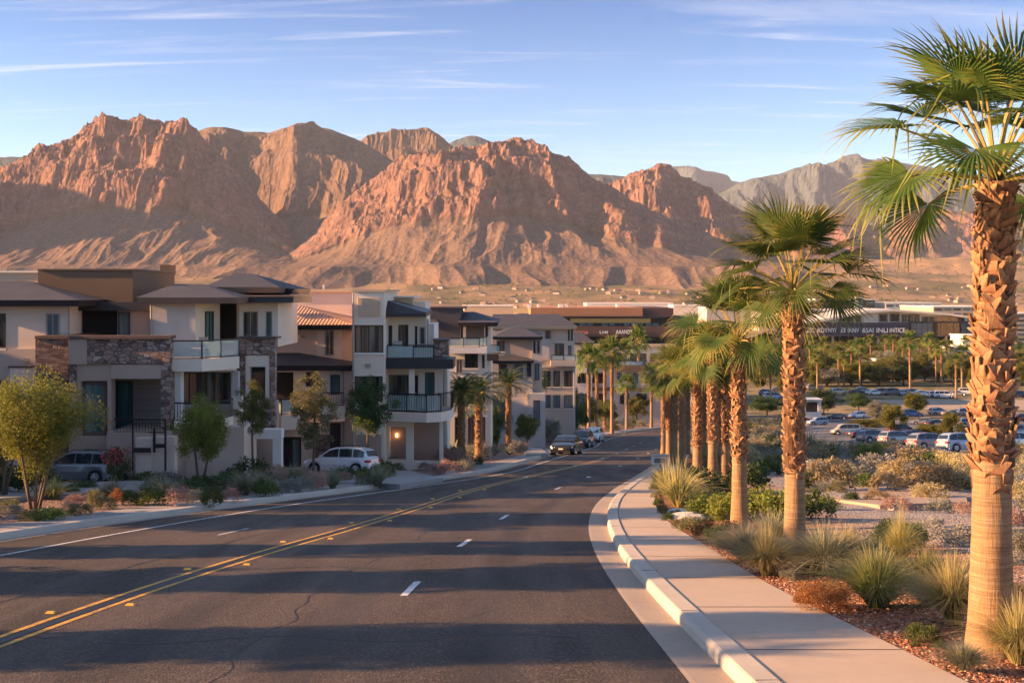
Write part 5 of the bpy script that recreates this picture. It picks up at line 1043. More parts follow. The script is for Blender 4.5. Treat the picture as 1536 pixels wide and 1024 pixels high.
# (px, base row, width px, height px, kind, place)
near = [
 (1236, 912, 88, 50, 'rust', 'large rust orange mound between the sidewalk and the green fountain grass'),
 (1205, 902, 34, 30, 'rust', 'small rust tuft touching the walk side of the large rust mound'),
 (1315, 908, 88, 78, 'ggrass', 'bright green fountain grass next to the large rust mound'),
 (1392, 900, 84, 72, 'ggrass', 'green fountain grass with tall straw tips between two street palms'),
 (1350, 850, 36, 70, 'ygrass', 'thin tall seed stalks rising behind the bright green fountain grass'),
 (1430, 938, 74, 92, 'ygrass', 'tall straw grass leaning at the foot of the edge palm'),
 (1385, 962, 50, 34, 'green', 'low leafy green shrub on the red gravel before the straw grass'),
 (1446, 1000, 46, 38, 'sgrass', 'dull tuft at the base of the thick edge palm'),
 (1412, 970, 18, 16, 'dark', 'tiny dark seedling alone on the red gravel by the edge palm'),
 (1528, 985, 72, 88, 'ygrass', 'sunlit straw grass behind the thick edge palm'),
 (1530, 905, 40, 50, 'gold', 'golden brush partly hidden by the thick edge palm'),
 (1530, 850, 60, 60, 'sage', 'dull sage mound beyond the edge palm'),
 (1532, 790, 60, 50, 'rose', 'rosy brush beyond the edge palm'),
 (1186, 868, 30, 20, 'sage', 'small sage mound on the red gravel by the second palm'),
 (1150, 862, 52, 62, 'ygrass', 'olive straw bunch grass on the walk side of the second palm'),
 (1118, 838, 62, 44, 'sgrass', 'grey-green tussock between second and third street palms'),
 (1160, 830, 60, 52, 'sgrass', 'taller grey-green tussock behind the second palm'),
 (1238, 862, 74, 66, 'sgrass', 'wispy grey grass just past the second palm'),
 (1270, 858, 50, 56, 'ygrass', 'yellowish wisps standing by the pale boulder'),
 (1218, 850, 36, 44, 'ygrass', 'thin straw tuft at the foot of the second palm'),
 (1300, 858, 62, 46, 'sage', 'grey sage mound behind the green fountain grass'),
 (1345, 832, 70, 52, 'dark', 'dark broad-leaved shrub with spread branches'),
 (1322, 842, 44, 36, 'green', 'green shrub touching the dark broad-leaved one'),
 (1368, 822, 46, 40, 'dark', 'dark clump behind the broad-leaved shrub'),
 (1425, 816, 76, 36, 'grey', 'silvery wide brush mound before the edge palm trunk'),
 (1398, 800, 40, 30, 'grey', 'small silvery brush by the tan path'),
 (1290, 815, 46, 26, 'grey', 'grey brush on the pale gravel beyond the second palm'),
 (1076, 818, 40, 34, 'dark', 'dark rounded shrub at the walk edge below the third palm'),
 (1056, 808, 48, 36, 'rust', 'rust orange shrub at the walk edge below the third palm'),
 (1098, 806, 34, 28, 'olive', 'olive clump right before the third palm'),
 (1040, 796, 40, 26, 'olive', 'olive low shrub on the walk edge by the white rock'),
 (1020, 792, 24, 18, 'olive', 'little olive tuft on the walk edge by the white rock'),
 (1062, 775, 66, 46, 'bright', 'yellowish shrub between the yellow grass and the third palm'),
 (1085, 780, 56, 50, 'bright', 'bright green clump at the near end of the hedge'),
 (1132, 782, 74, 58, 'bright', 'bright green hedge section beside the third palm'),
 (1162, 785, 74, 56, 'bright', 'bright green hedge section beside the second palm trunk'),
 (1222, 780, 56, 44, 'green', 'green hedge section past the second palm trunk'),
 (1240, 764, 40, 22, 'olive', 'olive hedge end past the second palm trunk'),
 (1018, 758, 60, 62, 'ygrass', 'tall glowing straw grass below the far palm cluster'),
 (1040, 752, 50, 54, 'gold', 'golden brush below the sixth street palm'),
 (1000, 742, 40, 46, 'ygrass', 'glowing straw grass at the walk bend'),
 (1003, 780, 20, 14, 'dark', 'small dark tuft lowest on the walk bend'), (993, 768, 20, 15, 'olive', 'small olive tuft on the walk bend, above the dark one'),
 (989, 757, 18, 13, 'dark', 'small dark tuft midway up the walk bend'), (984, 746, 17, 13, 'olive', 'small olive tuft high on the walk bend'),
 (984, 733, 18, 20, 'dark', 'dark tuft highest on the walk bend'), (990, 722, 22, 24, 'dark', 'dark shrub under the white mailbox'),
 (1014, 775, 22, 14, 'dark', 'dark tuft between the bend and the white rock'),
 (1070, 752, 34, 26, 'green', 'green shrub between the fourth and fifth street palms'), (1052, 700, 26, 24, 'bright', 'yellow-green shrub seen between the sixth and seventh palms'),
 (1305, 708, 58, 50, 'bright', None), (1352, 722, 74, 50, 'gold', 'large golden brush before the parking lot'), (1328, 735, 60, 44, 'gold', 'golden feathery brush by the yellow-green tree'),
 (1395, 748, 80, 36, 'gold', 'wide low golden brush in the open bed'), (1318, 752, 50, 26, 'gold', 'low golden mound at the tan path end'),
 (1346, 764, 62, 34, 'rose', 'rosy tan mound by the tan path'), (1425, 732, 70, 44, 'gold', 'golden brush against the edge palm trunk'), (1410, 762, 44, 26, 'sage', 'sage mound at the tan path far side'),
 (1258, 742, 30, 22, 'olive', 'olive clump between second palm and golden mounds'), (1232, 738, 26, 18, 'sage', 'sage clump just past the second palm at mid bed'), (1278, 752, 24, 16, 'dark', 'dark clump by the low golden mound'),
 (1216, 722, 12, 22, 'dark', 'narrow upright dark shrub just past the second palm'), (1300, 728, 40, 24, 'green', 'green low shrub under the golden feathery brush'), (1445, 770, 40, 30, 'rose', 'rosy clump touching the edge palm trunk'),
 (1374, 724, 40, 34, 'bright', 'yellow-green patch beside the large golden brush')]
for px, py, w, h, kind, lab in near:
    if lab is None: continue
    x, y = XY(px, py, .14); k = y / F * (1.12 if 'grass' in kind else .8 if kind in ('gold', 'rose') else 1.05); add_shrub(kind, x, y, w * k, h * k, lab, 'desert plants set out along the sidewalk and open bed', hi=y < 24)
left = [(81, 748, 44, 34, 'ygrass', 'tan tussock on the purple gravel behind the multi-stem tree'), (45, 780, 40, 20, 'olive', 'low olive mat at the kerb below the multi-stem tree'), (72, 778, 52, 24, 'bright', 'vivid green mat at the kerb below the multi-stem tree'),
 (120, 772, 38, 22, 'olive', 'olive mat at the kerb past the vivid green one'), (20, 742, 70, 54, 'dark', 'large dark shrub under the dark tree at the frame edge'), (62, 730, 50, 42, 'dark', 'dark shrub against the multi-stem trunk'),
 (140, 762, 26, 34, 'olive', 'upright olive tuft below the flowering shrub'), (160, 762, 26, 22, 'olive', 'small olive tuft below the flowering shrub'), (177, 752, 28, 26, 'rust', 'orange tinted tuft at the foot of the flowering shrub'),
 (197, 756, 34, 26, 'dark', 'dark green tuft past the flowering shrub'), (232, 757, 50, 34, 'green', 'wide green shrub by the kerb before the entry stairs'), (266, 758, 42, 36, 'rose', 'pale pinkish feather clump by the kerb before the entry stairs'),
 (293, 752, 32, 24, 'sage', 'sage tuft by the kerb below the round street tree'), (318, 757, 36, 34, 'green', 'green tuft by the kerb below the round street tree'), (347, 752, 34, 26, 'rose', 'rosy tuft by the kerb past the round street tree'),
 (366, 742, 46, 42, 'sgrass', 'tall grey-green grass by the kerb before the white carport'), (397, 744, 40, 32, 'green', 'green mound by the kerb before the white carport'), (197, 722, 52, 26, 'dark', 'clipped dark hedge before the stairs'),
 (250, 728, 54, 30, 'sage', 'pale sage hedge before the stairs'), (222, 724, 40, 26, 'green', 'green hedge joint between dark and pale hedges'), (375, 722, 66, 40, 'dark', 'big dark green hedge before the white carport'),
 (345, 728, 34, 30, 'green', 'green shrub touching the big dark hedge'), (330, 712, 30, 24, 'dark', 'dark shrub behind the round street tree trunk'), (300, 714, 30, 22, 'dark', 'dark shrub against the rose wall base'), (275, 712, 36, 30, 'dark', 'dark shrub at the entry stair corner'),
 (415, 738, 30, 24, 'grey', 'bluish grey mound at the kerb, first of three'), (437, 738, 34, 28, 'grey', 'bluish grey mound at the kerb, middle of three'), (458, 736, 32, 28, 'sage', 'bluish sage mound at the kerb by the slim street tree'),
 (478, 734, 30, 32, 'rose', 'pink topped clump at the kerb by the slim street tree'), (499, 732, 30, 34, 'sgrass', 'tan feather grass at the kerb before the white car'), (516, 722, 22, 18, 'rose', 'rosy tuft under the white car'), 
 (545, 727, 26, 24, 'olive', 'olive clump at the driveway corner'), (566, 727, 32, 34, 'sgrass', 'grassy clump at the driveway corner'), (430, 722, 44, 24, 'green', 'low green shrub before the glass door'), (462, 716, 30, 18, 'green', 'low green shrub before the dark garage'),
 (572, 702, 38, 22, 'dark', 'dark low hedge before the lit porch'), (603, 700, 44, 28, 'dark', 'dark hedge at the porch column'), (590, 706, 40, 16, 'olive', 'olive edging shrub before the lit porch'), (648, 698, 34, 28, 'dark', 'dark rounded shrub before the open garage'),
 (672, 696, 30, 30, 'green', 'green shrub against the garage end wall'), (655, 712, 30, 22, 'rose', 'tan clump on the small planted island'), (674, 711, 40, 26, 'rose', 'wide tan clump on the small planted island'), (700, 706, 34, 24, 'sage', 'sage clump at the far end of the planted island'), (715, 700, 24, 20, 'dark', 'dark clump at the far tip of the planted island'),
 (690, 705, 24, 22, 'olive', 'olive clump at the foot of the first feather palm'), (10, 770, 50, 16, 'sage', 'low sage mat at the kerb at the frame edge'),
 (105, 742, 30, 18, 'green', 'green tuft behind the tan tussock'), (128, 735, 40, 18, 'dark', 'dark low hedge by the driveway')]
for px, py, w, h, kind, lab in left:
    x, y = XY(px, py, .14); k = y / F; add_shrub(kind, x, y, w * k, h * k, lab, 'planting between the street and the townhouses')
# bed between the street and the farther houses
rg = random.Random(21)
def free(x, y, r=0.6): return all((s.location.x - x) ** 2 + (s.location.y - y) ** 2 > r * r for s in SHR)
n = 0
while n < 95:
    y = rg.uniform(62, 215); f_ = rg.random(); x = float(LWK(y)) - .5 - rg.random() ** 1.4 * (3 + y * .06)
    if not free(x, y, 1.0 if y < 100 else 1.6): continue
    if 103 < y < 134 and x < PX(818, 116) : continue
    k = rg.choice(['sage', 'olive', 'rose', 'green', 'dark', 'sgrass', 'rose', 'sage']); w = rg.uniform(.9, 1.7) * (1 + y / 300)
    add_shrub(k, x, y, w, None, f'{KD[k][1]} in the bank of planting along the far side of the street', f'{KD[k][1]}s along the far street', far=y > 100); n += 1
for px, py, w, h in ((808, 640, 20, 16), (832, 648, 22, 16)):
    d = 150; o = add_shrub('rose', PX(px, d), d, 1.9, 1.4, ('magenta' if px < 820 else 'purple') + ' flowering shrub among the far street planting', None)
    o.data = get_shrub('rose', False).copy(); o.data.materials[0] = LM['pink']
n = 0
while n < 42:
    y = rg.uniform(27, 62); x = float(LWK(y)) - .5 - rg.random() ** 1.2 * 4.2
    if not free(x, y, .75): continue
    k = rg.choice(['sage', 'olive', 'rose', 'green', 'dark', 'dark', 'sgrass', 'green']); w = rg.uniform(.6, 1.2)
    add_shrub(k, x, y, w, None, f'{KD[k][1]} filling the bed between the kerb and the nearer townhouses', f'{KD[k][1]}s in the bed of the nearer townhouses'); n += 1
# open desert bed: rows of small brush
n = 0; tries = 0
while n < 370 and tries < 12000:
    tries += 1; y = 22 + rg.random() ** .75 * 185; x = float(RWK(y)) + 1.2 + rg.random() * (float(BR(y)) - float(RWK(y)) - 2)
    px = 768 + F * x / y
    if px > 1900 or (x > float(PK0(y)) - 1.5 and y > 78): continue
    if y < 40 and px < 1500: continue
    if not free(x, y, .9 if y < 60 else 1.5): continue
    cl = perlin(np.array(x / 9), np.array(y / 12), 3)
    if cl < -.12 and rg.random() < .8: continue
    k = rg.choice(['grey', 'sage', 'sage', 'green', 'sgrass', 'olive', 'gold', 'dark'] if px < 1290 or y > 75 else ['gold', 'grey', 'sage', 'sage', 'ygrass', 'green']); w = rg.uniform(.7, 1.7) * (1 + y / 150)
    add_shrub(k, x, y, w, w * rg.uniform(.5, .75), f'small {KD[k][1]} scattered over the open desert bed beyond the street palms', f'small {KD[k][1]}s over the desert bed', far=y > 62); n += 1
kinds = sorted({q[0] for q in FAR}); VV = []; FF = []; MM = []; SS = []; bb = 0
for q in FAR:
    me = get_shrub(q[0], False); nv = len(me.vertices); co = np.empty(nv * 3, np.float32); me.vertices.foreach_get('co', co); co = co.reshape(-1, 3)
    fi = np.empty(len(me.loops), np.int32); me.loops.foreach_get('vertex_index', fi); fi = fi.reshape(-1, 4)[::2] if q[0] not in ('ggrass', 'ygrass', 'sgrass') else fi.reshape(-1, 4)
    a = rnd.uniform(0, 6.28); c, s_ = cos(a), sin(a); k = q[4] * 1.15; g_ = 1.0 if q[0] in ('ggrass', 'ygrass', 'sgrass') else 1.25
    VV.append(np.stack([(co[:, 0] * c - co[:, 1] * s_) * k + q[1], (co[:, 0] * s_ + co[:, 1] * c) * k + q[2], co[:, 2] * q[5] / .72 + q[3]], 1)); FF.append(fi + bb); MM.append(np.full(len(fi), kinds.index(q[0]))); bb += nv
tag(mesh_np('brush', np.concatenate(VV), np.concatenate(FF), [LM[k] for k in kinds], midx=np.concatenate(MM)), 'small brush covering the far desert bed and the far street bank', 'brush', kind='stuff')
# pale boulders and stones
def rock(x, y, sx, sy, sz, seed, lab, mat, sink=.3):
    rgk = np.random.RandomState(seed); import bmesh
    bm = bmesh.new(); bmesh.ops.create_icosphere(bm, subdivisions=3, radius=1)
    for v in bm.verts:
        c = v.co; k = 1 + .22 * float(perlin(np.array(c.x * 1.3 + seed), np.array(c.y * 1.3 + c.z))) + .12 * float(perlin(np.array(c.z * 3 + seed), np.array(c.x * 3 - c.y * 2)))
        v.co = Vector((round(c.x * 2.5) / 2.5 * .25 + c.x * .75, c.y, c.z)) * k; v.co.x *= sx; v.co.y *= sy; v.co.z *= sz
    me = bpy.data.meshes.new('boulder'); bm.to_mesh(me); bm.free(); me.materials.append(mat)
    o = bpy.data.objects.new('boulder', me); COL.objects.link(o); z = bed_height(x, y) if x > 0 else lbed_height(x, y); o.location = (x, y, z + sz * (.5 - sink)); return tag(o, lab, 'boulder')
MAT['boulder'] = surf('pale_boulder', (.42, .37, .33), .9, .25, 2, .8, .02, 18); MAT['boulder_w'] = surf('white_sandstone', (.62, .55, .47), .9, .2, 2, .8, .02, 18)
for i, (px, py, w, h, lab, mt) in enumerate([(1283, 850, 40, 14, 'pale grey boulder among grasses behind the rust mound', 'boulder'), (1322, 850, 26, 12, 'small grey boulder beside the dark broad-leaved shrub', 'boulder'),
     (1030, 779, 60, 14, 'flat white sandstone slab at the walk bend', 'boulder_w'), (1058, 772, 44, 12, 'second flat white sandstone slab below the third palm', 'boulder_w'), (1018, 768, 40, 10, 'low pale slab under the tall glowing grass', 'boulder_w'),
     (1340, 762, 16, 10, 'small pinkish stone by the tan path', 'boulder'), (1400, 852, 22, 10, 'grey stone before the silvery brush', 'boulder'), (1460, 870, 30, 14, 'grey stone by the edge palm', 'boulder'),
     (250, 736, 18, 6, 'pale flat stone in the gravel by the stairs', 'boulder')]):
    x, y = XY(px, py, .14); k = y / F; rock(x, y, w * k / 2, w * k / 2.4, h * k * .7, i + 3, lab, MAT[mt])
# gravel chips standing proud on the near red bed
rgn = np.random.RandomState(5); nn = 9000; ys_ = 11.5 + 14 * rgn.rand(nn) ** 1.2; lw = RWK(ys_); xs_ = lw + .03 + rgn.rand(nn) ** 1.3 * 4.8
zz = np.array([bed_height(a, b_) for a, b_ in zip(xs_, ys_)]); sz_ = rgn.uniform(.010, .030, nn)
oct_ = np.array([(1, 0, 0), (0, 1, 0), (-1, 0, 0), (0, -1, 0), (0, 0, .7), (0, 0, -.6)]); of = np.array([(0, 1, 4), (1, 2, 4), (2, 3, 4), (3, 0, 4), (1, 0, 5), (2, 1, 5), (3, 2, 5), (0, 3, 5)])
ang = rgn.rand(nn) * 6.28; ca, sa = np.cos(ang)[:, None], np.sin(ang)[:, None]; st = rgn.uniform(.6, 1.5, (nn, 1)); ox = oct_[None, :, 0] * st * ca - oct_[None, :, 1] * sa; oy = oct_[None, :, 0] * st * sa + oct_[None, :, 1] * ca
P = np.stack([xs_[:, None] + ox * sz_[:, None], ys_[:, None] + oy * sz_[:, None], zz[:, None] + .004 + oct_[None, :, 2] * sz_[:, None] * .9], -1).reshape(-1, 3)
chipm = [surf('red_stone_chip', (.33, .13, .07), .9, .3, 3, 0), surf('tan_stone_chip', (.48, .31, .20), .9, .3, 3, 0), surf('dark_stone_chip', (.17, .07, .045), .9, .3, 3, 0)]
o = mesh_np('gravel_chips', P, (np.arange(nn)[:, None, None] * 6 + of[None]).reshape(-1, 3), chipm, midx=np.repeat(rgn.choice(3, nn, p=[.5, .25, .25]), 8)); tag(o, 'loose red and tan gravel chips on the bed beside the sidewalk', 'gravel', kind='stuff')
# ---------------------------------------------------------------- trees on the house side
def treeat(o, px, py, d=None): return put(o, px, py, .12, d, 0)
treeat(make_tree('street_tree', 'multi-stem tree with glowing yellow-orange leaves beside the driveway', 'tree', 4.3, 4.1, .95, 5, LM['yellow'], 26000, .085, 1, clusters=120, shape='vase', tr=.045), 52, 758)
treeat(make_tree('street_tree', 'dark green multi-stem tree half out of view at the frame edge', 'tree', 4.1, 3.4, .8, 4, LM['olive'], 16000, .085, 2, clusters=60, shape='vase', tr=.045), 2, 748)
treeat(make_tree('flowering_shrub', 'small standard shrub topped with pink and orange blossoms', 'shrub', 1.9, 1.2, .55, 1, LM['dark'], 3600, .06, 3, clusters=40, tr=.03, flowers=(LM['pink'], 420)), 174, 745)
treeat(make_tree('street_tree', 'round yellow-green street tree before the curved lower balcony', 'tree', 3.7, 2.6, .95, 2, LM['bright'], 15000, .085, 4, clusters=70, tr=.05), 301, 729, 45.5)
treeat(make_tree('street_tree', 'narrow grey-green olive tree before the stone wall with the tall window', 'tree', 4.5, 1.6, 1.9, 1, LM['pine'], 8000, .08, 5, clusters=50, tr=.05), 380, 720, 50)
treeat(make_tree('street_tree', 'slim airy street tree before the glass balcony of the tiled roof house', 'tree', 4.9, 2.3, 1.2, 1, LM['olive'], 11000, .085, 6, clusters=90, crad=.2, tr=.055), 469, 724)
treeat(make_tree('street_tree', 'dense dark green oval tree before the square cream tower', 'tree', 5.0, 2.6, 1.8, 1, LM['dark'], 13000, .10, 7, clusters=70, tr=.07), 552, 708, 58)
for i, (px, d, cy, lab) in enumerate([(692, 71.5, 592, 'feather palm with rough reddish trunk, first along the far planting'), (718, 75.5, 592, 'feather palm just behind the first one, crown fanned wide'), (763, 98, 580, 'tall feather palm with upright plume of fronds before the narrow windowed house')]):
    H = (HY + F * (CZ - Gf(d)) / d - cy) / F * d
    treeat(make_feather_palm(H, 11 + i, lab, 2.1 + .22 * i, 'feather palms before the townhouses'), px, 0, d)
fp = make_fan_palm(7.0, 61, 'slender fan palm behind the feather palms', False, 3.5, 1.3, 'slender palms around the far bend', .22); treeat(fp, 800, 0, 128)
for px, d, cy, lab in [(822, 165, 526, 'slender fan palm before the long slate roofed house'), (883, 175, 545, 'slender fan palm at the corner of the dark hip roofed house'), (895, 190, 552, 'slender fan palm in shade between the house corner and the bend'), (918, 178, 537, 'stout fan palm rising beside the far bend of the street'),
                       (940, 195, 580, 'short bushy palm low on the far bend bank'), (958, 245, 518, 'slender fan palm standing before the brown office sign'), (977, 205, 566, 'dark trunked fan palm closest to the street on the far bend'), (907, 200, 540, 'slender fan palm half behind the stout one'), (935, 240, 535, 'pale trunked palm before the orange door')]:
    H = (HY + F * (CZ - Gf(d)) / d - cy) / F * d; k = H / 7.0
    treeat(dup(fp, scale=(.8 + .25 * k, .8 + .25 * k, k), label=lab), px, 0, d).rotation_euler[2] = px
t1 = make_tree('broadleaf_tree', 'grey-green olive tree behind the parked cars', 'tree', 8, 6.5, 1.6, 2, LM['sage'], 9000, .28, 21, clusters=70, tr=.14)
t2 = make_tree('broadleaf_tree', 'dense dark tree between the far houses and the bend', 'tree', 8, 7, 1.4, 1, LM['dark'], 10000, .30, 22, clusters=70, tr=.16); t3 = make_tree('broadleaf_tree', 'deep green tree on the curving bank above the far kerb', 'tree', 8, 6.5, 1.5, 1, LM['pine'], 10000, .30, 23, clusters=60, tr=.16)
for o, px, d, top, wpx in ((t1, 745, 112, 590, 44), (t2, 840, 155, 556, 50), (t3, 905, 200, 596, 50)):
    H = (HY + F * (CZ - Gf(d)) / d - top) / F * d; W_ = wpx / F * d; o.scale = (W_ / 6.5, W_ / 6.5, H / 8); treeat(o, px, 0, d)
def clone_tree(src, px, d, top, wpx, lab, group=None):
    H = (HY + F * (CZ - Gf(d)) / d - top) / F * d; W_ = wpx / F * d; c = dup(src, rz=px * .37, scale=(W_ / 6.5, W_ / 6.5, H / 8), label=lab, group=group); c.location = (PX(px, d), d, Gf(d)); return c
for src, px, d, top, wpx, lab in [(t1, 712, 90, 612, 34, 'grey-green small tree among the feather palms'), (t2, 815, 150, 566, 40, 'dark tree beside the slender fan palm'), (t2, 878, 190, 590, 46, 'dark bushy tree above the curving bank'), (t2, 738, 97, 606, 34, 'dark tree between the second and third feather palms'), (t3, 790, 112, 616, 40, 'green tree hiding the foot of the narrow windowed house'), (t2, 851, 138, 604, 44, 'dark tree before the long roofed house'), (t1, 826, 128, 626, 36, 'silvery low tree by the frontmost parked car'), (t3, 866, 165, 596, 40, 'green tree above the rearmost parked car'), (t2, 985, 235, 580, 60, 'dark tree behind the dark trunked palm'),
                                  (t1, 760, 120, 612, 40, 'silvery olive tree before the rounded porch roof'), (t3, 955, 225, 590, 44, 'green tree below the orange door'), (t2, 1010, 250, 575, 60, 'dark tree glimpsed through the far palm cluster')]: clone_tree(src, px, d, top, wpx, lab)

# ---- column trees on the near side of the houses, added out of view: their shade makes the bands across the road
c1_ = make_tree('shade_column_tree', 'unseen dense column tree added for road shade, uphill from the multi-stem tree', 'tree', 8.2, 3.0, .5, 1, LM['dark'], 9000, .26, 31, clusters=130, shape='column', tr=.14)
for i, (x, y, w, h, lab) in enumerate([(-17.6, 23.4, 2.7, 7.9, None), (-17.8, 18.6, 3.7, 8.0, 'unseen dense column tree added for road shade, second from the multi-stem tree'), (-17.6, 12.8, 3.0, 8.0, 'unseen dense column tree added for road shade, third from the multi-stem tree'),
        (-17.8, 7.8, 3.2, 8.0, 'unseen dense column tree added for road shade, fourth from the multi-stem tree'), (-18.6, 30.4, 5.6, 8.2, 'widest unseen dense column tree added for road shade, beside the driveway'), (-17.9, 2.4, 4.0, 8.0, 'unseen dense column tree added for road shade, fifth from the multi-stem tree'), (-22.0, 40.6, 3.0, 9.5, 'tall unseen dense column tree added for road shade, behind the multi-stem tree')]):
    o = c1_ if i == 0 else dup(c1_, rz=i * 1.1, label=lab); o.scale = (w / 3.0, w / 3.0, h / 8.2); o.location = (x, y, Gf(y) + .1)
# ---------------------------------------------------------------- cars
def paintmat(n, c): 
    m, t, b = newmat('car_paint_' + n); b.inputs['Base Color'].default_value = (*c, 1); b.inputs['Roughness'].default_value = .28; b.inputs['Metallic'].default_value = .25; b.inputs['Coat Weight'].default_value = .8; b.inputs['Coat Roughness'].default_value = .04; return m
CP = {k: paintmat(k, c) for k, c in {'white': (.72, .73, .75), 'silver': (.27, .28, .30), 'black': (.016, .018, .022), 'navy': (.03, .045, .085), 'blue': (.06, .15, .33), 'maroon': (.10, .025, .03), 'beige': (.50, .45, .36), 'grey': (.16, .17, .19), 'ltblue': (.34, .42, .52)}.items()}
MAT['carglass'] = surf('car_glass', (.015, .022, .03), .05, 0, bs=0, spec=.9); MAT['tyre'] = surf('tyre_rubber', (.018, .018, .019), .85, bs=0); MAT['rim'] = surf('alloy_rim', (.45, .45, .47), .3, bs=0, metallic=.9); MAT['trim'] = surf('black_trim', (.02, .02, .022), .6, bs=0)
MAT['head'] = surf('headlight_lens', (.62, .65, .68), .1, 0, bs=0, spec=.9); MAT['tail'] = surf('tail_light_lens', (.50, .02, .02), .15, 0, bs=0, spec=.8); MAT['plate'] = surf('number_plate', (.7, .7, .68), .5, bs=0)
# per kind: length, half width, wheel x, wheel radius, belt z; body stations (x, top z, half width), cabin stations (x, top z)
KINDS = {
 'suv': dict(w=.94, wx=(-1.38, 1.42), wr=.36, belt=1.03, body=[(-2.28, .62, .74), (-2.24, .92, .86), (-2.05, 1.02, .91), (-1.2, 1.04, .94), (0, 1.03, .94), (.95, 1.02, .94), (1.5, .98, .92), (1.95, .90, .88), (2.2, .78, .80), (2.28, .60, .70)],
             cab=[(-2.14, 1.06), (-1.92, 1.48), (-1.62, 1.63), (-.7, 1.69), (.1, 1.66), (.5, 1.55), (1.22, 1.04)]),
 'sedan': dict(w=.91, wx=(-1.38, 1.45), wr=.33, belt=.92, body=[(-2.36, .60, .70), (-2.32, .86, .82), (-2.1, .95, .87), (-1.4, .97, .90), (0, .93, .91), (.95, .93, .91), (1.5, .88, .89), (1.98, .79, .85), (2.26, .68, .76), (2.36, .52, .66)],
             cab=[(-1.82, .97), (-1.1, 1.33), (-.55, 1.42), (.1, 1.42), (.45, 1.33), (1.18, .95)]),
 'van': dict(w=.97, wx=(-1.5, 1.6), wr=.36, belt=1.10, body=[(-2.45, .60, .80), (-2.42, 1.0, .92), (-2.3, 1.1, .95), (-1.2, 1.11, .97), (0, 1.10, .97), (1.2, 1.08, .97), (1.7, 1.02, .94), (2.1, .92, .9), (2.34, .78, .82), (2.42, .60, .72)],
             cab=[(-2.36, 1.12), (-2.26, 1.75), (-2.0, 1.86), (-.4, 1.90), (.5, 1.86), (.95, 1.72), (1.62, 1.12)]),
}
CARS = {}
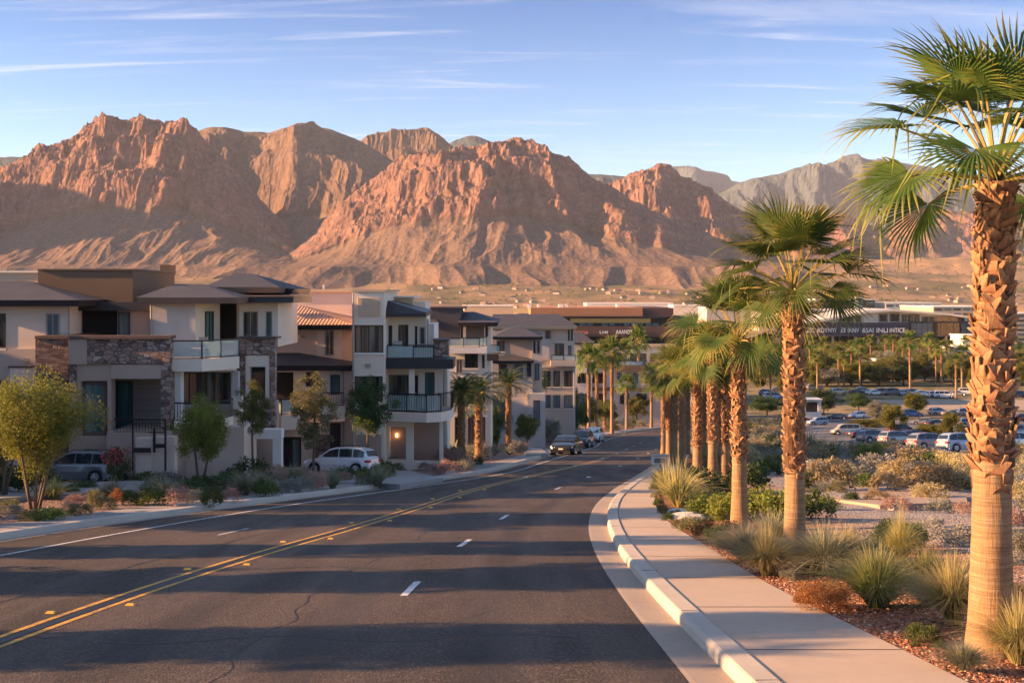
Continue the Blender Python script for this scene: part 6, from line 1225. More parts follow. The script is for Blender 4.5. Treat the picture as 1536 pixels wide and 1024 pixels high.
def make_car(kind, paint, label, group=None):
    """forward is +x, wheels stand on z=0"""
    K = KINDS[kind]; pm = CP[paint]; root = empty('parked_car', (0, 0, 0), 0, label, 'car', group); W0 = K['w']; belt = K['belt']
    # body shell with wheel arches pulled up
    st = []; bx = [b_[0] for b_ in K['body']]; xs = sorted(set(list(np.linspace(bx[0], bx[-1], 41)) + bx)); vs = []
    for x in xs:
        tz = np.interp(x, bx, [b_[1] for b_ in K['body']]); hw = np.interp(x, bx, [b_[2] for b_ in K['body']]); bz = .24 + (.14 if abs(x) > 2.05 else 0)
        ar = 0
        for wx in K['wx']:
            dx = abs(x - wx); R_ = K['wr'] + .07
            if dx < R_: ar = max(ar, K['wr'] + sqrt(R_ * R_ - dx * dx))
        lo = max(bz, ar); mid = max((lo + tz) / 2, lo + .02)
        half = [(0, bz), (hw * .72, bz), (hw * .97, lo), (hw, mid), (hw * .985, tz - .10), (hw * .93, tz - .025), (hw * .6, tz + .015), (0, tz + .03)]
        vs += [(x, y, z) for y, z in half] + [(x, -y, z) for y, z in half[-2:0:-1]]
    n = 14; mb = MB(); fs = []
    for i in range(len(xs) - 1):
        for k in range(n): fs.append((i * n + k, i * n + (k + 1) % n, (i + 1) * n + (k + 1) % n, (i + 1) * n + k))
    fs += [tuple(range(n - 1, -1, -1)), tuple((len(xs) - 1) * n + k for k in range(n))]
    mb.add(vs, fs); mb.build('body', pm, root, smooth=False)
    MB().box(bx[0] + .06, bx[-1] - .06, -W0 * .72, W0 * .72, .2, .42).build('underbody', MAT['trim'], root)
    # cabin
    cx = [c[0] for c in K['cab']]; H = max(c[1] for c in K['cab']); yw = lambda z: W0 * .90 - (z - belt) * .30
    xs2 = sorted(set(list(np.linspace(cx[0], cx[-1], 25)) + cx)); vs = []
    for x in xs2:
        tz = np.interp(x, cx, [c[1] for c in K['cab']]); y1 = yw(tz)
        half = [(yw(belt - .06), belt - .06), (y1 + .005, max(belt - .03, tz - .05)), (y1 - .06, tz), (0, tz + .03)]
        vs += [(x, y, z) for y, z in half] + [(x, -y, z) for y, z in half[-2::-1]]
    n = 7; fs = []
    for i in range(len(xs2) - 1):
        for k in range(n - 1): fs.append((i * n + k, i * n + k + 1, (i + 1) * n + k + 1, (i + 1) * n + k))
    fs += [tuple(range(n - 1, -1, -1)), tuple((len(xs2) - 1) * n + k for k in range(n))]
    MB().add(vs, fs).build('cabin', pm, root)
    tzf = lambda x: float(np.interp(x, cx, [c[1] for c in K['cab']]))
    # side windows: front and rear door and quarter light
    e0, e1 = cx[0] + .22, cx[-1] - .16; cuts = [e0, e0 + (e1 - e0) * .27, e0 + (e1 - e0) * .58, e1]
    for s_ in (-1, 1):
        for a, b_ in zip(cuts[:-1], cuts[1:]):
            a += .035; b_ -= .035; pts = [(x, max(belt + .045, min(tzf(x) - .10, H))) for x in np.linspace(a, b_, 7)]
            ring = [(a, belt + .04), (b_, belt + .04)] + pts[::-1]
            q = [(x, s_ * (yw(z) + .016), z) for x, z in ring] + [(x, s_ * (yw(z) - .02), z) for x, z in ring]; m_ = len(ring)
            f1 = tuple(range(m_)) if s_ < 0 else tuple(range(m_ - 1, -1, -1)); mb = MB(); mb.add(q, [f1] + [(i, (i + 1) % m_, m_ + (i + 1) % m_, m_ + i) for i in range(m_)]); mb.build('side_window', MAT['carglass'], root)
    def pane(xa, za, xb, zb, nm):
        nx_, nz_ = (zb - za), -(xb - xa); L = sqrt(nx_ * nx_ + nz_ * nz_); nx_ /= L; nz_ /= L
        if nz_ < 0: nx_, nz_ = -nx_, -nz_
        q = [(xa + nx_ * o, s_ * (yw(za) - .10), za + nz_ * o) for o in (.02, -.03) for s_ in (-1, 1)] + [(xb + nx_ * o, s_ * (yw(zb) - .10), zb + nz_ * o) for o in (.02, -.03) for s_ in (-1, 1)]
        MB().add(q, [(0, 1, 5, 4), (2, 6, 7, 3), (0, 4, 6, 2), (1, 3, 7, 5), (0, 2, 3, 1), (4, 5, 7, 6)]).build(nm, MAT['carglass'], root)
    c = K['cab']; pane(c[-1][0] - .06, c[-1][1] + .05, c[-2][0] + .02, c[-2][1] - .04, 'windscreen'); pane(c[0][0] + .03, c[0][1] + .05, c[1][0] - .01, c[1][1] - .03, 'rear_window')
    for wx in K['wx']:
        for s_ in (-1, 1):
            y0 = s_ * (W0 - .20); y1 = s_ * (W0 - .01); r = K['wr']; wl_ = MB().tube([(wx, y0, r), (wx, y1 - s_ * .02, r), (wx, y1, r)], [r, r, r * .93], 22).build('wheel', MAT['tyre'], root)
            rm = MB().tube([(wx, y1 - s_ * .01, r), (wx, y1 + s_ * .012, r)], [r * .64, r * .60], 18)
            for k in range(5):
                a = 2 * pi * k / 5; p0 = Vector((wx, y1 + s_ * .02, r)); p1 = p0 + Vector((cos(a), 0, sin(a))) * r * .58; rm.tube([p0, p1], .028, 4)
            rm.build('rim', MAT['rim'], wl_)
            MB().tube([(wx, s_ * (W0 - .30), r), (wx, s_ * (W0 - .055), r)], r + .065, 20).build('wheel_arch', MAT['trim'], root)
    fx, rx = bx[-1], bx[0]; tf = K['body'][-2][1]; tr_ = K['body'][1][1]
    for s_ in (-1, 1):
        MB().add([(fx - .24, s_ * .80, tf - .02), (fx - .02, s_ * .46, tf - .10), (fx + .01, s_ * .46, tf - .22), (fx - .20, s_ * .83, tf - .16), (fx - .34, s_ * .80, tf - .02), (fx - .2, s_ * .46, tf - .10), (fx - .2, s_ * .46, tf - .22), (fx - .34, s_ * .80, tf - .16)],
                 [(0, 1, 2, 3), (7, 6, 5, 4), (0, 4, 5, 1), (1, 5, 6, 2), (2, 6, 7, 3), (3, 7, 4, 0)]).build('headlight', MAT['head'], root)
        zt = tr_ - (.0 if kind == 'sedan' else -.02)
        MB().box(rx - .012, rx + .32, min(s_ * .60, s_ * .905), max(s_ * .60, s_ * .905), zt - .20, zt - .04).build('tail_light', MAT['tail'], root)
        MB().box(c[-2][0] + .35, c[-2][0] + .50, min(s_ * (W0 - .06), s_ * (W0 + .13)), max(s_ * (W0 - .06), s_ * (W0 + .13)), belt + .02, belt + .17).build('mirror', pm, root)
    MB().box(fx - .10, fx + .012, -.42, .42, .44, .60).box(fx - .14, fx - .005, -.66, .66, .26, .36).build('grille', MAT['trim'], root)
    MB().box(rx - .015, rx + .1, -.70, .70, .34, .50).build('rear_bumper', MAT['trim'], root)
    MB().box(fx - .02, fx + .03, -.17, .17, .40, .50).build('number_plate', MAT['plate'], root); MB().box(rx - .025, rx, -.17, .17, .66, .77).build('number_plate', MAT['plate'], root)
    if kind != 'sedan':
        for s_ in (-1, 1): MB().tube([(-1.5, s_ * (yw(H) - .07), H - .02), (-1.3, s_ * (yw(H) - .07), H + .05), (.0, s_ * (yw(H) - .07), H + .06), (.2, s_ * (yw(H) - .07), H + .0)], .018, 5).build('roof_rail', MAT['trim'], root)
    return root
def placecar(o, x, y, hx, hy, s=1.0, z=None, dz=0.0):
    """wheels follow the slope of the ground"""
    a = atan2(hy, hx); z = (Gf(y) if z is None else z) + dz; sl_ = (Gf(y + .5) - Gf(y - .5)); fwd = Vector((cos(a), sin(a), sin(a) * sl_)).normalized(); lft = Vector((-sin(a), cos(a), cos(a) * sl_)).normalized(); up = fwd.cross(lft)
    M = Matrix((fwd, lft, up)).transposed().to_euler(); o.location = (x, y, z); o.rotation_euler = M; o.scale = (s, s, s); return o
def carcopy(kind, paint, label, group='cars in the valley parking lot'):
    key = (kind, paint)
    if key in CARS: return dup(CARS[key], label=label, group=group)
    o = make_car(kind, paint, label, group); CARS[key] = o; return o
placecar(make_car('suv', 'white', 'white compact hatchback standing before the lit porch'), PX(512, 56.5), 56.5, -.95, .30, .80, dz=.14)
placecar(make_car('suv', 'grey', 'dark grey hatchback in the driveway behind the multi-stem tree'), PX(117, 48.2), 48.2, -1, .12, .80, dz=.14)
for k, (kind, pt, px, py, lab) in enumerate([('sedan', 'black', 850, 681, 'black sedan facing the camera, frontmost of three cars at the kerb'), ('suv', 'navy', 873, 671, 'dark blue wagon, middle of three cars at the kerb'), ('suv', 'white', 891, 662.5, 'white wagon, rearmost of three cars at the kerb')]):
    y = depth_of(py); x = PX(px, y); t_ = float(LE(y + 1) - LE(y - 1)) / 2 + .10; placecar(make_car(kind, pt, lab), x, y, -t_, -1, 1.12)
lot = [('suv', 'silver', 1347, 667, 1, .35, 1.0, 'silver wagon at the front of the lot, beside the dark blue one'), ('suv', 'silver', 1396, 674, 1, .28, 1.0, 'silver wagon parked in the middle of the front lot row'), ('suv', 'ltblue', 1446, 677, 1, .25, 1.05, 'pale blue wagon against the edge palm trunk'),
 ('suv', 'maroon', 1354, 652, 1, .3, 1.0, 'maroon wagon behind the front silver one'), ('van', 'beige', 1268, 652, -1, -.1, .92, 'cream van by the yellow hedge'), ('sedan', 'navy', 1296, 657, 1, .3, 1.0, 'dark navy sedan beside the cream van'), ('suv', 'ltblue', 1226, 637, -1, -.25, .9, 'pale blue wagon just past the second street palm'),
 ('sedan', 'navy', 1256, 629, -1, .2, .95, 'dark navy sedan behind that pale blue wagon'), ('suv', 'white', 1286, 627, -1, -.3, .9, 'white wagon before the dark round trees'), ('sedan', 'blue', 1213, 622, 1, .1, .9, 'bright blue sedan before the kiosk'),
 ('suv', 'blue', 1368, 625, 1, .1, 1.0, 'bright blue wagon by the yellow-green bushes'), ('sedan', 'grey', 1386, 637, -1, .4, 1.0, 'grey sedan nosed toward the hedge'), ('suv', 'ltblue', 1408, 622, 1, .2, 1.0, 'pale blue wagon, first of the long back row'), ('sedan', 'silver', 1428, 624, 1, .25, 1.0, 'silver sedan, second of the long back row'),
 ('suv', 'silver', 1448, 623, 1, .2, 1.0, 'silver wagon, third of the long back row'), ('suv', 'grey', 1452, 640, 1, .3, 1.0, 'grey wagon above the pale blue one'), ('sedan', 'black', 1404, 640, 1, .3, 1.0, 'black sedan beyond the yellow bushes'), ('suv', 'grey', 1454, 655, 1, .3, 1.05, 'grey wagon half behind the edge palm trunk'),
 ('suv', 'white', 1524, 676, 1, .25, 1.1, 'white wagon beyond the edge palm trunk'), ('suv', 'silver', 1532, 655, 1, .25, 1.1, 'silver wagon second beyond the edge palm trunk'), ('sedan', 'navy', 1510, 638, 1, .3, 1.0, 'navy sedan seen past the edge palm trunk'), ('suv', 'maroon', 1530, 632, -1, -.1, 1.0, 'maroon wagon at the far frame edge'),
 ('sedan', 'beige', 1514, 662, 1, .3, 1.0, 'beige sedan seen past the edge palm trunk'), ('suv', 'grey', 1312, 664, 1, .35, 1.0, 'dark grey wagon nosed into the navy sedan row'), ('suv', 'navy', 1374, 664, 1, .35, .95, 'navy wagon squeezed between the two silver ones'),
 ('sedan', 'silver', 1430, 636, 1, .25, 1.0, 'silver sedan in the middle lot row'), ('suv', 'maroon', 1420, 650, 1, .3, 1.0, 'maroon wagon beside the small yellow trees')]
for kind, pt, px, py, hx, hy, s_, lab in lot:
    y = depth_of(py, -.03); placecar(carcopy(kind, pt, lab), PX(px, y), y, hx, hy, s_, dz=-.03)
far = [('sedan', 'navy', 1285, 586), ('suv', 'blue', 1295, 585), ('sedan', 'white', 1312, 587), ('suv', 'grey', 1325, 586), ('van', 'grey', 1340, 587), ('sedan', 'ltblue', 1356, 587), ('suv', 'silver', 1370, 587), ('sedan', 'white', 1381, 588), ('suv', 'white', 1402, 590), ('van', 'white', 1416, 591), ('suv', 'silver', 1222, 580), ('sedan', 'grey', 1170, 582), ('suv', 'blue', 1152, 588),
       ('sedan', 'silver', 1436, 588), ('suv', 'white', 1450, 586), ('sedan', 'navy', 1270, 584), ('suv', 'beige', 1258, 586), ('van', 'ltblue', 1160, 593), ('suv', 'navy', 1530, 590), ('sedan', 'white', 1515, 588)]
FN = ['first', 'second', 'third', 'fourth', 'fifth', 'sixth', 'seventh', 'eighth', 'ninth', 'tenth']
seen = {}
for kind, pt, px, py in sorted(far, key=lambda q: q[2]):
    y = 330 + (588 - py) * 3; nm = {'suv': 'wagon', 'sedan': 'sedan', 'van': 'van'}[kind]; cn = {'ltblue': 'pale blue'}.get(pt, pt); k = seen.get((kind, pt), 0); seen[(kind, pt)] = k + 1
    placecar(carcopy(kind, pt, f'distant {cn} {nm} beyond the sandy street, {FN[k]} such from the palm row', 'distant cars beyond the sandy street'), PX(px, y), y, 1, rnd.uniform(-.3, .3), 1.15)
# small blue utility trailer before the silver wagons
tx, ty = PX(1385, 86), 84.5; r = empty('utility_trailer', (tx, ty, Gf(ty) - .03), 0, 'low blue flatbed utility trailer before the silver wagons', 'trailer')
MB().box(-1.3, 1.4, -.6, .6, .50, .60).box(-1.3, 1.4, -.62, -.58, .6, .78).box(-1.3, 1.4, .58, .62, .6, .78).box(-1.32, -1.28, -.6, .6, .6, .95).build('bed', CP['blue'], r)
for s_ in (-1, 1): w = MB().tube([(.2, s_ * .62, .30), (.2, s_ * .78, .30)], .30, 16).build('wheel', MAT['tyre'], r); MB().tube([(.2, s_ * .78, .30), (.2, s_ * .79, .30)], .16, 12).build('rim', MAT['rim'], w)
MB().tube([(-1.3, 0, .5), (-2.1, 0, .45)], .04, 6).tube([(-2.05, 0, 0), (-2.05, 0, .5)], .03, 6).build('drawbar', MAT['black'], r)
# white mailbox at the walk bend
mx_, my_ = XY(990, 712); my_ = my_; r = empty('mailbox', (mx_, my_, bed_height(mx_ + .4, my_)), 0, 'white cluster mailbox on a post under the far palm cluster', 'mailbox')
MB().box(-.04, .04, -.04, .04, 0, .55).build('post', MAT['framel'], r); bx_ = MB().box(-.42, .42, -.16, .16, .55, .98).build('box', MAT['boulder_w'], r); MB().box(-.45, .45, -.20, .18, .98, 1.02).build('lid', MAT['framel'], r); MB().box(-.30, .30, -.175, -.162, .64, .86).build('door', MAT['glass_blue'], r)
# slim posts on the far kerb
for px, d, h, lab in ((937, 178, 6.0, 'slim white utility post on the far kerb'), (867, 150, 5.5, 'grey bent sign post behind the parked cars'), (861, 146, 4.0, 'short dark post next to the bent sign post')):
    z = Gf(d); r = empty('post', (PX(px, d), d, z), 0, lab, 'post'); MB().tube([(0, 0, -.3), (0, 0, h * .7), (.25 if px == 867 else 0, 0, h)], [.09, .07, .05], 8).build('pole', MAT['pale' if px == 937 else 'framel'], r)
    if px != 937: MB().box(-.05 + .2, .45 + .2, -.03, .03, h * .92, h * 1.15).build('sign_plate', MAT['glass_blue'], r)
    else: MB().box(-.14, .14, -.14, .14, h, h + .12).build('cap', MAT['pale'], r)
# curved low retaining kerb of the far bank
MAT['terracotta'] = surf('terracotta_edging', (.36, .20, .13), .85)
# driveways
def patch(name, pts, dz, mat):
    vs = []
    for px, py in pts:
        d = depth_of(py, dz); vs.append((PX(px, d), d, Gf(d) + dz))
    b_ = len(vs); lo = [(x, y, z - .25) for x, y, z in vs]; mb = MB(); mb.add(vs + lo, [tuple(range(b_))[::-1]] + [(i, (i + 1) % b_, b_ + (i + 1) % b_, b_ + i) for i in range(b_)]); return tag(mb.build(name, mat), kind='structure')
patch('driveway', [(-20, 728), (235, 719), (235, 732), (120, 739), (-20, 748)], .26, MAT['drive'])
patch('driveway', [(455, 716), (575, 703), (612, 704), (640, 712), (665, 716), (600, 726), (560, 724), (470, 722)], .19, MAT['drive'])
patch('path', [(682, 690), (716, 690), (735, 697), (690, 699)], .27, MAT['drive']); patch('path', [(778, 668), (812, 672), (822, 680), (790, 681)], .27, MAT['drive'])
patch('path', [(1255, 800), (1536, 775), (1536, 792), (1400, 800), (1262, 812)], .20, MAT['sand_road']); patch('path', [(1240, 735), (1330, 744), (1450, 741), (1450, 752), (1320, 757), (1240, 747)], .22, MAT['sand_road'])
# ---------------------------------------------------------------- office blocks, kiosk, valley buildings
MAT['terra'] = stucco('terracotta_render', (.42, .19, .10)); MAT['terra_d'] = stucco('dark_brown_panel', (.115, .065, .055)); MAT['signband'] = stucco('sign_band', (.085, .07, .085)); MAT['gold'] = stucco('golden_blind', (.62, .42, .17))
MAT['letter'] = surf('white_letters', (.82, .80, .78), .5, bs=0); MAT['letter_r'] = surf('red_letters', (.75, .28, .20), .5, bs=0); MAT['metal_roof'] = surf('pale_metal_roof', (.66, .60, .52), .5, .06, .05, 0)
def text(h, s, px0, px1, pyt, pyb, d, mat, par=None):
    c = bpy.data.curves.new('lettering', 'FONT'); c.body = s; c.size = 1; c.extrude = .05; c.offset = .012; c.materials.append(MAT[mat]); o = bpy.data.objects.new('lettering', c); COL.objects.link(o)
    bpy.context.view_layer.update(); w_, h_ = o.dimensions.x, o.dimensions.y; X0, X1 = PX(px0, d), PX(px1, d); hh = (pyb - pyt) / F * d
    o.scale = ((X1 - X0) / w_, hh / .72, 1); o.rotation_euler = (pi / 2, 0, 0); o.location = (X0 - h.loc[0], d - .12 - h.loc[1], PZ(pyb, d) - h.loc[2])
    me = bpy.data.meshes.new_from_object(o.evaluated_get(bpy.context.evaluated_depsgraph_get())); q = bpy.data.objects.new('lettering', me); COL.objects.link(q); q.parent = par or h.r; q.location = o.location; q.rotation_euler = o.rotation_euler; q.scale = o.scale; bpy.data.objects.remove(o); q.name = 'lettering'; return q
O1 = House('office_building', 950, 290, 'long brown office building with white sign lettering behind the far townhouses', 'office building')
O1.box('parapet', 796, 964, 461.5, 474, 290, 40, 'terra', x2=None); O1.box('parapet', 964, 1010, 461.5, 474, 290.3, 40, 'terra_d')
O1.box('roof_edge', 780, 1012, 474, 476.5, 289, 42, 'fascia'); O1.box('wall', 800, 1040, 476, 489, 291, 38, 'dark'); O1.box('blind_band', 855, 976, 477.5, 484, 290.7, .3, 'gold')
for x in range(858, 1010, 11): O1.win(x, x + 9.5, 484, 489, 290.9, 1, 'glass_blue' if x % 3 else 'glass')
sb = O1.box('sign_band', 800, 1060, 489.3, 505, 289.5, 39, 'terra_d')
text(O1, 'AAANDT', 924, 949, 494.5, 500.5, 289.4, 'letter', sb); text(O1, 'ALIII', 952, 968, 495, 499.5, 289.4, 'letter', sb); text(O1, 'LI4I', 899, 911, 496, 500, 289.4, 'letter', sb); text(O1, 'OCAYCNA', 862, 882, 496, 501, 289.4, 'letter_r', sb)
O1.box('wall', 800, 1060, 505, 516, 291.5, 38, 'dark')
for x in range(890, 1050, 13): O1.win(x, x + 10.5, 505.5, 515, 291.3, 1, 'glass')
O1.box('band', 800, 1060, 515.5, 520, 289.8, 39, 'tanlit'); O1.box('wall', 800, 1060, 520, None, 291, 38, 'cream')
for x in range(900, 1050, 15): O1.win(x, x + 10, 530, 548, 290.9, 2, 'glass_cur'); O1.win(x, x + 10, 562, 578, 290.9, 2, 'glass')
for px, w, d, lab in ((792, 5, 292, ''), (806, 4, 300, ''), (838, 7, 296, ''), (848, 4, 296, ''), (925, 4, 310, '')): O1.box('roof_unit', px, px + w, 456.5, 462, d, 3, 'pale')
O2 = House('office_building', 1300, 560, 'wide office hall with shallow gabled metal roof and long white lettered sign', 'office building')
sb = O2.box('sign_band', 1165, 1364, 484, 504.5, 558, 40, 'signband')
for tx_, a, b_ in (('ZTL', 1210, 1222), ('RDYNY/', 1226, 1254), ('EI', 1260, 1267), ('INNV', 1271, 1288), ('&SAI', 1293, 1310), ('INLI', 1314, 1331), ('INTICE', 1334, 1357)): text(O2, tx_, a, b_, 491.5, 498.5, 557.8, 'letter', sb)
def gable(h, pts, d, dep, mat, nm, par=None):
    n = len(pts); P = [(PX(x, d), PZ(y, d)) for x, y in pts]; vs = [(x, d, z) for x, z in P] + [(x, d + dep, z) for x, z in P]
    mb = MB(); mb.add(vs, [tuple(range(n)), tuple(range(2 * n - 1, n - 1, -1))] + [(i, n + i, n + (i + 1) % n, (i + 1) % n) for i in range(n)]); return h.mk(mb, nm, mat, par)
gable(O2, [(1200, 484), (1450, 484), (1450, 473), (1420, 470), (1340, 466.5), (1300, 468), (1215, 483)], 562, 30, 'pale', 'wall')
gable(O2, [(1200, 485.5), (1215, 482), (1300, 466), (1340, 463.5), (1425, 470), (1452, 474), (1452, 477), (1425, 473), (1340, 466.8), (1300, 469.5), (1215, 485.5)], 556, 45, 'metal_roof', 'roof')
O2.win(1318, 1332, 470, 483.5, 561.8, 1, 'glass', 'framel', fw=.5); O2.win(1334, 1350, 469.5, 483.5, 561.8, 1, 'glass', 'framel', fw=.5); O2.win(1352, 1380, 471, 483.5, 561.8, 3, 'glass_cur', 'framel', fw=.4); O2.win(1382, 1448, 474, 483.5, 561.8, 6, 'glass_cur', 'framel', fw=.4); O2.win(1258, 1292, 473.5, 483.5, 561.8, 3, 'glass_cur', 'framel', fw=.4)
O2.box('wall', 1364, 1470, 482, 505, 560.5, 38, 'char'); O2.win(1366, 1400, 483.5, 504, 560, 4, 'glass_blue', 'frame', fw=.3, mid=True); O2.win(1401, 1440, 483.5, 504, 560, 4, 'glass', 'frame', fw=.3, mid=True); O2.win(1441, 1468, 483.5, 504, 560, 3, 'glass_blue', 'frame', fw=.3, mid=True)
O2.box('wall', 1170, 1470, 504, None, 566, 34, 'dark'); 
for x in range(1180, 1470, 34): O2.box('column', x, x + 3, 504, None, 560, 1, 'tanlit')
def block(px0, px1, top, d, dep, mat, lab, bands=1, name='office_building', cat='building'):
    h = House(name, (px0 + px1) / 2, d, lab, cat); h.box('wall', px0, px1, top, None, d, dep, mat); w_ = (px1 - px0); base = HY + F * (CZ - Gf(d)) / d; h.box('coping', px0 - .4, px1 + .4, top - .8, top + .6, d - .5, dep + 1, 'pale')
    nb = max(1, int((base - top) / 7)) if bands else 0
    for k in range(nb):
        y0 = top + 2.5 + k * (base - top - 2) / nb; m_ = max(1, int(w_ / 14))
        for j in range(m_): a = px0 + w_ * (j + .12) / m_; h.win(a, px0 + w_ * (j + .88) / m_, y0, y0 + min(3.2, (base - top) / nb * .5), d - .1, 3, 'glass_blue' if (j + k) % 2 else 'glass', fw=.2, name='window')
    return h
block(1150, 1212, 449, 900, 60, 'grey', 'grey block with pale glass strip behind the second palm'); block(1225, 1312, 449.5, 1000, 60, 'char', 'dark slate block above the lit flat roofs')
h_ = block(1287, 1294, 446, 985, 12, 'ltb' if 'ltb' in MAT else 'glass_blue', 'small pale blue tower on the dark slate block', 0)
block(1200, 1330, 466, 760, 70, 'tanlit', 'low golden flat roofed hall behind the gabled office', 0); block(1328, 1412, 454.5, 1000, 50, 'cream', 'pale golden two storey block above the gabled office'); block(1400, 1500, 460, 820, 70, 'tanlit', 'long golden hall by the edge palm', 1)
block(1505, 1560, 470, 520, 30, 'tanlit', 'golden block beyond the edge palm', 1); block(1445, 1475, 503, 470, 14, 'pale', 'white box shaped pavilion by the edge palm', 0); block(1424, 1462, 521, 455, 12, 'pale', 'low white flat roofed pavilion', 0)
block(1322, 1388, 541, 420, 14, 'ltbw' if 'ltbw' in MAT else 'pale', 'long low pale shed among the valley trees', 0)
block(880, 1010, 455, 1500, 60, 'pale', 'very long low white warehouse on the plain', 0); block(700, 770, 458.5, 1300, 40, 'tanlit', 'low tan building on the golden plain', 0); block(1060, 1140, 462, 1100, 50, 'grey', 'low grey hall on the golden plain', 0); block(1010, 1060, 458, 1250, 40, 'cream', 'low cream hall on the golden plain', 0)
block(1240, 1330, 458, 1250, 40, 'cream', 'low cream hall above the dark slate block', 0)
# kiosk by the lot
k_ = House('kiosk', 1218, 245, 'small white framed kiosk with dark opening by the lot', 'kiosk'); k_.facade('wall', 1206, 1232, 600, None, 245, .6, 'pale', [(1209, 1227, 603, 618)]); k_.box('wall', 1206, 1232, 601, None, 247.5, .4, 'dark'); k_.box('roof', 1204, 1234, 598.5, 600.5, 244, 5, 'pale')
# town on the plain: little houses
hs = []
MAT['town'] = stucco('town_wall', (.40, .32, .25)); MAT['red_tile'] = surf('red_roof', (.34, .15, .10), .8, bs=0)
def small_house(seed, wall, roof, lab):
    r = empty('house', (0, 0, 0), 0, lab, 'house', 'houses of the town on the plain'); MB().box(-7, 7, -5, 5, -1, 4.4).build('wall', MAT[wall], r)
    vs = [(-7.8, -5.8, 4.4), (7.8, -5.8, 4.4), (7.8, 5.8, 4.4), (-7.8, 5.8, 4.4), (-3, 0, 7), (3, 0, 7)]; MB().add(vs, [(0, 3, 2, 1), (0, 1, 5, 4), (1, 2, 5), (2, 3, 4, 5), (3, 0, 4)]).build('roof', MAT[roof], r); return r
P3_ = [small_house(0, 'town', 'red_tile', 'tiny pale house with red roof in the town on the plain'), small_house(1, 'town', 'slate', 'tiny tan house with dark roof in the town on the plain'), small_house(2, 'town', 'tile', 'tiny cream house with pink tiled roof in the town on the plain')]
rg = random.Random(5); used = [0, 0, 0]; nx_ = 0
for i in range(84):
    px = rg.choice([rg.uniform(640, 760), rg.uniform(760, 960), rg.uniform(860, 1060), rg.uniform(1290, 1530)]); y = rg.uniform(1950, 2600); x = PX(px, y); k = i % 3
    o = P3_[k] if not used[k] else dup(P3_[k]); used[k] = 1; zz = Gf(y) - .03 + float(rise(np.array(x), np.array(y))); s_ = rg.uniform(.6, 1.05); o.location = (x, y, zz); o.rotation_euler = (0, 0, rg.uniform(-.6, .6)); o.scale = (s_, s_, s_ * rg.uniform(.8, 1.2))
# ---------------------------------------------------------------- trees of the valley
vt = {'pine': t3, 'dark': t2, 'sage': t1}
ty_ = make_tree('broadleaf_tree', 'sunlit olive yellow tree at the edge of the lot', 'tree', 8, 6.5, 1.2, 2, LM['yellow'], 10000, .30, 41, clusters=64, tr=.14)
tb_ = make_tree('broadleaf_tree', 'bright green tree rising from the desert bed before the lot', 'tree', 8, 6.5, 1.4, 2, LM['bright'], 10000, .24, 42, clusters=70, tr=.12)
def at_base(src, px, base, top, wpx, lab=None, use=False, group=None, name=None):
    d = depth_of(base) if base > 600 else None
    if d is None: d = 345 + (590 - base) * 3.2 if base > 552 else 30.4 * F / (base - HY)
    H = (base - top) / F * d; W_ = wpx / F * d; sc_ = (W_ / 6.5, W_ / 6.5, H / 8)
    c = src if use else dup(src, rz=px * .37, scale=sc_, label=lab, group=group); c.scale = sc_
    if lab: c['label'] = lab
    c.location = (PX(px, d), d, HZZ(d, base)); return c
def HZZ(d, base): return Gf(d)
at_base(ty_, 1338, 652, 603, 46, 'olive yellow round tree between the parked cars', True); at_base(tb_, 1305, 706, 660, 58, 'bright yellow-green tree in the desert bed before the lot', True)
for src, px, b_, tp, w, lab in [(ty_, 1370, 622, 586, 36, 'yellow tree on the sandy street corner'), (ty_, 1426, 662, 614, 36, 'slender yellow tree by the lot hedge'), (t2, 1378, 620, 592, 26, 'dark tree beside the yellow corner tree'), (t2, 1235, 622, 582, 56, 'dark broad tree behind the kiosk'), (t2, 1288, 616, 588, 40, 'dark round tree in the lot'), (t1, 1312, 636, 600, 34, 'bluish grey tree in the lot'),
    (ty_, 1392, 660, 634, 50, 'yellow hedge tree beside the silver wagons'), (ty_, 1300, 640, 628, 60, 'flat yellow bush strip beside the cream van'), (t2, 1150, 622, 594, 54, 'dark tree between the street palms'), (t2, 1186, 620, 598, 44, 'dark tree just before the second street palm'), (tb_, 1368, 726, 700, 40, 'small bright green tree among the golden brush')]: at_base(src, px, b_, tp, w, lab)
rg = random.Random(9); rows = [(592, 24, 24), (578, 36, 54), (566, 36, 58), (554, 36, 58), (542, 36, 56), (532, 34, 50)]
TL = {0: 'olive green pine', 1: 'dark broadleaf tree', 2: 'sunlit yellow-green tree', 3: 'grey-green tree'}; nnn = 0
for ri, (base, n_, w) in enumerate(rows):
    for i in range(n_ // (1 if ri else 2)):
        px = 1120 + (i + rg.random()) * (470 / (n_ // (1 if ri else 2))); b_ = base + rg.uniform(-5, 5); k = rg.choice([0, 0, 1, 2, 2, 3]) if ri < 4 else rg.choice([0, 0, 1, 2])
        if ri == 0 and 1240 < px < 1430: continue
        tp = b_ - rg.uniform(30, 46) * (.95 if ri < 3 else .62 if ri > 4 else .75); src = (t3, t2, ty_, t1)[k]
        at_base(src, px, b_, tp, w * rg.uniform(.6, 1.05), f'{TL[k]} in the wooded valley between the parking lot and the gabled office', group=f'{TL[k]}s in the valley wood'); nnn += 1
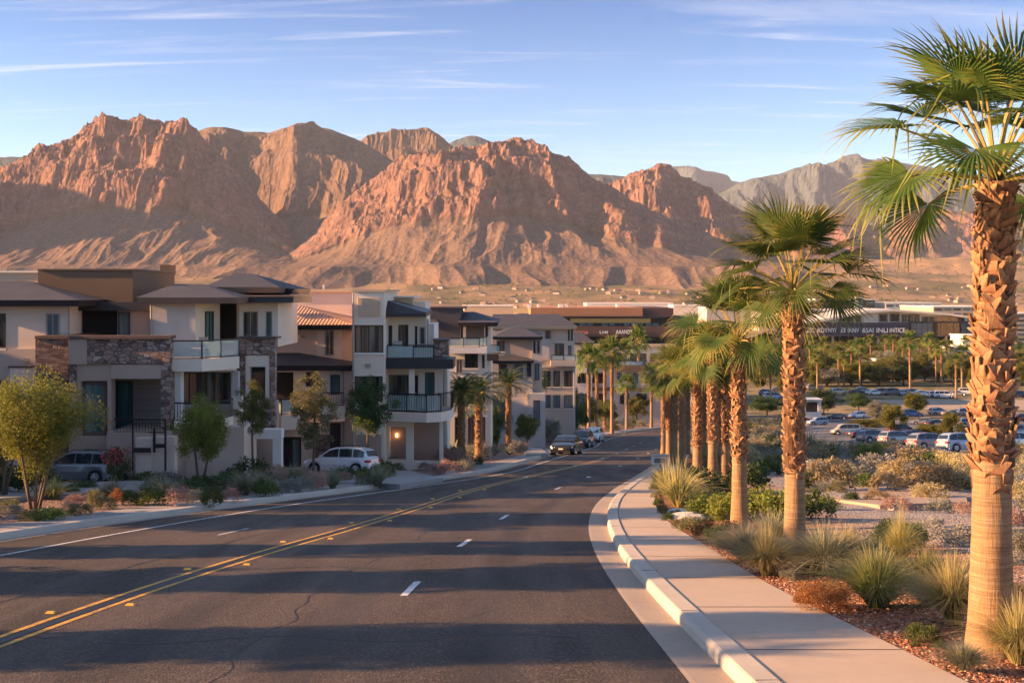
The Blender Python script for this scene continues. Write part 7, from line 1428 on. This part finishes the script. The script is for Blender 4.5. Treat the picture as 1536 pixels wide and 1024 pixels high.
# valley palms
pp = make_fan_palm(8.0, 66, 'slender valley palm', False, 4.6, 1.5, None, .24)
vp = [(1258, 583, 535), (1277, 580, 528), (1290, 583, 526), (1266, 582, 545), (1365, 590, 518), (1404, 580, 532), (1412, 582, 528), (1443, 590, 535), (1340, 560, 515), (1236, 566, 520), (1306, 556, 514), (1328, 552, 512), (1382, 556, 518), (1425, 562, 522), (1150, 566, 524), (1215, 572, 520), (1500, 590, 530), (1520, 584, 522), (1450, 572, 520), (1434, 598, 545), (1394, 566, 515), (1226, 590, 540), (1156, 606, 560), (1354, 570, 524)]
for i, (px, b_, tp) in enumerate(vp):
    d = 345 + (590 - b_) * 3.2 if b_ < 595 else depth_of(b_); H = (b_ - tp) / F * d; k = H / 8.0
    c = pp if i == 0 else dup(pp, rz=i * 1.7); c.scale = (.85 + .3 * k, .85 + .3 * k, k); c.location = (PX(px, d), d, Gf(d))
    c['label'] = 'slender fan palm standing above the valley trees beyond the parking lot'; c['group'] = 'slender palms in the valley wood'
# low hedges of the lot islands
def hedge(px0, px1, base, h, kind, lab):
    d = depth_of(base); X0, X1 = PX(px0, d), PX(px1, d); n_ = int((X1 - X0) * 1.2) + 4; rr = np.random.RandomState(int(px0)); cen = np.stack([X0 + (X1 - X0) * np.linspace(0, 1, n_), d + rr.uniform(-.6, .6, n_), np.full(n_, h * .5), rr.uniform(.4, .6, n_) * h], 1)
    V, f = leaves(cen - np.array([X0, d, 0, 0]), None, n_ * 170, .2, rr); o = mesh_np('hedge', V, f, LM[kind], loc=(X0, d, Gf(d))); tag(o, lab, 'hedge')
hedge(1284, 1330, 640, 1.3, 'yellow', 'low yellow hedge between the cream van and the round tree'); hedge(1378, 1452, 655, 1.8, 'yellow', 'yellow hedge behind the silver wagons'); hedge(1120, 1196, 618, 2.2, 'dark', 'dark hedge between the street palms beyond the bend'); hedge(1240, 1330, 590, 2.0, 'yellow', 'yellow hedge along the sandy street')
# scrub and dark brush of the plain
rr = np.random.RandomState(3); n_ = 2600; Y_ = 650 + 2700 * rr.rand(n_) ** .8; U_ = rr.uniform(-.62, .62, n_); X_ = U_ * Y_; keep = (perlin(X_ / 260, Y_ / 330, 5) > .02) | (Y_ > 2100); X_, Y_ = X_[keep], Y_[keep]; n_ = len(X_)
Z_ = G(Y_) + rise(X_, Y_); sz = rr.uniform(2.0, 5.0, n_); m_ = 26; d_ = rr.normal(size=(n_, m_, 3)); d_ /= np.linalg.norm(d_, axis=2)[..., None]; d_[..., 2] = np.abs(d_[..., 2]) * .7
Pc = np.stack([X_, Y_, Z_], 1)[:, None] + d_ * sz[:, None, None] * rr.uniform(.6, 1, (n_, m_, 1)); u = rr.normal(size=(n_, m_, 3)); w = rr.normal(size=(n_, m_, 3)); q = np.stack([Pc, Pc + u * .9, Pc + u * .9 + w * .9, Pc + w * .9], 2).reshape(-1, 3)
tag(mesh_np('scrub', q, np.arange(len(q)).reshape(-1, 4), LM['pine']), 'dark desert scrub dotted over the plain below the mountains', 'scrub', kind='stuff')
# seed-free lamp posts and light poles of the lot
